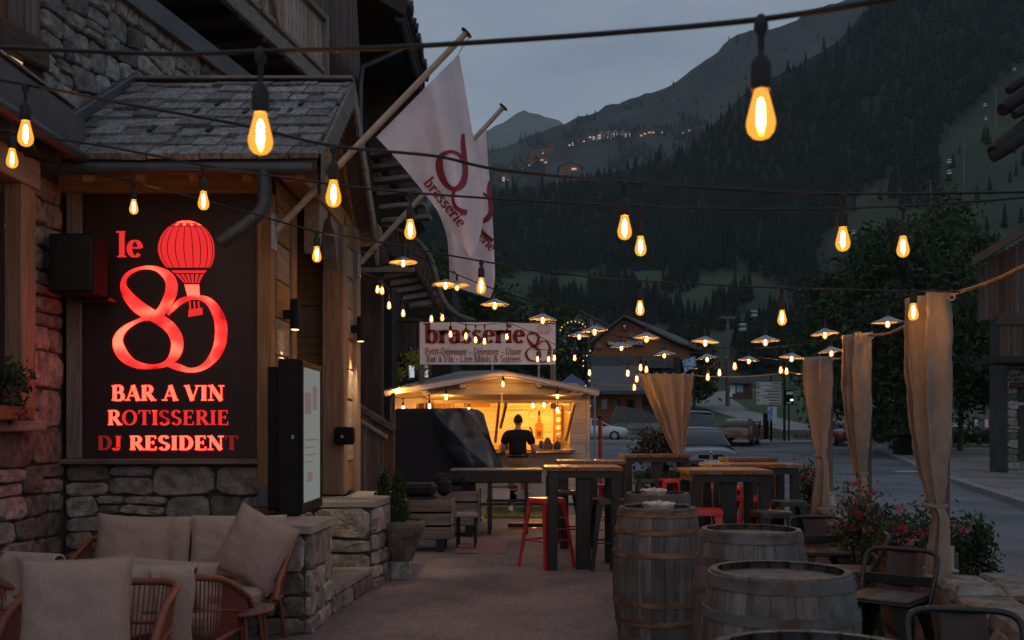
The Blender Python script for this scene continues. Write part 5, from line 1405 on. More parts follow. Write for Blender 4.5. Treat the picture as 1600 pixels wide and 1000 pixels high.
for px in (765, 822):
    for y in (14.05, 14.65):
        b = MB(); b.box(X(px, 14.2) - .025, X(px, 14.2) + .025, y - .025, y + .025, 0, .74); b.build('leg', STEEL_K, dj, off=DO)
b = MB(); b.box(X(760, 14.2), X(830, 14.2), 14.1, 14.6, .46, .49, c=.004); b.build('lower_shelf', STEEL_K, dj, off=DO)
for k, (px, w_, h_, m_, nm, lb) in enumerate([(788, .34, .16, WHITE, 'storage_box', 'stack of white papers and boxes on the shelf below the dark table'), (802, .12, .17, RED, 'red_canister', 'small red canister on the shelf below the dark table'), (816, .22, .10, STEEL_G, 'metal_tray', 'low metal tray on the shelf below the dark table')]):
    t = thing(nm, lb, 'container', (X(px, 14.3), 14.3, .49))
    b = MB(); b.box(-w_ / 2, w_ / 2, -.15, .15, 0, h_, c=.012); b.build('body', m_, t)
    b = MB(); b.box(-w_ / 2 - .005, w_ / 2 + .005, -.155, .155, h_ - .02, h_ + .015, c=.004); b.build('lid', m_, t)
b = MB(); b.box(X(757, 17.0), X(870, 17.0), 16.6, 18.8, .014, .024); tag(b.build('turf_mat', TURF), 'green artificial turf mat on the ground before the kiosk', 'mat')
b = MB(); b.grid(lambda u, v: (lerp(X(712, 12.2), X(790, 12.2), u), lerp(11.85, 13.6, v), .018 + .004 * math.sin(u * 7 + v * 9)), 12, 12); tag(b.build('pink_mat', CARPET), 'faded pink mat on the terrace beside the pallet sofas', 'mat')
b = MB(); b.box(X(793, 14.9), X(870, 14.9), 14.85, 15.0, .03, .09, c=.01); tag(b.build('floor_beam', STEEL_K), 'dark metal rail lying on the paving before the turf mat', 'rail')

# pallet sofas
def pallet_sofa(name, label, px0, px1, Yf, dp, zt):
    x0, x1 = X(px0, Yf), X(px1, Yf); t = thing(name, label, 'sofa', ((x0 + x1) / 2, Yf, 0), group='pallet sofas with charcoal cushions'); o = t.location
    for k in range(3):
        z0 = .17 + k * .165
        b = MB(); b.box(x0, x1, Yf, Yf + .03, z0, z0 + .14, c=.006); b.build('plank', W_GREY_X, t, off=o)
        b = MB(); b.box(x1 + .002, x1 + .03, Yf, Yf + dp, z0, z0 + .14, c=.006); b.build('plank', W_GREY_Y, t, off=o)
    b = MB(); b.box(x0 + .02, x1 - .01, Yf + .04, Yf + dp - .02, .16, .60); b.build('frame', BLACK, t, off=o)
    for x in (x0 + .15, x1 - .12):
        for y in (Yf + .06, Yf + dp - .1):
            b = MB(); b.box(x - .05, x + .05, y - .05, y + .05, 0, .165); b.build('leg', STEEL_K, t, off=o)
    def cush(x0_, x1_, y0_, y1_, z0_, z1_):
        b = MB(); b.box(x0_, x1_, y0_, y1_, z0_, z1_, c=.05); b.build('cushion', BLKCUSH, t, sm=60, off=o)
    cush(x0 + .05, x1 - .2, Yf + .1, Yf + dp - .05, .601, zt)
    cush(x0 + .05, x0 + .5, Yf + .25, Yf + .8, zt + .001, zt + .16)
    cush(x0 + .52, x1 - .02, Yf + dp * .6, Yf + dp, zt + .001, zt + .22)
    return t
pallet_sofa('pallet_sofa', 'grey pallet wood sofa beside the stone planter', 612, 703, 12.0, .62, .66)
pallet_sofa('pallet_sofa', 'grey pallet wood sofa standing behind the other, near the covered grill', 668, 746, 13.7, .70, .70)
lt = thing('low_table', 'low slatted metal side table between the pallet sofas', 'table', (X(732, 12.6), 12.6, 0))
b = MB(); b.box(-.16, .12, -.25, .25, .40, .43, c=.005); b.build('table_top', W_GREY_Y, lt)
for y in (-.22, .22):
    b = MB(); b.tube([(-.13, y, .40), (-.13, y, .015), (.09, y, .015), (.09, y, .40)], .015, 6); b.build('leg_frame', STEEL_K, lt)

# stone planter with two clipped conifers
pl = thing('stone_planter', 'rough carved stone planter on a block beside the porch wall', 'planter', (X(628, 9.9), 9.9, 0))
def planter(u, v):
    a = 2 * math.pi * u; r_ = ipl([(0, .10), (.25, .13), (.6, .19), (.9, .215), (1, .19)], v); q = (abs(math.cos(a)) ** 4 + abs(math.sin(a)) ** 4) ** -.25
    n_ = 1 + .10 * noise.noise(Vector((math.cos(a) * 2, math.sin(a) * 2, v * 3)))
    return (r_ * q * n_ * math.cos(a), r_ * q * n_ * math.sin(a), .19 + .40 * v)
b = MB(); b.grid(planter, 28, 12); b.build('bowl', STONE_L, pl, sm=50)
b = MB(); b.box(-.11, .10, -.10, .10, 0, .20, c=.02); b.build('block', STONE_G, pl)
b = MB(); b.lathe([(.001, .575), (.19, .575)], 20, cap0=False, cap1=False); b.build('soil', BARK, pl)

def leaves(n, centres, spread, size, seed, up=0.3, flat=0.0, shape='leaf'):
    """many small leaf faces round the centres (x, y, z, weight)"""
    rg = np.random.default_rng(seed)
    c = np.array([q[:3] for q in centres]); w = np.array([q[3] if len(q) > 3 else 1.0 for q in centres]); 
    idx = rg.choice(len(c), n, p=w / w.sum()); sp = np.array(spread)
    P = c[idx] + rg.normal(size=(n, 3)) * sp * (w[idx][:, None] ** 0.33)
    d = rg.normal(size=(n, 3)); d[:, 2] += up; d /= np.linalg.norm(d, axis=1)[:, None]
    e = rg.normal(size=(n, 3)); e -= d * (d * e).sum(1)[:, None]; e /= np.linalg.norm(e, axis=1)[:, None]
    s = size * rg.uniform(.6, 1.3, n)[:, None]
    V = np.stack([P - d * s, P + e * s * .42, P + d * s, P - e * s * .42], 1).reshape(-1, 3)
    b = MB(); b.v = [tuple(p) for p in V]; b.f = [(4 * i, 4 * i + 1, 4 * i + 2, 4 * i + 3) for i in range(n)]
    return b
def topiary(name, label, x, y, z0, h, r, seed):
    t = thing(name, label, 'conifer', (x, y, z0))
    b = MB(); b.tube([(0, 0, -.05), (0, 0, h * .5)], [.018, .008], 6); b.build('trunk', BARK, t)
    rg = random.Random(seed); cs = []
    for k in range(160):
        v = rg.random() ** 1.3; a = rg.uniform(0, 6.28); rr = r * ipl([(0, .7), (.15, 1), (.5, .8), (1, .05)], v) * rg.uniform(.45, .95)
        cs.append((rr * math.cos(a), rr * math.sin(a), h * v, 1))
    m_ = leaves(3200, cs, (.016, .016, .022), .018, seed, up=1.6); m_.build('crown', TOPI, t)
topiary('clipped_conifer', 'taller small green cone conifer in the stone planter', X(622, 9.9), 9.9, .58, .46, .115, 5)
topiary('clipped_conifer', 'darker small cone conifer beside it, against the porch wall', X(599, 10.25), 10.25, .55, .50, .10, 6)
# yellow flowers over the house's flower box
cs = [(X(570 + 56 * q, 26.8), 26.75, kz(0) * 0 + EYE - (578 - HY + 6 * math.sin(q * 9)) * 26.8 / F, 1) for q in [i / 14 for i in range(15)]]
fy = leaves(900, cs, (.12, .10, .10), .045, 31); tag(fy.build('yellow_flowers', YELLOW), 'mass of small yellow lit flowers in the red box of the house', 'flowers', kind='thing')
cs = [(X(px, 25), 25, EYE - (py - HY) * 25 / F, 1) for px, py in [(640, 562), (648, 556), (656, 560), (663, 568), (668, 574), (645, 570), (652, 566), (660, 578)]]
fy = leaves(420, cs, (.09, .08, .10), .045, 32); tag(fy.build('yellow_flowers', YELLOW), 'hanging basket of lit yellow flowers left of the banner post', 'flowers', kind='thing')
# ================================================================== terrace furniture
def high_table(label, cx, cy, w, d, n=5, rz=0.0):
    t = thing('high_table', label, 'table', (cx, cy, 0), rz, group='high bar tables with oak tops')
    for k in range(n):
        x0 = -w / 2 + w * k / n
        b = MB(); b.box(x0 + .002, x0 + w / n - .002, -d / 2, d / 2, 1.055, 1.10 + .002 * (k % 2), c=.005); b.build('plank', W_TOP, t)
    b = MB(); b.box(-w / 2 + .04, w / 2 - .04, -d / 2 + .04, d / 2 - .04, .985, 1.053); b.build('apron', STEEL_K, t)
    for x in (-w / 2 + .08, w / 2 - .08):
        for y in (-d / 2 + .08, d / 2 - .08):
            b = MB(); b.box(x - .05, x + .05, y - .05, y + .05, 0, .985, c=.008); b.build('leg', STEEL_K, t)
    b = MB(); b.box(-.08, .08, -d / 2 + .12, -d / 2 + .20, 0, .985, c=.008); b.build('leg', STEEL_K, t)
    return t
def tbl(label, px0, px1, Y, d, rz=0.0):
    return high_table(label, (X(px0, Y) + X(px1, Y)) / 2, Y + d / 2, X(px1, Y) - X(px0, Y), d, 5, rz)
tbl('bar table beside the red stool at the open side of the paving', 852, 974, 10.4, .75)
tbl('bar table just behind the one with the red stool in front', 872, 978, 12.3, .8)
tbl('bar table in front of the gathered curtain, farthest back', 975, 1081, 15.2, .75)
tbl('bar table behind the front barrels, closest of the tables by the curtains', 1077, 1209, 9.6, .8)
tbl('wide bar table beyond the one behind the barrels, before the curtains', 1112, 1256, 11.2, .8)
tbl('narrow bar table in front of the dark car', 1138, 1216, 13.6, .7)

def stool(label, x, y, m_, rz=0.0, h=0.76):
    t = thing('bar_stool', label, 'stool', (x, y, 0), rz, group='metal bar stools')
    def seat(u, v):
        a = 2 * math.pi * u; q = (abs(math.cos(a)) ** 5 + abs(math.sin(a)) ** 5) ** -.2
        r_ = ipl([(0, .001), (.55, .145), (.75, .158), (.85, .165), (1, .168)], v); z = ipl([(0, h - .008), (.55, h - .006), (.75, h), (.85, h - .01), (1, h - .055)], v)
        return (r_ * q * math.cos(a), r_ * q * math.sin(a), z)
    b = MB(); b.grid(seat, 32, 9); b.build('seat', m_, t, sm=60)
    for sx in (-1, 1):
        for sy in (-1, 1):
            tp_, bt = Vector((sx * .145, sy * .145, h - .03)), Vector((sx * .225, sy * .225, .0))
            b = MB()
            v = []
            for p, wd in ((tp_, .075), (tp_.lerp(bt, .35), .05), (bt, .034)):
                v += [p, p + Vector((-sx * wd, 0, 0)), p + Vector((-sx * wd, -sy * .012, 0)), p + Vector((-sx * .012, -sy * .012, 0)), p + Vector((-sx * .012, -sy * wd, 0)), p + Vector((0, -sy * wd, 0))]
            f = []
            for q in (0, 1): f += [(q * 6 + i, q * 6 + (i + 1) % 6, q * 6 + 6 + (i + 1) % 6, q * 6 + 6 + i) for i in range(6)]
            b.add(v, f + [tuple(range(6)), tuple(range(12, 18))]); b.build('leg', m_, t)
    b = MB(); r_ = .176; b.tube([(-r_, -r_, .30), (r_, -r_, .30), (r_, r_, .30), (-r_, r_, .30)], .009, 6, closed=True); b.build('brace', m_, t)
    b = MB(); b.bar((-.15, -.15, .43), (.15, .15, .43), .02, .004); b.bar((-.15, .15, .425), (.15, -.15, .425), .02, .004); b.build('cross_brace', m_, t)
    return t
stool('red metal stool at the open paving, nearest the pallet sofas', X(854, 10.75), 10.75, RED, .72)
stool('black stool between the red-stool table and the front barrel', X(950, 10.6), 10.6, STEEL_K, .1)
stool('red stool on the far side of the table with the front red stool', X(936, 13.2), 13.3, RED, .2)
stool('red stool directly behind the barrels with white dishes', X(1102, 9.2), 9.25, RED, -.1)
stool('red stool under the second row of tables below the car', X(1102, 12.8), 12.8, RED, .1)
stool('red stool under the wide table beside the curtain post', X(1172, 13.0), 13.0, RED, 0)
stool('red stool half hidden behind legs of the table nearest the barrels', X(1176, 10.9), 10.95, RED, .15)
stool('low black stool at the table farthest back', X(1012, 14.7), 14.75, STEEL_K, 0)
stool('black stool beside the metal chairs, behind the barrel without a dish', X(1205, 9.0), 9.0, STEEL_K, .1)
stool('black stool below the wide table, nearest the curtains', X(1233, 10.3), 10.3, STEEL_K, -.1)
stool('black stool under the table behind the front red stool', X(887, 12.0), 12.05, STEEL_K, .1)
stool('red stool beside the gathered curtain at the back', X(1048, 14.7), 14.8, RED, .1)

# ---------------------------------------------------------------- barrels
BH = 0.95
def brad(z):
    t = (z / BH - .5) * 2; return .315 - .047 * t * t
def barrel(label, x, y, rz, hoops, mh, group='wine barrels used as tables'):
    t = thing('barrel', label, 'barrel', (x, y, 0), rz, group=group)
    N = 20
    for k in range(N):
        a0 = 2 * math.pi * k / N; wdt = 2 * math.pi / N
        c = MB(); rows = 12; v = []
        pro = random.uniform(-.002, .003)
        for i in range(rows + 1):
            z = BH * i / rows; r_ = brad(z) + pro
            for rr, da in ((r_ - .025, .04), (r_, .012), (r_ + .0015, .5), (r_, .988), (r_ - .025, .96)):
                a = wdt * (da - .5); v.append((rr * math.cos(a), rr * math.sin(a), z))
        f = [(i * 5 + q, i * 5 + q + 1, i * 5 + q + 6, i * 5 + q + 5) for i in range(rows) for q in range(4)] + [tuple(range(5))[::-1], tuple(rows * 5 + q for q in range(5))]
        c.add(v, f); o = c.build('stave', STAVE, t, sm=40); o.rotation_euler = (0, 0, a0)
    for (z0, wd) in hoops:
        b = MB(); b.lathe([(brad(z0) + .001, z0), (brad(z0) + .007, z0 + .002), (brad(z0 + wd) + .007, z0 + wd - .002), (brad(z0 + wd) + .001, z0 + wd)], 40, cap0=False, cap1=False); b.build('hoop', mh, t, sm=40)
    for k in range(6):
        x0 = -.25 + k * .0835; x1 = x0 + .081; pts = []
        rr = brad(BH) - .024
        for i in range(7):
            xx = lerp(x0, x1, i / 6); 
            if abs(xx) < rr: pts.append((xx, math.sqrt(rr * rr - xx * xx)))
        if len(pts) > 1:
            b = MB(); b.poly([(px_, py_, BH - .05) for px_, py_ in pts] + [(px_, -py_, BH - .05) for px_, py_ in reversed(pts)], (0, 0, .02)); b.build('head_board', STAVE, t)
    return t
H6 = [(.02, .045), (.145, .04), (.275, .04), (.615, .04), (.77, .04), (.89, .05)]
barrel('grey barrel with rusty hoops and a white dish, nearest the open paving', X(1027, 7.05), 7.05, .2, H6, RUSTY)
barrel('barrel standing behind another, its white dish just showing over it', X(1027, 8.6), 8.6, .7, H6, HOOP)
barrel('grey barrel without a dish beside the rusty hooped barrel', X(1173, 5.5), 5.5, 1.3, H6, HOOP)
barrel('large dark barrel in front with a chair behind it', X(1219, 3.9), 3.9, .4, H6, HOOP)
barrel('barrel cut off by the bottom edge of the picture', X(1280, 2.46), 2.46, .9, H6, HOOP)
for (px, Y, lb) in ((1030, 7.05, 'white crumpled dish on the rusty hooped barrel'), (1022, 8.6, 'white dish on the barrel standing behind')):
    t = thing('ceramic_dish', lb, 'dish', (X(px, Y), Y, BH + .0))
    def dish(u, v):
        a = 6.2832 * u; r_ = ipl([(0, .001), (.3, .07), (.5, .10), (.7, .115), (1, .10)], v) * (1 + .08 * math.sin(5 * a)); z = ipl([(0, .022), (.3, .02), (.5, .03), (.7, .022), (1, -.012)], v) + .005 * math.sin(7 * a + 2) * v
        return (r_ * math.cos(a), r_ * math.sin(a), z)
    b = MB(); b.grid(dish, 26, 10); b.build('bowl', CANDLE, t, sm=180)
    b = MB(); b.lathe([(.022, .018), (.024, .03), (.012, .042), (.002, .046)], 10); b.build('candle', CANDLE, t, sm=60)

# ---------------------------------------------------------------- metal armchairs
def metal_chair(label, x, y, rz, seatm=W_GREY_X):
    t = thing('metal_chair', label, 'chair', (x, y, 0), rz, group='dark metal chairs with tube backs')
    b = MB(); b.box(-.19, .19, -.20, .18, .435, .45, c=.006); b.build('seat', STEEL_K, t)
    for k in range(3):
        b = MB(); b.box(-.18 + k * .121, -.18 + k * .121 + .118, -.195, .175, .451, .466, c=.004); b.build('seat_plank', W_BRN_Y, t)
    loop = catmull([(-.195, .12, .40), (-.205, .16, .50), (-.21, .215, .61), (-.20, .248, .67), (-.14, .262, .697), (0, .268, .70), (.14, .262, .697), (.20, .248, .67), (.21, .215, .61), (.205, .16, .50), (.195, .12, .40)], 6)
    b = MB(); b.tube(loop, .0135, 10); b.build('back_tube', STEEL_K, t, sm=60)
    b = MB(); b.grid(lambda u, v: (lerp(-.085, .085, u), lerp(.175, .262, v) + .016 * (1 - (2 * u - 1) ** 2), lerp(.44, .69, v)), 8, 8); b.build('back_plate', STEEL_R, t, sm=60)
    b = MB(); b.box(-.20, .20, .18, .195, .50, .56, c=.004); b.build('back_strap', STEEL_K, t)
    for sx in (-1, 1):
        for sy in (-1, 1):
            tp_, bt = Vector((sx * .175, sy * .17, .436)), Vector((sx * .225, sy * .235, 0)); b = MB(); v = []
            for p, wd in ((tp_, .10), (tp_.lerp(bt, .4), .06), (bt, .035)):
                v += [p, p + Vector((-sx * wd, 0, 0)), p + Vector((-sx * wd, -sy * .01, 0)), p + Vector((-sx * .01, -sy * .01, 0)), p + Vector((-sx * .01, -sy * wd, 0)), p + Vector((0, -sy * wd, 0))]
            f = []
            for q in (0, 1): f += [(q * 6 + i, q * 6 + (i + 1) % 6, q * 6 + 6 + (i + 1) % 6, q * 6 + 6 + i) for i in range(6)]
            b.add(v, f + [tuple(range(6)), tuple(range(12, 18))]); b.build('leg', STEEL_K, t)
    b = MB(); b.bar((-.19, -.2, .2), (.19, .2, .2), .02, .006); b.bar((-.19, .2, .207), (.19, -.2, .207), .02, .006); b.build('cross_brace', STEEL_K, t)
    t.scale = (1.06, 1.06, 1.06)
    return t
metal_chair('metal chair with wooden seat nearest the stone wall and curtain foot', X(1386, 6.05), 6.05, R(-40))
metal_chair('metal chair seen side-on before the pink flowers', X(1322, 7.2), 7.2, R(-105))
metal_chair('metal chair facing out between the barrels and the middle curtain', X(1284, 8.3), 8.3, R(-6))
metal_chair('metal chair whose tube back rises behind the large front barrel', X(1201, 4.92), 4.92, R(177)).scale = (.92, .95, 1.24)
metal_chair('metal chair cut off by the lower corner, against the stone wall', X(1526, 3.9), 3.9, R(-14))

# ---------------------------------------------------------------- cushions and rope lounge seats
def pillow(w, h, t_, sag=.07, seed=0):
    b = MB(); n = 30; V = []
    for side in (1, -1):
        for j in range(n + 1):
            for i in range(n + 1):
                u = 2 * i / n - 1; v = 2 * j / n - 1
                x = w / 2 * u * (1 - sag * (1 - abs(v) ** 2)); z = h / 2 * v * (1 - sag * (1 - abs(u) ** 2))
                d = t_ / 2 * (max(0, (1 - u ** 4) * (1 - v ** 4)) ** .5) * (1 + .20 * noise.noise(Vector((u * 1.6, v * 1.6, seed + side))))
                cr = min(1, abs(u) ** 3 + abs(v) ** 3); d -= .010 * cr * (1 - max(abs(u), abs(v)) ** 6) * (1 + noise.noise(Vector((math.atan2(v, u) * 3.2, seed, side)))); d += .008 * noise.fractal(Vector((u * 3.5, v * 3.5, seed * 2 + side)), .7, 2, 4) * (1 - max(abs(u), abs(v)) ** 4)
                V.append((x, -side * d, z))
    m = (n + 1) ** 2; f = []
    for s in (0, 1):
        for j in range(n):
            for i in range(n):
                q = (s * m + j * (n + 1) + i, s * m + j * (n + 1) + i + 1, s * m + (j + 1) * (n + 1) + i + 1, s * m + (j + 1) * (n + 1) + i)
                f.append(q if s == 0 else q[::-1])
    return b.add(V, f)
def rope_seat(name, label, cat, x, y, rz, w, d, hb, ha=.60, cush=True):
    t = thing(name, label, cat, (x, y, 0), rz, group='terracotta rope lounge furniture')
    rc = .14
    pl_ = [(-w / 2, -d / 2)] + [(-w / 2, lerp(-d / 2, d / 2 - rc, k / 6)) for k in range(1, 7)] + arc(-w / 2 + rc, d / 2 - rc, rc, rc, 180, 90, 5)[1:] + [(lerp(-w / 2 + rc, w / 2 - rc, k / 8), d / 2) for k in range(1, 8)] + arc(w / 2 - rc, d / 2 - rc, rc, rc, 90, 0, 5) + [(w / 2, lerp(d / 2 - rc, -d / 2, k / 6)) for k in range(1, 7)]
    def top(p):
        k = (p[1] + d / 2) / d
        return Vector((p[0] * 1.05, p[1] * 1.02 + .05 * k, ipl([(0, .40), (.12, .50), (.45, ha), (.8, lerp(ha, hb, .75)), (1, hb)], k)))
    def bot(p): return Vector((p[0] * .93, p[1] * .93, .33))
    tr = [top(p) for p in pl_]; brr = [bot(p) for p in pl_]
    b = MB(); b.tube(tr, .019, 8); b.build('top_rail', RATTAN, t, sm=60)
    b = MB(); b.tube(brr, .016, 8); b.build('seat_rail', RATTAN, t, sm=60)
    mid = [tr[i].lerp(brr[i], .5) for i in range(len(tr))]
    b = MB(); b.tube(mid, .008, 6); b.build('middle_rail', RATTAN, t, sm=60)
    tt = catmull(tr, 4); bt_ = catmull(brr, 4)
    b = MB()
    L_ = 0; last = -1
    for i in range(len(tt)):
        if i: L_ += (tt[i] - tt[i - 1]).length
        if L_ - last > .022: b.tube([tt[i], bt_[i]], .0045, 4, caps=False); last = L_
    o = b.build('rope_webbing', RATTAN, t, sm=60); o['kind'] = 'stuff'
    for sx in (-1, 1):
        for sy in (-1, 1):
            b = MB(); b.tube([(sx * w * .44, sy * d * .42, .34), (sx * w * .47, sy * d * .47, 0)], [.018, .012], 8); b.build('leg', RATTAN, t, sm=60)
    b = MB(); b.bar((-w * .46, -d * .46, .33), (w * .46, -d * .46, .33), .03, .03, .005); b.build('front_rail', RATTAN, t)
    b = MB(); b.box(-w * .44, w * .44, -d * .45, d * .38, .345, .46, c=.035); b.build('seat_cushion', CLOTH, t, sm=60)
    return t
def put_pillow(label, w, h, th, loc, rot, m_=CLOTH, seed=0):
    b = pillow(w, h, th, seed=seed); o = b.build('scatter_cushion', m_, sm=180, loc=loc); o.rotation_euler = rot
    n = 31; ed = [b.v[i] for i in range(n)] + [b.v[j * n + n - 1] for j in range(1, n)] + [b.v[(n - 1) * n + i] for i in range(n - 2, -1, -1)] + [b.v[j * n] for j in range(n - 2, 0, -1)]
    c = MB(); c.tube(ed, .005, 6, closed=True); c.build('piping', m_, o, sm=60)
    return tag(o, label, 'cushion', 'beige scatter cushions')
sf = rope_seat('rope_sofa', 'two-seat terracotta rope sofa against the stone wall under the sign', 'sofa', -2.24, 6.72, R(2), 1.36, .74, .74, .62)
b = pillow(.66, .46, .14, .03); o = b.build('back_cushion', CLOTH2, sf, sm=180, loc=(.33, .24, .67)); o.rotation_euler = (R(-14), 0, R(2))
b = pillow(.66, .46, .14, .03); o = b.build('back_cushion', CLOTH2, sf, sm=180, loc=(-.33, .25, .66)); o.rotation_euler = (R(-14), 0, 0)
put_pillow('upright beige cushion at the facade end of the sofa', .50, .46, .16, (-2.56, 6.72, .69), (R(-12), R(3), R(6)), seed=1)
put_pillow('tilted beige cushion leaning at the porch end of the sofa', .48, .48, .16, (-1.72, 6.66, .70), (R(-16), R(22), R(-18)), seed=2)
c1 = rope_seat('rope_armchair', 'terracotta rope armchair in the lower corner holding a large beige cushion', 'armchair', -1.97, 4.62, R(6), .66, .66, .73, .66)
put_pillow('large beige cushion in the armchair at the lower corner', .50, .50, .17, (-1.97, 4.50, .67), (R(-10), R(-2), R(4)), seed=3)
c2 = rope_seat('rope_armchair', 'terracotta rope armchair seen from behind with a throw over its back', 'armchair', -1.93, 5.68, R(177), .68, .64, .71, .60)
put_pillow('flat lumbar cushion lying across the armchair with the throw', .58, .30, .16, (-2.02, 5.78, .60), (R(28), R(-4), R(178)), seed=4)
# the throws: folded cloth over the chair backs
def throw(label, cx, y0, w, ztop, front, back, rz=0.0):
    b = MB()
    def fn(u, v):
        s = lerp(-back, front, v); x = (u - .5) * w + .012 * math.sin(v * 9 + u * 3)
        wv = .012 * math.sin(u * 9 + 1) + .02 * (1 if .38 < u < .5 else 0)
        if s < 0: return (x, .045 + .02 * -s + wv, ztop + s)
        if s < .09: a = s / .09 * math.pi; return (x, .045 * math.cos(a) + wv * .4, ztop + .035 * math.sin(a))
        return (x + .02 * s, -.045 - .03 * (s - .09) - wv, ztop - (s - .09) + .02 * math.sin(u * 5) * (s > .3))
    b.grid(fn, 30, 40); o = b.build('throw_blanket', CLOTH2, sm=180, loc=(cx, y0, 0)); o.rotation_euler = (0, 0, rz)
    m_ = o.modifiers.new('thickness', 'SOLIDIFY'); m_.thickness = .012
    return tag(o, label, 'blanket')
throw('cream throw folded over the back of the middle armchair', -1.86, 5.33, .34, .722, .42, .18, R(-3))
c3 = rope_seat('rope_armchair', 'terracotta rope armchair at the facade, mostly outside the picture', 'armchair', -2.98, 5.9, R(115), .66, .62, .74, .62)
throw('cream throw on the armchair at the picture edge', -2.70, 5.62, .36, .755, .36, .2, R(-20))
rt_ = thing('rope_side_table', 'small round terracotta side table between sofa and armchair', 'side table', (-1.66, 5.98, 0))
b = MB(); b.lathe([(.001, .40), (.20, .40), (.21, .41), (.21, .425), (.20, .43), (.001, .43)], 28); b.build('table_top', STAVE, rt_, sm=40)
b = MB(); b.tube([(.215 * math.cos(a * .3491), .215 * math.sin(a * .3491), .415) for a in range(18)], .013, 8, closed=True); b.build('rim', RATTAN, rt_, sm=60)
for k in range(4):
    a = k * 1.57 + .6; b = MB(); b.tube([(.17 * math.cos(a), .17 * math.sin(a), .40), (.21 * math.cos(a), .21 * math.sin(a), 0)], .012, 8); b.build('leg', RATTAN, rt_, sm=60)

# ================================================================== curtains, posts and rope along the terrace edge
def curtain(label, plan, ztop, tie, ztie, zbot, wtie=.30, wbot=.55, shift=(0, 0), amp=1.0, lowplan=None, n=110, eyelets=4, seed=0, pw=2.6):
    base = Vector((tie[0], tie[1], 0)); t = thing('curtain', label, 'curtain', base, group='linen curtains tied back round the terrace')
    pts = catmull([Vector((*p, 0)) for p in plan], 8); m = len(pts) - 1
    def fn(u, v):
        s = u * m; i = min(int(s), m - 1); p = pts[i].lerp(pts[i + 1], s - i)
        z = lerp(ztop, zbot, v)
        kt = (ztop - z) / (ztop - ztie)
        tx, ty = tie
        if kt < 1:
            k = lerp(1, wtie, kt ** pw); q = Vector((tx, ty, 0))
            c = q * (1 - k) + p * k
            bulge = .035 * math.sin(math.pi * kt) * math.sin(u * 21 + seed)
            c.y -= bulge
            c += Vector((.010, -.014, 0)) * noise.fractal(Vector((u * 9, z * 4.5, seed * .1)), .7, 2.1, 4)
        else:
            kk = (kt - 1) / ((ztop - zbot) / (ztop - ztie) - 1); k = lerp(wtie, wbot, smooth(0, .6, kk)); q = Vector((tx + shift[0] * kk, ty + shift[1] * kk, 0))
            cen = sum((pts[j] for j in range(0, m + 1, 4)), Vector()) / len(range(0, m + 1, 4))
            c = q + (p - cen) * k + Vector((0, .02 * math.sin(u * 40 + seed), 0)) * (.4 + .6 * kk)
            cm = Vector((tx, ty, 0)) * (1 - wtie) + p * wtie; w_ = smooth(0, .12, kk); c = cm * (1 - w_) + c * w_
        sag = .025 * abs(math.sin(u * math.pi * eyelets)) * (1 - smooth(0, .1, v))
        return Vector((c.x, c.y, z - sag)) - base
    b = MB(); b.grid(fn, n, 70); o = b.build('cloth', LINEN, t, sm=180)
    sd = o.modifiers.new('thickness', 'SOLIDIFY'); sd.thickness = .004
    cen = sum((pts[j] for j in range(0, m + 1, 4)), Vector()) / len(range(0, m + 1, 4))
    rr = max(.045, wtie * .16)
    b = MB(); cc = (cen * wtie + Vector((tie[0], tie[1], 0)) * (1 - wtie)) - base
    b.tube([(cc.x + rr * 1.25 * math.cos(a * .3927), cc.y + rr * 1.6 * math.sin(a * .3927), ztie + .012 * math.sin(a * .3927)) for a in range(16)], .014, 6, closed=True); b.build('tie_back', LINEN, t, sm=60)
    for k in range(eyelets + 1):
        p = pts[int(m * (k + .15) / (eyelets + .4))]
        b = MB(); b.tube([(p.x - base.x + .022 * math.cos(a * .785), p.y - base.y - .008, ztop - .05 + .022 * math.sin(a * .785)) for a in range(8)], .006, 5, closed=True); b.build('eyelet', STEEL_G, t)
    return t
def edge_plan(x, y, k=1.0):
    a = [(0, .045), (.10, .075), (.09, .10), (.20, .12), (.215, .145), (.09, .19), (.08, .22), (.20, .245), (.215, .27), (.085, .32), (.07, .35), (.195, .38), (.205, .41), (.07, .47), (.06, .50), (.17, .54), (.11, .60)]
    return [(x + .01, y + .01), (x - .03, y - .035), (x - .10, y - .03), (x - .155, y - .035), (x - .17, y - .01)] + [(x + .18 * d_ - max(c, .06) * k, y + d_) for c, d_ in a[1:]]
posts = []
for (px, Y, ztop, tz, tpx, zb, k, lb) in [(1479, 6.45, 2.40, 1.00, 1470, .02, 1.0, 'linen curtain nearest the camera, beside the stone wall end'), (1357, 9.15, 2.40, 1.09, 1348, .02, 1.0, 'linen curtain in the middle of the row, behind pink flowers'), (1297, 12.1, 2.40, 1.18, 1286, .02, 1.5, 'linen curtain of the row farthest along, beside the wide bar table')]:
    x = X(px, Y)
    curtain(lb, edge_plan(x + .03, Y, k), ztop, (X(tpx, Y + .15), Y + .15), tz, zb, .34, .62, (-.06, .05), seed=px, pw=3.2 if k < 1.2 else 1.7)
    posts.append((x + .035, Y + .17, ztop))
yb4 = 15.9
plan4 = [(lerp(X(996, yb4), X(1083, yb4), i / 10), yb4 + (.05 if i % 2 else -.05)) for i in range(11)]
curtain('linen curtain gathered to one side at the back of the terrace', plan4, 2.40, (X(1066, yb4), yb4), 1.10, .05, .20, .22, (-.02, 0), eyelets=6, seed=4, pw=1.1)
posts.append((X(1064, yb4), yb4 + .16, 2.42))
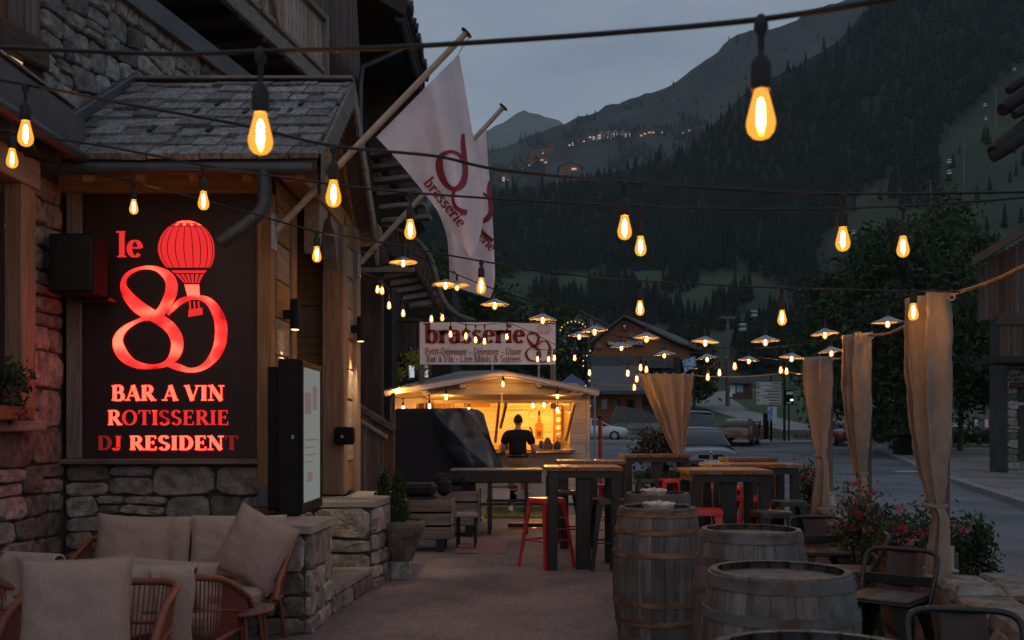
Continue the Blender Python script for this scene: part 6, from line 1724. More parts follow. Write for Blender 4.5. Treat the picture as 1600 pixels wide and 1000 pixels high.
for i, (x, y, zt) in enumerate(posts):
    t = thing('curtain_post', ['brown timber post with galvanised foot beside the near curtain', 'brown timber post behind the middle curtain of the row', 'brown timber post behind the farthest curtain of the row', 'brown timber post behind the gathered curtain at the back'][i], 'post', (x, y, 0), group='timber curtain posts')
    z0 = .56 if i < 3 else 0
    b = MB(); b.box(-.042, .042, -.05, .05, z0 + .06, zt - .04, c=.006); b.build('shaft', W_BRN_Z, t)
    b = MB(); b.box(-.085, .085, -.085, .085, z0, z0 + .012); b.box(-.065, -.055, -.06, .06, z0, z0 + .17); b.box(-.055, .06, -.066, -.056, z0, z0 + .17); b.build('foot_bracket', STEEL_G, t)
    for (dx, dz) in ((-.02, .05), (.02, .13)):
        b = MB(); b.lathe([(.010, 0), (.008, .006)], 8, Matrix.Translation((dx, -.066, z0 + dz)) @ Matrix.Rotation(R(90), 4, 'X')); b.build('bolt', STEEL_K, t)
rp_pts = [Vector((wallx(3.2) - .02, 3.2, 2.44)), Vector((posts[0][0], posts[0][1], 2.38)), Vector((posts[1][0], posts[1][1], 2.38)), Vector((posts[2][0], posts[2][1], 2.38)), Vector((posts[2][0] + .55, 15.9, 2.40)), Vector((posts[3][0], posts[3][1], 2.38)), Vector((X(930, 18.8), 18.9, 2.35))]
rope = []
for a, c in zip(rp_pts, rp_pts[1:]):
    for k in range(10):
        t_ = k / 10; p = a.lerp(c, t_); p.z -= .10 * math.sin(math.pi * t_) * min(1, (c - a).length / 3); rope.append(p)
rope.append(rp_pts[-1])
b = MB(); b.tube(rope, .012, 8); ro = b.build('curtain_rope', mat('hemp_rope', (.30, .22, .14), rough=.9, scale=60), sm=60)
tag(ro, 'tan rope strung between the curtain posts', 'rope')

# low stone wall along the terrace edge
def edge_wall(label, y0, y1, h, seed, th=.52):
    a = Vector((wallx(y0) - .13, y0, 0)); c = Vector((wallx(y1) - .13, y1, 0)); d = (c - a).normalized(); n_ = Vector((-d.y, d.x, 0))  # towards the terrace
    t = thing('edge_wall', label, 'wall', (a + c) / 2, group='low rubble walls edging the terrace'); o = t.location
    b = MB(); q = -n_ * th
    b.poly([a, c, c + q, a + q], (0, 0, h - .06)); w_ = b.build('core', MORTAR, t, off=o)
    stones(w_, a, d, (c - a).length, h - .05, (.16, .3), (.25, .6), .06, STONE_L, seed=seed, n=n_, off=o, wav=.04)
    stones(w_, c, q, th, h - .05, (.16, .3), (.2, .4), .05, STONE_L, seed=seed + 3, n=d, off=o)
    stones(w_, a, q, th, h - .05, (.16, .3), (.2, .4), .05, STONE_L, seed=seed + 5, n=-d, off=o)
    s = 0; rg = random.Random(seed); L_ = (c - a).length
    while s < L_ - .05:
        l_ = min(rg.uniform(.35, .7), L_ - s); sp = rg.uniform(.35, .65)
        for (w0, w1) in ((-.04, th * sp), (th * sp + .015, th + .04)):
            hh = rg.uniform(.05, .11); n_r = 12; ring = []
            for q in range(n_r):
                g = q / n_r * 4; side = int(g); f_ = g - side
                pu, pv = ((f_, 0), (1, f_), (1 - f_, 1), (0, 1 - f_))[side]
                p = a + d * (s + (l_ - .015) * pu + rg.uniform(-.02, .02)) - n_ * lerp(w0, w1, pv) + n_ * rg.uniform(-.02, .02)
                ring.append(p)
            cen = sum(ring, Vector()) / n_r; v = []
            for p in ring: v.append((p.x, p.y, h - .07))
            for p in ring: v.append((p.x, p.y, h - .07 + hh * rg.uniform(.6, .8)))
            for p in ring: e = p.lerp(cen, .16); v.append((e.x, e.y, h - .07 + hh * rg.uniform(.85, 1.15)))
            for p in ring[::2]: e = p.lerp(cen, rg.uniform(.5, .7)); v.append((e.x, e.y, h - .07 + hh * rg.uniform(.85, 1.3)))
            v.append((cen.x, cen.y, h - .07 + hh * rg.uniform(.9, 1.25)))
            f = [(r_ * n_r + q, r_ * n_r + (q + 1) % n_r, (r_ + 1) * n_r + (q + 1) % n_r, (r_ + 1) * n_r + q) for r_ in (0, 1) for q in range(n_r)]
            o6 = 3 * n_r; cI = o6 + n_r // 2
            for q in range(n_r // 2):
                q2 = (q + 1) % (n_r // 2); i0, i1, i2 = 2 * n_r + 2 * q, 2 * n_r + 2 * q + 1, 2 * n_r + (2 * q + 2) % n_r
                f += [(i0, i1, o6 + q), (i1, i2, o6 + q2), (i1, o6 + q2, o6 + q), (o6 + q, o6 + q2, cI)]
            b = MB(); b.add(v, f); b.build('coping_stone', STONE_L, t, off=o)
        s += l_
    return t
edge_wall('low rubble wall with rough pale coping at the lower corner', 1.6, 6.55, .56, 51)
edge_wall('low rubble wall under the middle curtains', 8.7, 14.6, .54, 61)

# flower trough with pink geraniums
ft = thing('flower_trough', 'long dark flower trough below the pink geraniums', 'planter', (3.02, 7.65, 0), R(-10))
for k in range(4):
    b = MB(); b.box(-.21, -.19, -.72, .72, .06 + k * .145, .06 + k * .145 + .135, c=.005); b.build('plank', CRATEP, ft)
b = MB(); b.box(-.188, .2, -.72, .72, .04, .60); b.build('box', CRATEP, ft)
b = MB(); b.box(-.188, .2, -.735, -.722, .04, .64, c=.004); b.build('end_board', CRATEP, ft)
def plant(name, label, cat, centres, n, spread, size, mleaf, seed, flowers=(), stems=None):
    c0 = Vector((sum(c[0] for c in centres) / len(centres), sum(c[1] for c in centres) / len(centres), 0))
    zmin = min(c[2] for c in centres)
    t = thing(name, label, cat, (c0.x, c0.y, max(0, zmin - .2)))
    o = t.location
    leaves(n, centres, spread, size, seed).build('foliage', mleaf, t, off=o)
    for i, (cs, m_, nf, sz) in enumerate(flowers):
        leaves(nf, cs, (.028, .028, .022), sz, seed + 7 + i, up=.8).build('blossom', m_, t, off=o)
    b = MB()
    for c in centres[::2]: b.tube([(c0.x + (c[0] - c0.x) * .4, c0.y + (c[1] - c0.y) * .4, zmin - .2), (c[0], c[1], c[2])], .006, 4, caps=False)
    b.build('stems', BARK if mleaf != LEAF2 else LEAF2, t, off=o)
    return t
rg = random.Random(12)
gc = [(3.02 + rg.uniform(-.24, .2), 7.65 + rg.uniform(-.55, .65), rg.uniform(.50, .84), 1) for _ in range(40)]
fp = [(c[0] + rg.uniform(-.08, .02), c[1] - rg.uniform(.05, .15), c[2] + rg.uniform(-.12, .16)) for c in gc]
plant('pink_geranium', 'bushy geranium with pink and red flower heads beside the near curtain', 'flowers', gc, 4200, (.075, .075, .075), .025, LEAF2, 14,
      [(fp[0:14], PINK, 560, .018), (fp[14:26], MAGENTA, 480, .018), (fp[26:30], PINK, 160, .018)])
gc2 = [(X(1330 + rg.uniform(-22, 30), 8.4), 8.4 + rg.uniform(-.3, .3), rg.uniform(.5, .95), 1) for _ in range(11)]
plant('pink_geranium', 'geranium with magenta blooms at the foot of the middle curtain', 'flowers', gc2, 420, (.06, .06, .07), .026, LEAF2, 17, [([(c[0], c[1] - .1, c[2] + .1) for c in gc2[:8]], MAGENTA, 260, .018)])
sc_ = [(X(1512 + rg.uniform(-24, 28), 7.7), 7.7 + rg.uniform(-.2, .2), rg.uniform(.38, .72), 1) for _ in range(22)]
plant('leafy_shrub', 'dark leafy shrub on the street side of the stone wall', 'shrub', sc_, 1500, (.05, .06, .06), .032, LEAF, 19)
gc3 = [(X(1265 + rg.uniform(-14, 16), 12.6), 12.6 + rg.uniform(-.2, .2), rg.uniform(.55, 1.0), 1) for _ in range(14)]
plant('purple_flowers', 'purple flowering plant beside the farthest curtain', 'flowers', gc3, 600, (.06, .06, .07), .035, LEAF2, 23, [([(c[0], c[1] - .1, c[2] + .05) for c in gc3[:8]], PINK, 200, .02)])
bc = [(X(1027 + rg.uniform(-34, 34), 17.5), 17.5 + rg.uniform(-.3, .3), rg.uniform(.95, 1.42), 1) for _ in range(20)] 
plant('red_leaved_shrub', 'reddish-leaved shrub behind the table at the gathered curtain', 'shrub', bc, 900, (.09, .09, .06), .05, LEAF_R, 29)
bc = [(X(1025 + rg.uniform(-36, 36), 16.9), 16.9 + rg.uniform(-.2, .2), rg.uniform(.15, .75), 1) for _ in range(20)]
plant('green_shrub', 'low green shrub seen under the table farthest back', 'shrub', bc, 1000, (.08, .08, .08), .05, LEAF2, 37)
hp = thing('window_plant', 'small plant with red flowers at the window sill by the picture edge', 'plant', (-3.62, 7.0, 1.56))
hc = [(-3.62 + rg.uniform(-.08, .10), 7.15 + rg.uniform(-.2, .1), 1.62 + rg.uniform(0, .28)) for _ in range(16)]
b = MB(); b.box(-.10, .12, -.3, .3, 0, .10, c=.01); b.build('pot', TERRA, hp)
leaves(420, hc, (.04, .05, .05), .035, 41).build('foliage', LEAF, hp, off=hp.location); leaves(60, [(c[0] + .05, c[1], c[2] - .05) for c in hc[:6]], (.02, .02, .02), .02, 42).build('blossom', MAGENTA, hp, off=hp.location)
# ================================================================== string lights
gb = MB(); gb.lathe([(.0135, 0), (.017, -.012), (.024, -.04), (.0305, -.066), (.0315, -.078), (.028, -.094), (.018, -.106), (.004, -.111)], 20, cap0=False); G_ME = mesh(gb, 'glass', AMBER, 60)
fb_ = MB(); fb_.lathe([(.004, -.022), (.0085, -.036), (.0095, -.076), (.004, -.090)], 6); F_ME = mesh(fb_, 'filament', FIL)
FK_ME = mesh(fb_, 'filament', FIL_K); FP_ME = mesh(fb_, 'filament', FIL_P); FG_ME = mesh(fb_, 'filament', FIL_G); FV = [F_ME, mesh(fb_, 'filament', FIL_A), mesh(fb_, 'filament', FIL_B), F_ME]
def strand(label, pts, bulbs, r=.0065, scale=1.0, fil=None):
    """a cable through measured points (px, py, Y) with bulbs hanging from it (px, py of the bulb's middle, Y)"""
    P = [W(*p) for p in pts]
    t = thing('string_lights', label, 'string lights', P[0], group='festoon light strings'); o = Vector(P[0])
    c = catmull(P, 8)
    b = MB(); b.tube(c, r, 7); b.build('cable', RUBBER, t, sm=60, off=o)
    pc = [(800 + p.x * F / p.y, p.y, p.z, p) for p in c]
    for (px, py, Y) in bulbs:
        best = min(pc, key=lambda q: abs(q[0] - px)); ctr = W(px, py, Y)
        top = Vector(ctr); top.z += .055 * scale                      # top of the glass
        anchor = Vector((ctr.x, ctr.y, best[2])); near = Vector(best[3])
        b = MB()
        zt = max(anchor.z, top.z + .085)
        b.tube([near, Vector((ctr.x, ctr.y, zt))], .006, 6) if (near - Vector((ctr.x, ctr.y, zt))).length > .01 else None
        b.lathe([(.006, zt - top.z + .01), (.014, zt - top.z), (.016, zt - top.z - .02), (.008, zt - top.z - .035), (.0065, .075), (.010, .072), (.019, .060), (.0225, .048), (.0225, .008), (.0205, -.004)], 14, Matrix.Translation(top))
        k = b.build('bulb_holder', RUBBER, t, sm=50, off=o)
        for nm, me in (('glass', G_ME), ('filament', fil or random.choice(FV))):
            q = link(nm, me, k, top - o); q.scale = (scale,) * 3
    return t
strand('nearest festoon cable crossing the whole top of the picture with two large bulbs', [(-120, 72, 3.0), (0, 74, 2.9), (250, 84, 2.7), (407, 80, 2.55), (560, 76, 2.5), (700, 69, 2.45), (950, 52, 2.3), (1188, 30, 2.15), (1400, -4, 2.05), (1650, -55, 1.95)], [(1189, 178, 2.15), (407, 208, 2.55)])
strand('second festoon cable with four mid-size bulbs, just below the nearest cable', [(-60, 116, 4.2), (40, 132, 4.15), (205, 164, 4.1), (376, 195, 4.05), (521, 228, 4.0), (680, 244, 4.1), (780, 265, 4.2), (976, 285, 4.4), (1130, 295, 4.4), (1317, 303, 4.4), (1660, 299, 4.2)], [(40, 208, 4.15), (521, 302, 4.0), (976, 355, 4.4), (1317, 373, 4.4)])
strand('third festoon cable just behind the second, with five bulbs', [(-60, 190, 5.6), (19, 207, 5.5), (160, 228, 5.6), (318, 258, 5.7), (400, 271, 5.6), (535, 290, 5.5), (641, 301, 5.4), (800, 312, 5.4), (1001, 322, 5.4), (1190, 327, 5.3), (1411, 322, 5.1), (1660, 304, 5.0)], [(19, 247, 5.5), (318, 313, 5.7), (641, 358, 5.4), (1001, 384, 5.4), (1411, 385, 5.1)])
strand('fourth festoon cable from the sign across to the curtains with six bulbs', [(-40, 225, 7.6), (209, 284, 7.3), (380, 330, 7.0), (495, 362, 6.8), (565, 373, 6.7), (752, 408, 6.7), (900, 430, 7.0), (1000, 439, 7.2), (1222, 450, 7.0), (1427, 455, 6.25), (1500, 456, 6.0)], [(209, 323, 7.3), (495, 397, 6.8), (752, 446, 6.7), (1000, 481, 7.2), (1222, 496, 7.0), (1427, 487, 6.25)])
strand('fine string of small bulbs running from the stair to the banner', [(560, 425, 13.0), (590, 436, 13.2), (630, 470, 13.8), (674, 480, 14.5), (704, 500, 15.0), (743, 508, 15.5), (793, 505, 16.5), (830, 520, 17.5), (867, 538, 18.5)], [(590, 452, 13.2), (597, 454, 13.3), (608, 477, 13.5), (630, 489, 13.8), (674, 498, 14.5), (691, 496, 14.8), (704, 522, 15.0), (728, 525, 15.3), (743, 531, 15.5), (757, 533, 15.8), (792, 526, 16.5)])
strand('small bulbs beside the banner post at the kiosk roof end', [(836, 545, 17.6), (857, 547, 17.7), (868, 546, 17.7), (898, 545, 17.2), (921, 566, 17.0), (935, 560, 16.8)], [(840, 561, 17.6), (857, 561, 17.7), (866, 559, 17.7), (898, 559, 17.2), (921, 582, 17.0)])
strand('string of bulbs above the gathered curtain', [(960, 560, 15.5), (981, 569, 15.3), (1001, 560, 15.0), (1010, 562, 15.0), (1060, 572, 14.9), (1106, 572, 14.6), (1124, 566, 14.5), (1148, 556, 13.8), (1220, 562, 15.0), (1229, 564, 15.0), (1262, 556, 14.0)], [(981, 583, 15.3), (1001, 574, 14.8), (1010, 577, 15.2), (995, 592, 15.4), (991, 605, 15.6), (1106, 589, 14.6), (1124, 582, 14.5), (1148, 572, 13.8), (1220, 578, 15.0), (1229, 580, 15.0)])
strand('bulb string stapled under the kiosk gable and hatch', [(606, 618, 18.85), (630, 622, 18.85), (671, 618, 18.85), (697, 606, 18.85), (786, 588, 18.85), (871, 604, 18.85), (920, 614, 18.85)], [(630, 638, 18.8), (671, 635, 18.7), (697, 621, 18.85), (786, 600, 18.85), (871, 619, 18.85), (620, 611, 18.85)], fil=FG_ME)
strand('bulbs hanging inside the lit kiosk', [(700, 626, 20.4), (780, 624, 20.4), (880, 626, 20.4)], [(733, 640, 20.4), (833, 634, 20.6), (850, 632, 20.2), (871, 640, 20.6)], fil=FK_ME)

# enamel pendant lamps on two cross cables
sh = MB(); sh.lathe([(.018, .075), (.03, .07), (.06, .052), (.12, .030), (.175, .008), (.185, .0), (.183, -.004), (.172, .002), (.118, .022), (.058, .044), (.02, .055)], 28, cap0=True, cap1=True); SH_ME = mesh(sh, 'shade', ENAMEL, 50)
gl_ = MB(); gl_.lathe([(.012, .04), (.018, .025), (.030, 0), (.033, -.018), (.026, -.04), (.012, -.052), (.002, -.055)], 14); GL_ME = mesh(gl_, 'bulb', LAMPB, 60)
cp_ = MB(); cp_.lathe([(.004, .15), (.016, .145), (.018, .08), (.024, .072)], 12); CP_ME = mesh(cp_, 'lamp_cap', STEEL_K, 60)
PS, PY = .74, .75
PEND = [(630, 411, 12.5, 'beside the outside stair'), (696, 446, 13.0, 'just below the flags, the one on the stair side'), (714, 448, 13.4, 'just below the flags, the one on the banner side'), (773, 477, 12.2, 'below the far flag, above the banner'), (848, 500, 12.6, 'overlapping the banner end'),
        (929, 518, 13.4, 'right beside the banner, the larger of two'), (905, 526, 16.0, 'right beside the banner, the smaller of two'), (971, 543, 15.6, 'in front of the cable car station sign'), (1010, 529, 13.0, 'at the roof slope of the cable car station'), (1038, 555, 16.5, 'small one above the gathered curtain'),
        (1102, 535, 13.0, 'between station and road sign, upper larger one'), (1105, 561, 16.0, 'between station and road sign, lower smaller one'), (1170, 564, 16.5, 'above the ticket hut path, smaller one'), (1196, 534, 12.4, 'largest above the white road signs'), (1237, 560, 14.6, 'touching the top of the farthest row curtain'),
        (1289, 523, 12.8, 'over the post between two curtains'), (1299, 551, 13.4, 'half hidden behind the farthest row curtain'), (1387, 505, 11.6, 'between the middle and near curtains')]
cabs = [('overhead cable carrying the front row of pendant lamps', [(560, 395, 11.5), (630, 392, 12.5), (705, 425, 13.0), (773, 452, 12.2), (848, 474, 12.6), (929, 484, 13.4), (1010, 496, 13.0), (1102, 502, 13.0), (1196, 502, 12.4), (1289, 492, 12.8), (1387, 468, 11.6), (1460, 452, 10.5)]),
        ('overhead cable carrying the rear row of pendant lamps', [(700, 500, 15.5), (868, 506, 16.0), (905, 510, 16.0), (971, 526, 15.6), (1038, 536, 16.5), (1105, 542, 16.0), (1170, 544, 16.5), (1237, 540, 14.6), (1299, 530, 13.4), (1350, 520, 12.5)])]
cabp = []
for lb, pts in cabs:
    pts = [(a, c, d_ * PY) for a, c, d_ in pts]
    c = catmull([W(*p) for p in pts], 8); b = MB(); b.tube(c, .006, 6); o = tag(b.build('overhead_cable', RUBBER, sm=60), lb, 'cable'); cabp += c
for (px, py, Y, lb) in PEND:
    Y *= PY; p = W(px, py - 1, Y)
    t = thing('pendant_lamp', 'enamel disc pendant lamp ' + lb, 'pendant lamp', p, group='enamel pendant lamps over the terrace')
    near = min(cabp, key=lambda q: (Vector((q.x - p.x, q.y - p.y, 0))).length)
    tilt = random.uniform(-.10, .10)
    for nm, me in (('shade', SH_ME), ('glass', G_ME), ('filament', FP_ME), ('lamp_cap', CP_ME)):
        q = link(nm, me, t, (0, 0, .035) if nm in ('glass', 'filament') else None); q.scale = (PS,) * 3; q.rotation_euler = (random.uniform(-.04, .04), tilt, 0) if nm == 'shade' else (0, 0, 0)
    b = MB(); b.tube([Vector((0, 0, .11)), Vector((0, 0, .16)).lerp(near - p, .5) * 1.0, near - p], .005, 6); b.build('cord', RUBBER, t)
# ================================================================== street and background
def gbox(t, name, m_, x0, x1, y0, y1, z0, z1, c=0.0):
    b = MB(); b.box(x0, x1, y0, y1, z0, z1, c=c); return b.build(name, m_, t)

# ---------------------------------------------------------------- cars (front towards local -y)
def car(label, loc, rz, paint, L_=4.5, Wd=1.84, H=1.5, suv=False, grille=True, plate=None):
    t = thing('parked_car', label, 'car', loc, rz, group='cars parked along the road')
    hw = Wd / 2; bel = .95 if not suv else 1.08; bon = .92 if not suv else 1.05
    # stations along the body: y, half width factor, sill, top
    St = [(-L_ / 2, .70, .42, .60), (-L_ / 2 + .06, .84, .30, .74), (-L_ / 2 + .25, .95, .24, bon - .10), (-L_ / 2 + .7, .99, .22, bon - .03), (-L_ / 2 + 1.25, 1.0, .22, bon + .03), (0, 1.0, .22, bel + .02), (L_ / 2 - .8, 1.0, .22, bel + .04), (L_ / 2 - .25, .97, .26, bel + .02), (L_ / 2 - .05, .88, .34, bel - .08), (L_ / 2, .76, .46, bel - .25)]
    v = []
    for (y, kf, z0, z1) in St:
        w_ = hw * kf; zm = lerp(z0, z1, .55)
        half = [(w_ * .86, z0), (w_ * .97, z0 + .08), (w_, zm), (w_ * .97, lerp(zm, z1, .7)), (w_ * .90, z1 - .01), (w_ * .62, z1 + .025), (w_ * .3, z1 + .04)]
        row = [(a, y, z) for a, z in half] + [(0, y, z1 + .045)] + [(-a, y, z) for a, z in reversed(half)]
        v += row
    n = 15; f = [(i * n + k, (i + 1) * n + k, (i + 1) * n + k + 1, i * n + k + 1) for i in range(len(St) - 1) for k in range(n - 1)] + [tuple(range(n)), tuple((len(St) - 1) * n + k for k in range(n))[::-1]]
    b = MB(); b.add(v, f); b.build('body', paint, t, sm=50)
    # glasshouse
    G = [(-L_ / 2 + 1.15, .86, bel - .02, bel + .02), (-L_ / 2 + 1.55, .83, bel - .02, lerp(bel, H, .55)), (-L_ / 2 + 2.0, .80, bel - .02, H - .05), (0.3, .78, bel - .02, H - .02), (L_ / 2 - .9, .77, bel - .02, H - .06), (L_ / 2 - .3 if suv else L_ / 2 - .5, .80, bel - .02, lerp(bel, H, .55)), (L_ / 2 - .12 if suv else L_ / 2 - .2, .84, bel - .02, bel + .02)]
    v = []
    for (y, kf, z0, z1) in G:
        tw = hw * kf * lerp(1, .84, (z1 - z0) / (H - bel))
        v += [(hw * .93 * kf / .8 * .88, y, z0), (tw, y, z1), (tw * .6, y, z1 + .02), (0, y, z1 + .03), (-tw * .6, y, z1 + .02), (-tw, y, z1), (-hw * .93 * kf / .8 * .88, y, z0)]
    b = MB(); b.add(v, [(i * 7 + k, (i + 1) * 7 + k, (i + 1) * 7 + k + 1, i * 7 + k + 1) for i in range(6) for k in range(6)]); b.build('glasshouse', GLASSD, t, sm=40)
    # roof skin
    b = MB(); rv = []
    for (y, kf, z1) in [(-L_ / 2 + 1.93, .80, H - .085), (-L_ / 2 + 2.1, .80, H - .035), (.3, .78, H - .008), (L_ / 2 - .9, .77, H - .045), (L_ / 2 - .75, .77, H - .11)]:
        tw = hw * kf * .86; rv += [(tw + .01, y, z1 - .03), (tw, y, z1 + .008), (tw * .6, y, z1 + .03), (0, y, z1 + .042), (-tw * .6, y, z1 + .03), (-tw, y, z1 + .008), (-tw - .01, y, z1 - .03)]
    b.add(rv, [(i * 7 + k, (i + 1) * 7 + k, (i + 1) * 7 + k + 1, i * 7 + k + 1) for i in range(4) for k in range(6)]); b.build('roof', paint, t, sm=50)
    for s in (-1, 1):
        b = MB(); b.bar((s * hw * .88, -L_ / 2 + 1.12, bel), (s * hw * .70, -L_ / 2 + 2.0, H - .06), .05, .06, .01); b.build('pillar', paint, t)
        b = MB(); b.bar((s * hw * .86, .25, bel), (s * hw * .69, .25, H - .04), .05, .09, .01); b.build('pillar', paint, t)
        m_ = gbox(t, 'mirror', BLACK, s * hw * 1.0 if s > 0 else -hw * 1.0 - .2, s * hw * 1.0 + .2 if s > 0 else -hw * 1.0, -L_ / 2 + 1.45, -L_ / 2 + 1.58, bel - .02, bel + .13, .03)
        b = MB(); yl = -L_ / 2 + .16; b.poly([(s * hw * .54, yl - .075, .64), (s * hw * .88, yl + .09, .68), (s * hw * .89, yl + .12, .80), (s * hw * .54, yl - .06, .75)], (0, -.03, 0)); b.build('headlight', WHITE if grille else CHROME, t)
        gbox(t, 'tail_light', RED, s * hw * .74 - .12, s * hw * .74 + .12, L_ / 2 - .06, L_ / 2 - .01, .72, .86, .01)
        for y in (-L_ / 2 + .85, L_ / 2 - .85):
            M_ = Matrix.Translation((s * (hw - .10), y, .33)) @ Matrix.Rotation(R(90), 4, 'Y')
            b = MB(); b.lathe([(.20, -.11), (.30, -.115), (.33, -.08), (.33, .08), (.30, .115), (.20, .11)], 22, M_); wh = b.build('wheel', TYRE, t, sm=40)
            b = MB(); b.lathe([(.05, s * .115), (.19, s * .117), (.20, s * .10)], 14, M_); b.build('rim', STEEL_G, wh, sm=40)
    if grille:
        for s in (-1, 1):
            b = MB(); y = -L_ / 2 - .002; pr = [(s * .03, .55), (s * .36, .56), (s * .42, .62), (s * .40, .72), (s * .06, .73), (s * .03, .70)]
            b.poly([(a, y + abs(a) * .10, z) for a, z in (pr if s > 0 else pr[::-1])], (0, -.03, 0)); b.build('grille_frame', CHROME, t)
            b = MB(); pr = [(s * .05, .57), (s * .35, .58), (s * .395, .63), (s * .38, .705), (s * .075, .712), (s * .05, .69)]
            b.poly([(a, y + abs(a) * .10 - .034, z) for a, z in (pr if s > 0 else pr[::-1])], (0, -.006, 0)); b.build('grille', BLACK, t)
        b = MB(); b.lathe([(.001, .02), (.04, .018), (.042, 0)], 14, Matrix.Translation((0, -L_ / 2 + .03, .78)) @ Matrix.Rotation(R(60), 4, 'X')); b.build('badge', CHROME, t, sm=40)
        gbox(t, 'lower_intake', BLACK, -hw * .62, hw * .62, -L_ / 2 - .012, -L_ / 2 + .06, .26, .40, .02)
    if plate:
        p_ = gbox(t, 'number_plate', WHITE, -.26, .26, -L_ / 2 - .05, -L_ / 2 - .02, .42, .53, .004)
        b = MB(); b.box(-.26, -.215, -L_ / 2 - .053, -L_ / 2 - .051, .42, .53); b.build('blue_band', BLUER, p_)
        b = MB(); x = -.17
        segs = {'C': 'abcd', 'D': 'abcdef', '0': 'abcdef', '4': 'begf', '8': 'abcdefg', '-': 'g', 'O': 'abcdef'}
        for ch_ in plate:
            w_, h_, y = .05, .075, -L_ / 2 - .053; z0 = .437
            bars = {'C': [(0, 0, .012, h_), (0, 0, w_, .012), (0, h_ - .012, w_, .012)], 'D': [(0, 0, .012, h_), (0, 0, w_ * .8, .012), (0, h_ - .012, w_ * .8, .012), (w_ - .012, .01, .012, h_ - .02)], '-': [(.01, h_ / 2, .03, .012)], '4': [(0, h_ / 2, .012, h_ / 2), (0, h_ / 2 - .01, w_, .012), (w_ - .014, 0, .012, h_)]}.get(ch_, [(0, 0, .012, h_), (w_ - .012, 0, .012, h_), (0, 0, w_, .012), (0, h_ - .012, w_, .012), (0, h_ / 2, w_, .012)])
            for (a, c, d_, e) in bars: b.box(x + a, x + a + d_, y, y + .001, z0 + c, z0 + c + e)
            x += .062
        b.build('plate_text', INK, p_)
    return t
Yc = 30.5
car('dark grey car facing the terrace with chrome twin grille and white plate', (X(1111, Yc), Yc + 2.3, gz(Yc)), 0, CARP, 4.6, 1.88, 1.56, plate='CD-440')
Yc2 = 36.0
car('taller dark off-road car parked right behind the facing car', (X(1099, Yc2), Yc2 + 2.4, gz(Yc2)), 0, CARP, 4.7, 1.98, 2.12, suv=True, grille=False)
car('white car seen from behind beside the kiosk end', (X(932, 66), 66.5, gz(66)), R(80), CARW, 4.3, 1.76, 1.45, grille=False)
car('bronze brown car parked beyond the dark cars', (X(1160, 57), 57.5, gz(57)), R(160), CARB, 4.4, 1.8, 1.55, suv=True, grille=False)
car('red car between the curtains across the road', (X(1309, 58), 58, gz(58)), R(8), CARR, 4.2, 1.76, 1.5, grille=False)
car('white van far off beyond the tree', (X(1375, 110), 112, gz(112)), R(85), CARW, 5.2, 2.0, 2.3, suv=True, grille=False)
car('pale parked car far off beside the white van', (X(1418, 110), 114, gz(114)), R(85), CARW, 4.4, 1.8, 1.5, grille=False)

# ---------------------------------------------------------------- road signs, posters, street lamps
Ysg = 60.0
sp2 = thing('direction_sign', 'cluster of white direction panels on dark posts across the road', 'road sign', (X(1215, Ysg), Ysg, gz(Ysg)))
so2 = Vector(sp2.location)
def wb(t, o, name, m_, px0, px1, py0, py1, Y, d=.06, c=0.0, par=None):
    b = MB(); p = W(px0, py1, Y); q = W(px1, py0, Y); b.box(p.x, q.x, Y, Y + d, p.z, q.z, c=c); return b.build(name, m_, par or t, off=o)
for (a, c, rows) in ((597, 602, 1), (603.2, 608, 1), (609.2, 617.5, 2), (618.7, 632, 3)):
    pn = wb(sp2, so2, 'panel', SIGNW, 1182.5, 1220, a, c, Ysg)
    wb(sp2, so2, 'arrow_mark', INK, 1184, 1186.5, (a + c) / 2 - 1.2, (a + c) / 2 + 1.2, Ysg - .012, .01, par=pn)
    for r_ in range(rows):
        yc = lerp(a, c, (r_ + .5) / rows); x0 = (1203, 1206, 1195, 1194, 1200, 1201, 1204)[(r_ * 2 + rows) % 7]
        for k in range(4): wb(sp2, so2, 'lettering', INK, x0 + k * (1219 - x0) / 4, x0 + (k + .8) * (1219 - x0) / 4, yc - .8, yc + .8, Ysg - .012, .01, par=pn)
wb(sp2, so2, 'post', STEEL_K, 1224.5, 1227.5, 590, 689, Ysg + .1, .12)
wb(sp2, so2, 'post', STEEL_K, 1203.5, 1205.5, 584, 597, Ysg + .1, .12)
wb(sp2, so2, 'post', STEEL_K, 1204, 1206, 632, 690, Ysg + .1, .1)
es = thing('electronic_sign', 'dark electronic road sign beside the white direction panels', 'road sign', (X(1233, Ysg), Ysg, gz(Ysg)))
eo = Vector(es.location)
wb(es, eo, 'cabinet', BLACK, 1227.8, 1240, 609, 632.5, Ysg - .1, .15, .02)
wb(es, eo, 'amber_line', TAIL, 1235, 1239.5, 623.5, 626.5, Ysg - .12, .015)
wb(es, eo, 'white_line', WHITE, 1229, 1239, 612, 616.5, Ysg - .12, .015)
wb(es, eo, 'blue_line', BLUEP, 1229, 1236, 628.5, 631, Ysg - .12, .015)
wb(es, eo, 'post', STEEL_K, 1232, 1234, 632.5, 689, Ysg, .1)
ps = thing('advertising_poster', 'blue and white poster panel on a dark pillar below the direction signs', 'poster', (X(1207, 59), 59, gz(59)))
po_ = Vector(ps.location)
wb(ps, po_, 'blue_poster', BLUEP, 1200, 1207, 635, 657, 59, .05); wb(ps, po_, 'white_poster', WHITE, 1207.5, 1213.5, 635.5, 661.5, 58.9, .05)
wb(ps, po_, 'pillar', BLACK, 1194, 1201.5, 646, 686, 59.3, .3, .02); wb(ps, po_, 'pillar', BLACK, 1204, 1207, 660, 687, 59.3, .2)
af = thing('menu_easel', 'wooden easel board with chalk writing across the road', 'easel', (X(1181, 58.5), 58.5, gz(58.5)))
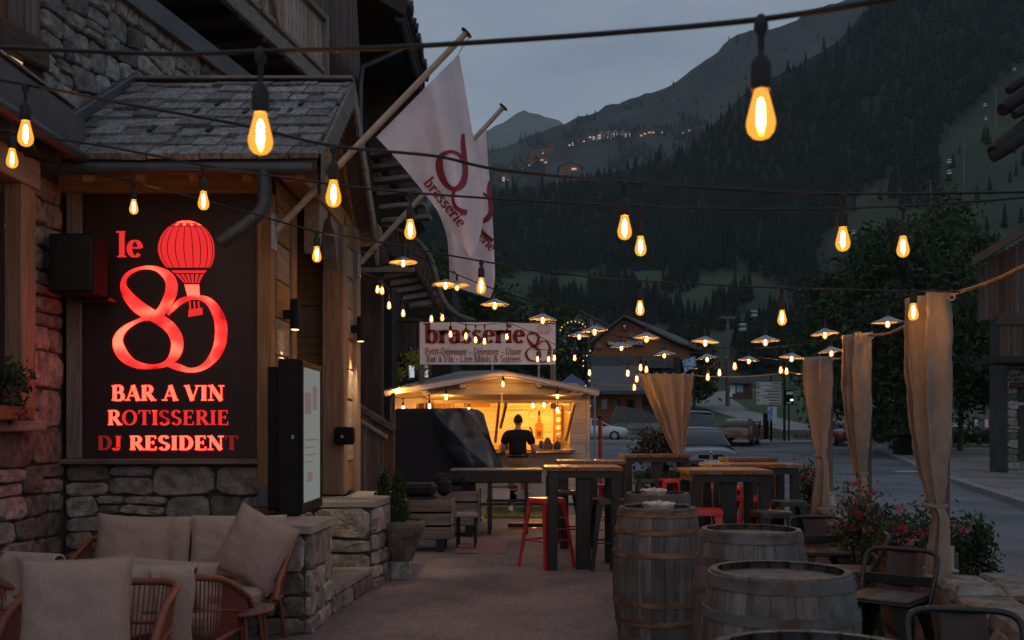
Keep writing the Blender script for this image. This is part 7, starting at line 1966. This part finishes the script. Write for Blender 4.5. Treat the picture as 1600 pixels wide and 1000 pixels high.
ao = Vector(af.location)
bd = wb(af, ao, 'board', BLACK, 1174, 1188, 659, 678, 58.5, .05); wb(af, ao, 'leg', W_CHAL, 1173, 1175, 657, 687, 58.45, .05); wb(af, ao, 'leg', W_CHAL, 1187, 1189, 657, 687, 58.45, .05)
for k in range(5): wb(af, ao, 'chalk_line', WHITE, 1176 + (k % 2), 1186 - (k % 3), 661 + k * 3.3, 662.6 + k * 3.3, 58.48, .01, par=bd)
rb = thing('red_pole', 'red and dark snow pole at the kiosk end', 'pole', (X(939, 21.5), 21.5, 0))
b = MB(); b.tube([(0, 0, 0), (-.02, 0, 1.72)], .045, 10); b.build('shaft', RED, rb, sm=60); b = MB(); b.lathe([(.05, 1.70), (.05, 1.78), (.01, 1.80)], 10, Matrix.Translation((-.02, 0, 0))); b.build('pole_cap', STEEL_K, rb)
def street_lamp(label, px, py, Y, hz_):
    t = thing('street_lamp', label, 'street lamp', (X(px, Y), Y, gz(Y)), group='ornate street lamps'); z = EYE - (py - HY) * Y / F - gz(Y)
    b = MB(); b.lathe([(.14, 0), (.12, .4), (.06, .5), (.045, 1.2), (.035, z - .1)], 12); b.build('column', STEEL_K, t, sm=50)
    b = MB(); b.lathe([(.05, z - .1), (.16, z + .05), (.20, z + .40), (.17, z + .42)], 8, cap1=False); b.build('lantern', STEEL_K, t)
    b = MB(); b.lathe([(.10, z + .08), (.205, z + .38)], 8, Matrix.Identity(4), False, False); b.build('pane', AMBER, t)
    b = MB(); b.lathe([(.22, z + .42), (.12, z + .52), (.03, z + .60)], 8); b.build('hood', STEEL_K, t)
    b = MB(); b.lathe([(.03, z + .12), (.06, z + .2), (.02, z + .3)], 8); b.build('bulb', LAMPB, t)
street_lamp('lit lantern street lamp between the far curtains', 1299, 596, 58, 3)
street_lamp('plain street lamp with hanging flower basket behind the dark cars', 1071 + 14, 585, 64, 3)
# decorated lamp column with fairy lights by the banner
dc = thing('decorated_column', 'dark lamp column wound with fairy lights beside the banner', 'lamp column', (X(918, 26), 26, 0))
b = MB(); b.lathe([(.12, 0), (.10, .5), (.08, .6), (.07, 4.3), (.05, 4.4)], 12); b.build('column', STEEL_K, dc, sm=50)
b = MB(); b.tube([(-.36 + .36 * math.cos(a * .2), 0, 4.0 + .30 * math.sin(a * .2)) for a in range(16)], .02, 6); b.build('curled_arm', STEEL_K, dc, sm=60)
for k in range(26):
    a = k * 1.1; b = MB()
    if k < 15: c = (.10 * math.cos(a) - .03, .10 * math.sin(a) - .05, 2.1 + k * .13)
    else: q = (k - 15) * .29; c = (-.36 + .36 * math.cos(q), -.03, 4.0 + .30 * math.sin(q))
    b.lathe([(.004, -.02), (.018, 0), (.004, .02)], 6, Matrix.Translation(c)); b.build('fairy_light', FAIRY, dc)
bt = thing('blue_tent', 'blue pitched tent roof behind the kiosk roof end', 'tent', (X(897, 31), 31, gz(31)))
ap_ = W(893, 584, 32); b = MB()
for (a, c) in (((866, 607, 30.4), (930, 609, 30.4)), ((930, 609, 30.4), (930, 607, 34)), ((930, 607, 34), (866, 606, 34)), ((866, 606, 34), (866, 607, 30.4))): b.add([W(*a), W(*c), ap_], [(0, 1, 2)])
b.build('canopy', BLUER, bt, off=bt.location)
for px in (868, 929):
    for Y in (30.5, 33.9):
        b = MB(); p = W(px, 608, Y); b.tube([(p.x, Y, gz(Y)), (p.x, Y, p.z)], .03, 6); b.build('pole', STEEL_G, bt, off=bt.location)

# ---------------------------------------------------------------- buildings across the road
def gable_house(name, label, px0, px1, pyb, pye, pya, Y, dep, mw, mr, apx_=None, windows=(), lit=(), rows=2, ridge_shift=0.0):
    """house with its gable towards us: base row pyb, eaves pye, apex pya"""
    cx_ = X((px0 + px1) / 2, Y); z0 = EYE - (pyb - HY) * Y / F
    t = thing(name, label, 'building', (cx_, Y, z0)); o = Vector(t.location)
    p0, p1 = W(px0, pyb, Y), W(px1, pyb, Y); ze = W(0, pye, Y).z; za = W(0, pya, Y).z; xa = X(apx_, Y) if apx_ else (p0.x + p1.x) / 2
    b = MB(); b.poly([p0, p1, (p1.x, Y, ze), (xa, Y, za), (p0.x, Y, ze)], (ridge_shift * dep, dep, 0)); b.build('wall', mw, t, off=o)
    ov = (p1.x - p0.x) * .06; th = .25
    for s, xe in ((-1, p0.x - ov), (1, p1.x + ov)):
        zz = ze - (za - ze) * ov / abs(xa - (p0.x if s < 0 else p1.x)); b = MB()
        sh_ = Vector((ridge_shift * dep, dep + 1.0, 0))
        b.poly([Vector((xa, Y - .9, za + .05)), Vector((xe, Y - .9, zz + .05)), Vector((xe, Y - .9, zz + .05)) + sh_, Vector((xa, Y - .9, za + .05)) + sh_], (0, 0, th)); b.build('roof', mr, t, off=o)
    for i, (a, c, d_, e) in enumerate(windows):
        w_ = wb(t, o, 'window', LITWIN if i in lit else GLASSD, a, c, d_, e, Y - .12, .1)
        wb(t, o, 'frame', W_BRN_X, a - .6, c + .6, e, e + .8, Y - .2, .2, par=w_)
    return t
Yst = 108
ts = gable_house('cable_car_station', 'red-brown timber cable car station with slate roof and lettered sign', 928, 1046, 557, 533, 497, Yst, 24, W_CHAL, SLATE, apx_=973, windows=[(1054 - 20, 1061 - 20, 540, 545), (918 + 14, 926 + 14, 536, 544), (965, 968, 522, 526), (982, 990, 521, 526)], ridge_shift=.42)
tso = Vector(ts.location)
wb(ts, tso, 'lower_storey', W_DARK, 930, 1062, 557.5, 645, Yst + .2, 22)
b_ = wb(ts, tso, 'sign_board', BLACK, 948, 1006, 533, 540, Yst - .5, .2)
bq = MB()
for c, m_ in put_text('Télécabine de TOUGNETE', lambda x, y: W(949 + x, 538.6 - y, Yst - .56), width=56, height=5.2, T=.26, t=.2, sw=.04): bq.add(m_.v, m_.f)
bq.build('sign_lettering', WHITE, b_, off=tso)
b = MB(); b.lathe([(.001, .05), (.32, .05), (.34, 0)], 18, Matrix.Translation(W(976, 511, Yst - .3)) @ Matrix.Rotation(R(90), 4, 'X')); em = b.build('round_emblem', INK, ts, off=tso)
wb(ts, tso, 'emblem_mark', WHITE, 974, 978, 508, 511, Yst - .42, .03, par=em); wb(ts, tso, 'emblem_mark', RED, 974, 978, 512, 514.5, Yst - .42, .03, par=em)
wb(ts, tso, 'terrace_band', SLATE, 918, 1052, 556, 575, Yst - 2.5, 2.4)
for k in range(9): wb(ts, tso, 'dark_bay', GLASSD, 922 + k * 14, 932 + k * 14, 578, 628, Yst - .3, .2)
gable_house('slate_roof_house', 'slate roofed house beside the station, higher up behind', 884, 952, 570, 512, 488, 140, 14, PLASTER, SLATE, apx_=905, windows=[(888, 894, 520, 530), (900, 906, 520, 530)])
lr = thing('lower_chalet', 'low reddish chalet with broad slate roof beyond the white car', 'building', (X(960, 84), 84, gz(84)))
lo_ = Vector(lr.location)
wb(lr, lo_, 'wall', W_CHAL, 912, 1003, 612, 668, 84, 8)
b = MB(); b.poly([W(905, 616, 82), W(1012, 616, 82), W(1000, 577, 88), W(925, 577, 88)], (0, 0, .3)); b.build('roof', SLATE, lr, off=lo_)
for k in range(4): w_ = wb(lr, lo_, 'window', GLASSD, 920 + k * 20, 929 + k * 20, 624, 640, 83.85, .1)
wb(lr, lo_, 'door', W_BRN_Z, 985, 993, 624, 662, 83.85, .1)
gw = thing('garden_wall', 'long grey stone retaining wall below the low chalet', 'wall', (X(985, 70), 70, gz(70)))
stx = MB(); p, q = W(958, 672, 70), W(1062, 690, 70); stx.poly([(X(955, 70), 70, gz(70)), (X(1062, 70), 70, gz(70)), (X(1062, 70), 70, gz(70) + 1.0), (X(1000, 70), 70, gz(70) + 2.1), (X(965, 70), 70, gz(70) + 2.3), (X(955, 70), 70, gz(70) + 1.2)], (0, 1, 0)); stx.build('core', STONE_G, gw, off=gw.location)
stones(gw, (X(957, 70), 69.95, gz(70)), (1, 0, 0), 4.6, 1.1, (.25, .4), (.4, .8), .08, STONE_G, seed=71, n=(0, -1, 0), off=gw.location)
bw = thing('bank_wall', 'low grey stone wall along the grass bank behind the road signs', 'wall', (X(1290, 66), 66, gz(66)))
gbox(bw, 'core', MORTAR, -4.2, 14, 0, .4, 0, .70)
stones(bw, Vector((X(1290, 66) - 4.2, 66, gz(66))), (1, 0, 0), 10.5, .74, (.2, .28), (.35, .8), .06, STONE_G, seed=77, n=(0, -1, 0), off=bw.location)
th_ = thing('ticket_hut', 'small open timber hut with map posters on the grass bank', 'hut', on_ground(1160, 624)); hp_ = Vector(th_.location); Yh = hp_.y
wb(th_, hp_, 'back_wall', W_BRN_Z, 1140, 1176, 600, 623, Yh + 1, .2); wb(th_, hp_, 'roof', SLATE, 1137, 1174, 594, 599.5, Yh - .3, 2.2, .05)
wb(th_, hp_, 'post', W_BRN_Z, 1137, 1139.5, 599, 626, Yh, .3); wb(th_, hp_, 'post', W_BRN_Z, 1172, 1174.5, 599, 626, Yh, .3)
wb(th_, hp_, 'map_poster', BLUEP, 1151, 1161, 601, 613, Yh + .8, .1); wb(th_, hp_, 'white_poster', WHITE, 1141, 1149, 601, 615, Yh + .8, .1); wb(th_, hp_, 'notice', WHITE, 1139.5, 1144, 612, 620, Yh - .1, .1)
# poster kiosk behind the gathered curtain
mp_ = thing('piste_map', 'blue ski map panel above the gathered curtain', 'poster', (X(1085, 62), 62, gz(62))); mo_ = Vector(mp_.location)
b = MB(); b.poly([W(1066, 564, 62), W(1086, 556, 62), W(1088, 572, 62), W(1070, 582, 62)], (0, .08, 0)); b.build('map', BLUEP, mp_, off=mo_)
wb(mp_, mo_, 'post', STEEL_K, 1060, 1063, 565, 680, 62.2, .15); wb(mp_, mo_, 'post', STEEL_K, 1083, 1085, 572, 680, 62.2, .15)

# house at the right-hand edge: stone base, timber storey, and its projecting roof logs
rh = thing('corner_chalet', 'stone and timber chalet cut off by the picture edge, with roof overhang', 'building', (X(1640, 31), 31, gz(31)))
ro_ = Vector(rh.location)
wb(rh, ro_, 'wall', MORTAR, 1575, 1900, 470, 752, 31, 1.2)
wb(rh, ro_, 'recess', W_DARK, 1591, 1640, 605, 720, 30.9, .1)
stones(rh, (X(1574, 31), 30.98, 0), (1, 0, 0), .75, 4.3, (.16, .3), (.2, .5), .06, STONE_G, seed=81, n=(0, -1, 0), off=ro_)
stones(rh, (X(1590, 31), 30.98, 0), (1, 0, 0), 2.2, .9, (.16, .3), (.2, .5), .06, STONE_G, seed=85, n=(0, -1, 0), off=ro_)
wb(rh, ro_, 'balcony_floor', W_DARK, 1562, 1760, 556, 566, 29.6, 1.5)
for k in range(9): wb(rh, ro_, 'baluster_board', W_BRN_Z, 1563 + k * 5, 1567.6 + k * 5, 508, 556, 29.6, .06)
wb(rh, ro_, 'balcony_rail', W_BRN_X, 1558, 1760, 490, 508, 29.55, .12, .02)
wb(rh, ro_, 'lintel', W_BRN_X, 1580, 1700, 597, 606, 30.8, .2)
b = MB(); b.poly([W(1518, 416, 28.5), W(1660, 330, 28.5), W(1662, 331, 30), W(1519, 417, 30)], (0, 0, .25)); b.build('roof', W_BRN_X, rh, off=ro_)
for k in range(12):
    b = MB(); a, c = W(1530 + k * 8, 412 - k * 4.8, 30), W(1537.4 + k * 8, 412 - k * 4.8, 30); b.box(a.x, c.x, 30, 30.1, W(0, 500, 30).z, a.z - .05); b.build('gable_board', W_BRN_Z, rh, off=ro_)
rl = thing('projecting_roof_logs', 'dark round log ends of a roof poking in at the upper corner', 'roof logs', (5.2, 9.5, 4.3)); rlo = Vector(rl.location)
for (a, c, r_) in (((1552, 238, 9.5), (1640, 170, 9.7), .080), ((1566, 172, 9.8), (1640, 118, 10), .075), ((1549, 247, 9.5), (1640, 190, 9.4), .06), ((1558, 228, 9.6), (1640, 165, 9.9), .05), ((1585, 180, 9.6), (1650, 140, 9.7), .05), ((1575, 142, 10), (1640, 98, 10), .05)):
    b = MB(); p, q = W(*a), W(*c); q = p + (q - p) * 4; b.tube([p, p.lerp(q, .03), q], [r_ * .86, r_, r_], 12); b.build('log', BLACKWOOD, rl, sm=50, off=rlo)
b = MB(); p = W(1700, 190, 9.8); b.box(p.x + 3.4, p.x + 7, 9, 13, p.z - .3, p.z + 1.2); b.build('roof_mass', W_DARK, rl, off=rlo)

# ---------------------------------------------------------------- broad-leaved trees
def tree(label, px, Yt, r, zc, rz_, n, leaf, seed, m_=LEAF, tr=.16, kind='broad'):
    x = X(px, Yt); g = gz(Yt); t = thing('leafy_tree', label, 'tree', (x, Yt, g), group='broad-leaved trees across the road')
    rg = random.Random(seed); cs = []
    for k in range(90):
        a = rg.uniform(0, 6.28); ph = math.acos(rg.uniform(-1, 1)); q = rg.uniform(.35, 1.0) ** .6
        lump = 1 + .25 * noise.noise(Vector((math.cos(a) * 1.5, math.sin(a) * 1.5, ph + seed)))
        cs.append((r * q * lump * math.sin(ph) * math.cos(a), r * q * lump * math.sin(ph) * math.sin(a), zc + rz_ * q * lump * math.cos(ph), rg.uniform(.5, 1.6)))
    leaves(n, cs, (r * .15, r * .15, r * .11), leaf, seed).build('crown', m_, t)
    b = MB(); b.tube([(0, 0, 0), (.05, 0, zc * .4), (0, 0, zc)], [tr, tr * .75, tr * .4], 8); tk = b.build('trunk', BARK, t, sm=60)
    for k in range(9):
        c = cs[k * 7]; b = MB(); z0 = zc * rg.uniform(.4, .8); b.tube([(0, 0, z0), (c[0] * .5, c[1] * .5, lerp(z0, c[2], .6)), (c[0] * .9, c[1] * .9, c[2])], [tr * .4, tr * .25, tr * .1], 5); b.build('limb', BARK, tk)
    return t
tree('large dark tree in a black planter between the near curtains', 1415, 44, 3.9, 5.7, 4.6, 13000, .17, 3)
tree('dark round tree at the edge of the corner chalet', 1500, 48, 3.0, 4.8, 3.6, 9000, .16, 5)
tree('dark tree behind the row of curtains, lit by the lamps', 1330, 50, 2.8, 5.2, 4.2, 8000, .17, 7)
tree('tall dark tree behind the large planter tree', 1455, 58, 4.4, 9.0, 5.6, 9000, .22, 11)
tree('small bushy tree on the grass near the ticket hut', 1085, 120, 3.0, 4.5, 3.5, 2600, .30, 15, LEAF2)
tree('rounded green tree left of the cable car station', 868, 120, 5.0, 8.0, 5.5, 3500, .38, 17, LEAF2)
tree('green tree on the slope behind the banner', 745, 120, 6.0, 11.0, 7.0, 4200, .40, 19, LEAF)
tree('bushy tree low behind the kiosk sign posts', 700, 75, 4.0, 9.5, 4.5, 4200, .28, 21, LEAF)
bp_ = thing('tree_planter', 'square black planter box at the foot of the large tree', 'planter', (X(1415, 44), 44, gz(44) + .12)); gbox(bp_, 'box', BLACK, -.42, .42, -.42, .42, 0, .85, .02); gbox(bp_, 'rim', STEEL_K, -.45, .45, -.45, .45, .851, .9, .01)
# flower bed with rocks beyond the pavement
fbd = on_ground(1520, 690)
rg = random.Random(44)
for k in range(26):
    px = 1483 + k * 3.4; p = W(px, 0, 52); x, y = X(px, 52), 52 + rg.uniform(-.4, .4); b = MB()
    b.lathe([(.10, 0), (.19, .08), (.16, .20), (.05, .25)], 7, Matrix.Translation((x, y, gz(52) + .1)) @ Matrix.Rotation(rg.uniform(0, 3), 4, 'Z') @ Matrix.Diagonal((rg.uniform(.6, 1.2), .8, rg.uniform(.6, 1.1), 1)))
    o = b.build('edging_rock', STONE_L, loc=None); tag(o, 'pale rock in the row edging the flower bed beyond the pavement', 'rock', 'rocks edging the flower bed')
cs = [(X(1478 + rg.uniform(0, 90), 53), 53 + rg.uniform(0, 1), gz(53) + rg.uniform(.2, .8), 1) for _ in range(40)]
plant('flower_bed', 'green and yellow flower bed behind the pale rocks', 'flowers', cs, 1500, (.2, .2, .15), .11, LEAF2, 47, [([(c[0], c[1] - .2, c[2] + .1) for c in cs[:6]], YELLOW, 80, .08), ([(c[0], c[1] - .2, c[2] + .1) for c in cs[8:12]], MAGENTA, 80, .08)])
cs = [(X(1365 + rg.uniform(0, 40), 60), 60 + rg.uniform(0, 1), gz(60) + rg.uniform(.2, 1.1), 1) for _ in range(24)]
plant('road_shrub', 'low shrub with pink flowers beside the middle curtain, across the road', 'shrub', cs, 900, (.2, .2, .15), .11, LEAF, 48, [([(c[0], c[1] - .2, c[2] + .1) for c in cs[:6]], PINK, 80, .07)])
for k, (px, lb, m_) in enumerate(((1541, 'pink and white poster stand on the grass', PINK), (1525, 'dark poster stand on the grass', INK))):
    t = thing('poster_stand', lb, 'poster', (X(px, 60), 60, gz(60))); o = Vector(t.location)
    wb(t, o, 'board', m_, px - 5, px + 5, 652, 671, 60, .08); wb(t, o, 'leg', STEEL_K, px - 5, px - 4, 671, 684, 60, .08); wb(t, o, 'leg', STEEL_K, px + 4, px + 5, 671, 684, 60, .08); wb(t, o, 'white_stripe', WHITE, px - 2, px + 3, 655, 668, 59.95, .04)

# ---------------------------------------------------------------- gondola lift
def pylon(label, px, pyt, pyb, Y, base=None):
    p, q = W(px, pyb, Y), W(px, pyt, Y); t = thing('lift_pylon', label, 'pylon', p, group='gondola lift pylons'); h = q.z - p.z; k = 1 + (Y - 130) / 900
    b = MB(); b.tube([(0, 0, -6), (0, 0, h)], [.3 * k, .2 * k], 10); b.build('mast', ZINC, t, sm=60)
    b = MB(); b.bar((-1.1 * k, 0, h), (1.1 * k, 0, h), .3 * k, .3 * k); b.build('crossarm', ZINC, t)
    for s in (-1, 1):
        b = MB(); b.bar((s * 1.0 * k, -.8 * k, h + .3 * k), (s * 1.0 * k, .8 * k, h + .3 * k), .2 * k, .35 * k); b.build('sheave_train', STEEL_K, t)
pylon('grey gondola pylon between the station and the road signs', 1137, 496, 572, 130)
pylon('far gondola pylon on the meadow, lower one', 1506, 222, 275, 480)
pylon('far gondola pylon on the meadow, upper one', 1556, 140, 190, 620)
pylon('far gondola pylon behind the tree top', 1454, 284, 330, 380)
def cabin(label, px, py, Y, s=1.0):
    t = thing('gondola_cabin', label, 'gondola', W(px, py, Y), group='gondola cabins'); s *= 1.0
    b = MB(); b.box(-.95 * s, .95 * s, -.9 * s, .9 * s, -1.1 * s, .9 * s, c=.25 * s); b.build('shell', WHITE if Y > 250 else STEEL_G, t)
    b = MB(); b.box(-.99 * s, .99 * s, -.94 * s, .94 * s, -.3 * s, .55 * s, c=.05 * s); b.build('window', GLASSD, t)
    b = MB(); b.tube([(0, 0, .9 * s), (.25 * s, 0, 1.7 * s), (0, 0, 2.5 * s)], .08 * s, 6); b.build('hanger', STEEL_K, t)
cabin('gondola cabin high beside the near pylon', 1178, 490, 230, .75); cabin('gondola cabin lower beside the near pylon', 1160, 511, 200, .75)
for (px, py, Y, lb) in ((1483, 350, 470, 'upper of the two tiny cabins in front of the dark tree patch'), (1483, 367, 465, 'lower of the two tiny cabins in front of the dark tree patch'), (1539, 164, 640, 'upper tiny cabin by the higher meadow pylon'), (1540, 185, 640, 'lower tiny cabin by the higher meadow pylon'), (1585, 108, 700, 'topmost tiny cabin near the roof logs'), (1333, 363, 470, 'tiny cabin beside a hanging bulb over the dark wood')):
    py2 = py - 100 if py in (350, 367) else py
    cabin('far gondola cabin: ' + lb, px, {350: 252, 367: 269}.get(py, py), Y, .9)

# ---------------------------------------------------------------- mountain village
def chalet_far(label, px, py, wpx, hpx, m_, lit, seed, Ymax=None):
    p = solve(mid_pt, px, py); k = p.y / F * 1.25; w_ = wpx * k; h_ = hpx * k; rg = random.Random(seed)
    t = thing('mountain_chalet', label, 'house', p, group='chalets of the mountain village')
    b = MB(); b.poly([(-w_ / 2, 0, -h_ * .4), (w_ / 2, 0, -h_ * .4), (w_ / 2, 0, h_ * .62), (0, 0, h_), (-w_ / 2, 0, h_ * .62)], (0, w_ * 1.2, 0)); b.build('wall', m_, t)
    for s in (-1, 1):
        b = MB(); b.poly([(0, -w_ * .1, h_ * 1.02), (s * w_ * .6, -w_ * .1, h_ * .56), (s * w_ * .6, w_ * 1.25, h_ * .56), (0, w_ * 1.25, h_ * 1.02)], (0, 0, h_ * .07)); b.build('roof', SLATE, t)
    for i in range(2):
        for j in range(2):
            x0 = -w_ * .32 + i * w_ * .38; z0 = h_ * (.02 + .30 * j)
            b = MB(); b.box(x0, x0 + w_ * .24, -w_ * .02, 0, z0, z0 + h_ * .16); b.build('window', (LITWIN if rg.random() < .7 else COOLWIN) if rg.random() < lit else GLASSD, t)
V = [(836, 246, 15, 13, 0), (846, 238, 14, 12, 1), (858, 240, 14, 11, 0), (829, 257, 13, 11, 0), (812, 262, 12, 9, 0), (800, 264, 11, 9, 0), (862, 232, 12, 9, 0), (850, 252, 13, 10, 0), (790, 280, 13, 10, 0), (780, 276, 11, 8, 0), (770, 262, 11, 9, 0), (775, 290, 12, 8, 0),
     (893, 225, 12, 9, 1), (903, 222, 11, 8, 0), (915, 219, 11, 8, 0), (925, 216, 12, 9, 0), (940, 214, 13, 10, 2), (951, 213, 12, 10, 2), (962, 212, 12, 10, 2), (973, 212, 11, 9, 2), (981, 211, 10, 8, 2), (1005, 210, 12, 8, 0), (1018, 208, 12, 8, 0), (1031, 208, 12, 8, 0), (1060, 206, 11, 8, 1), (1070, 206, 11, 8, 1), (1080, 205, 11, 8, 1), (891, 268, 26, 14, 0)]
for i, (px, py, w_, h_, q) in enumerate(V):
    lb = {0: 'dark timber chalet of the lower village cluster' if px < 880 else 'dark chalet along the upper village terrace', 1: 'pale chalet with a few lit windows in the village', 2: 'brightly lit chalet in the middle of the upper village row'}[q]
    if px == 891 and w_ == 26: lb = 'larger lone brown chalet below the mountain village'
    chalet_far(lb, px, py + 3, w_, h_, (W_CHAL, W_BRN_X, PLASTER)[q] if px != 891 else W_CHAL, (.25, .5, .95)[q], i)

# ---------------------------------------------------------------- the evening air
hz = MB(); hz.box(-9500, 9500, -1500, 12500, -8, 2450)
hm = bpy.data.materials.new('evening_haze'); hm.use_nodes = True
hn = hm.node_tree.nodes; hn.clear()
ho = hn.new('ShaderNodeOutputMaterial'); hv_ = hn.new('ShaderNodeVolumePrincipled')
hv_.inputs['Color'].default_value = (0.80, 0.90, 1.0, 1); hv_.inputs['Density'].default_value = 0.00007
hm.node_tree.links.new(hv_.outputs['Volume'], ho.inputs['Volume'])
tag(hz.build('haze', hm), 'thin blue evening haze in the valley air', 'haze', kind='stuff')
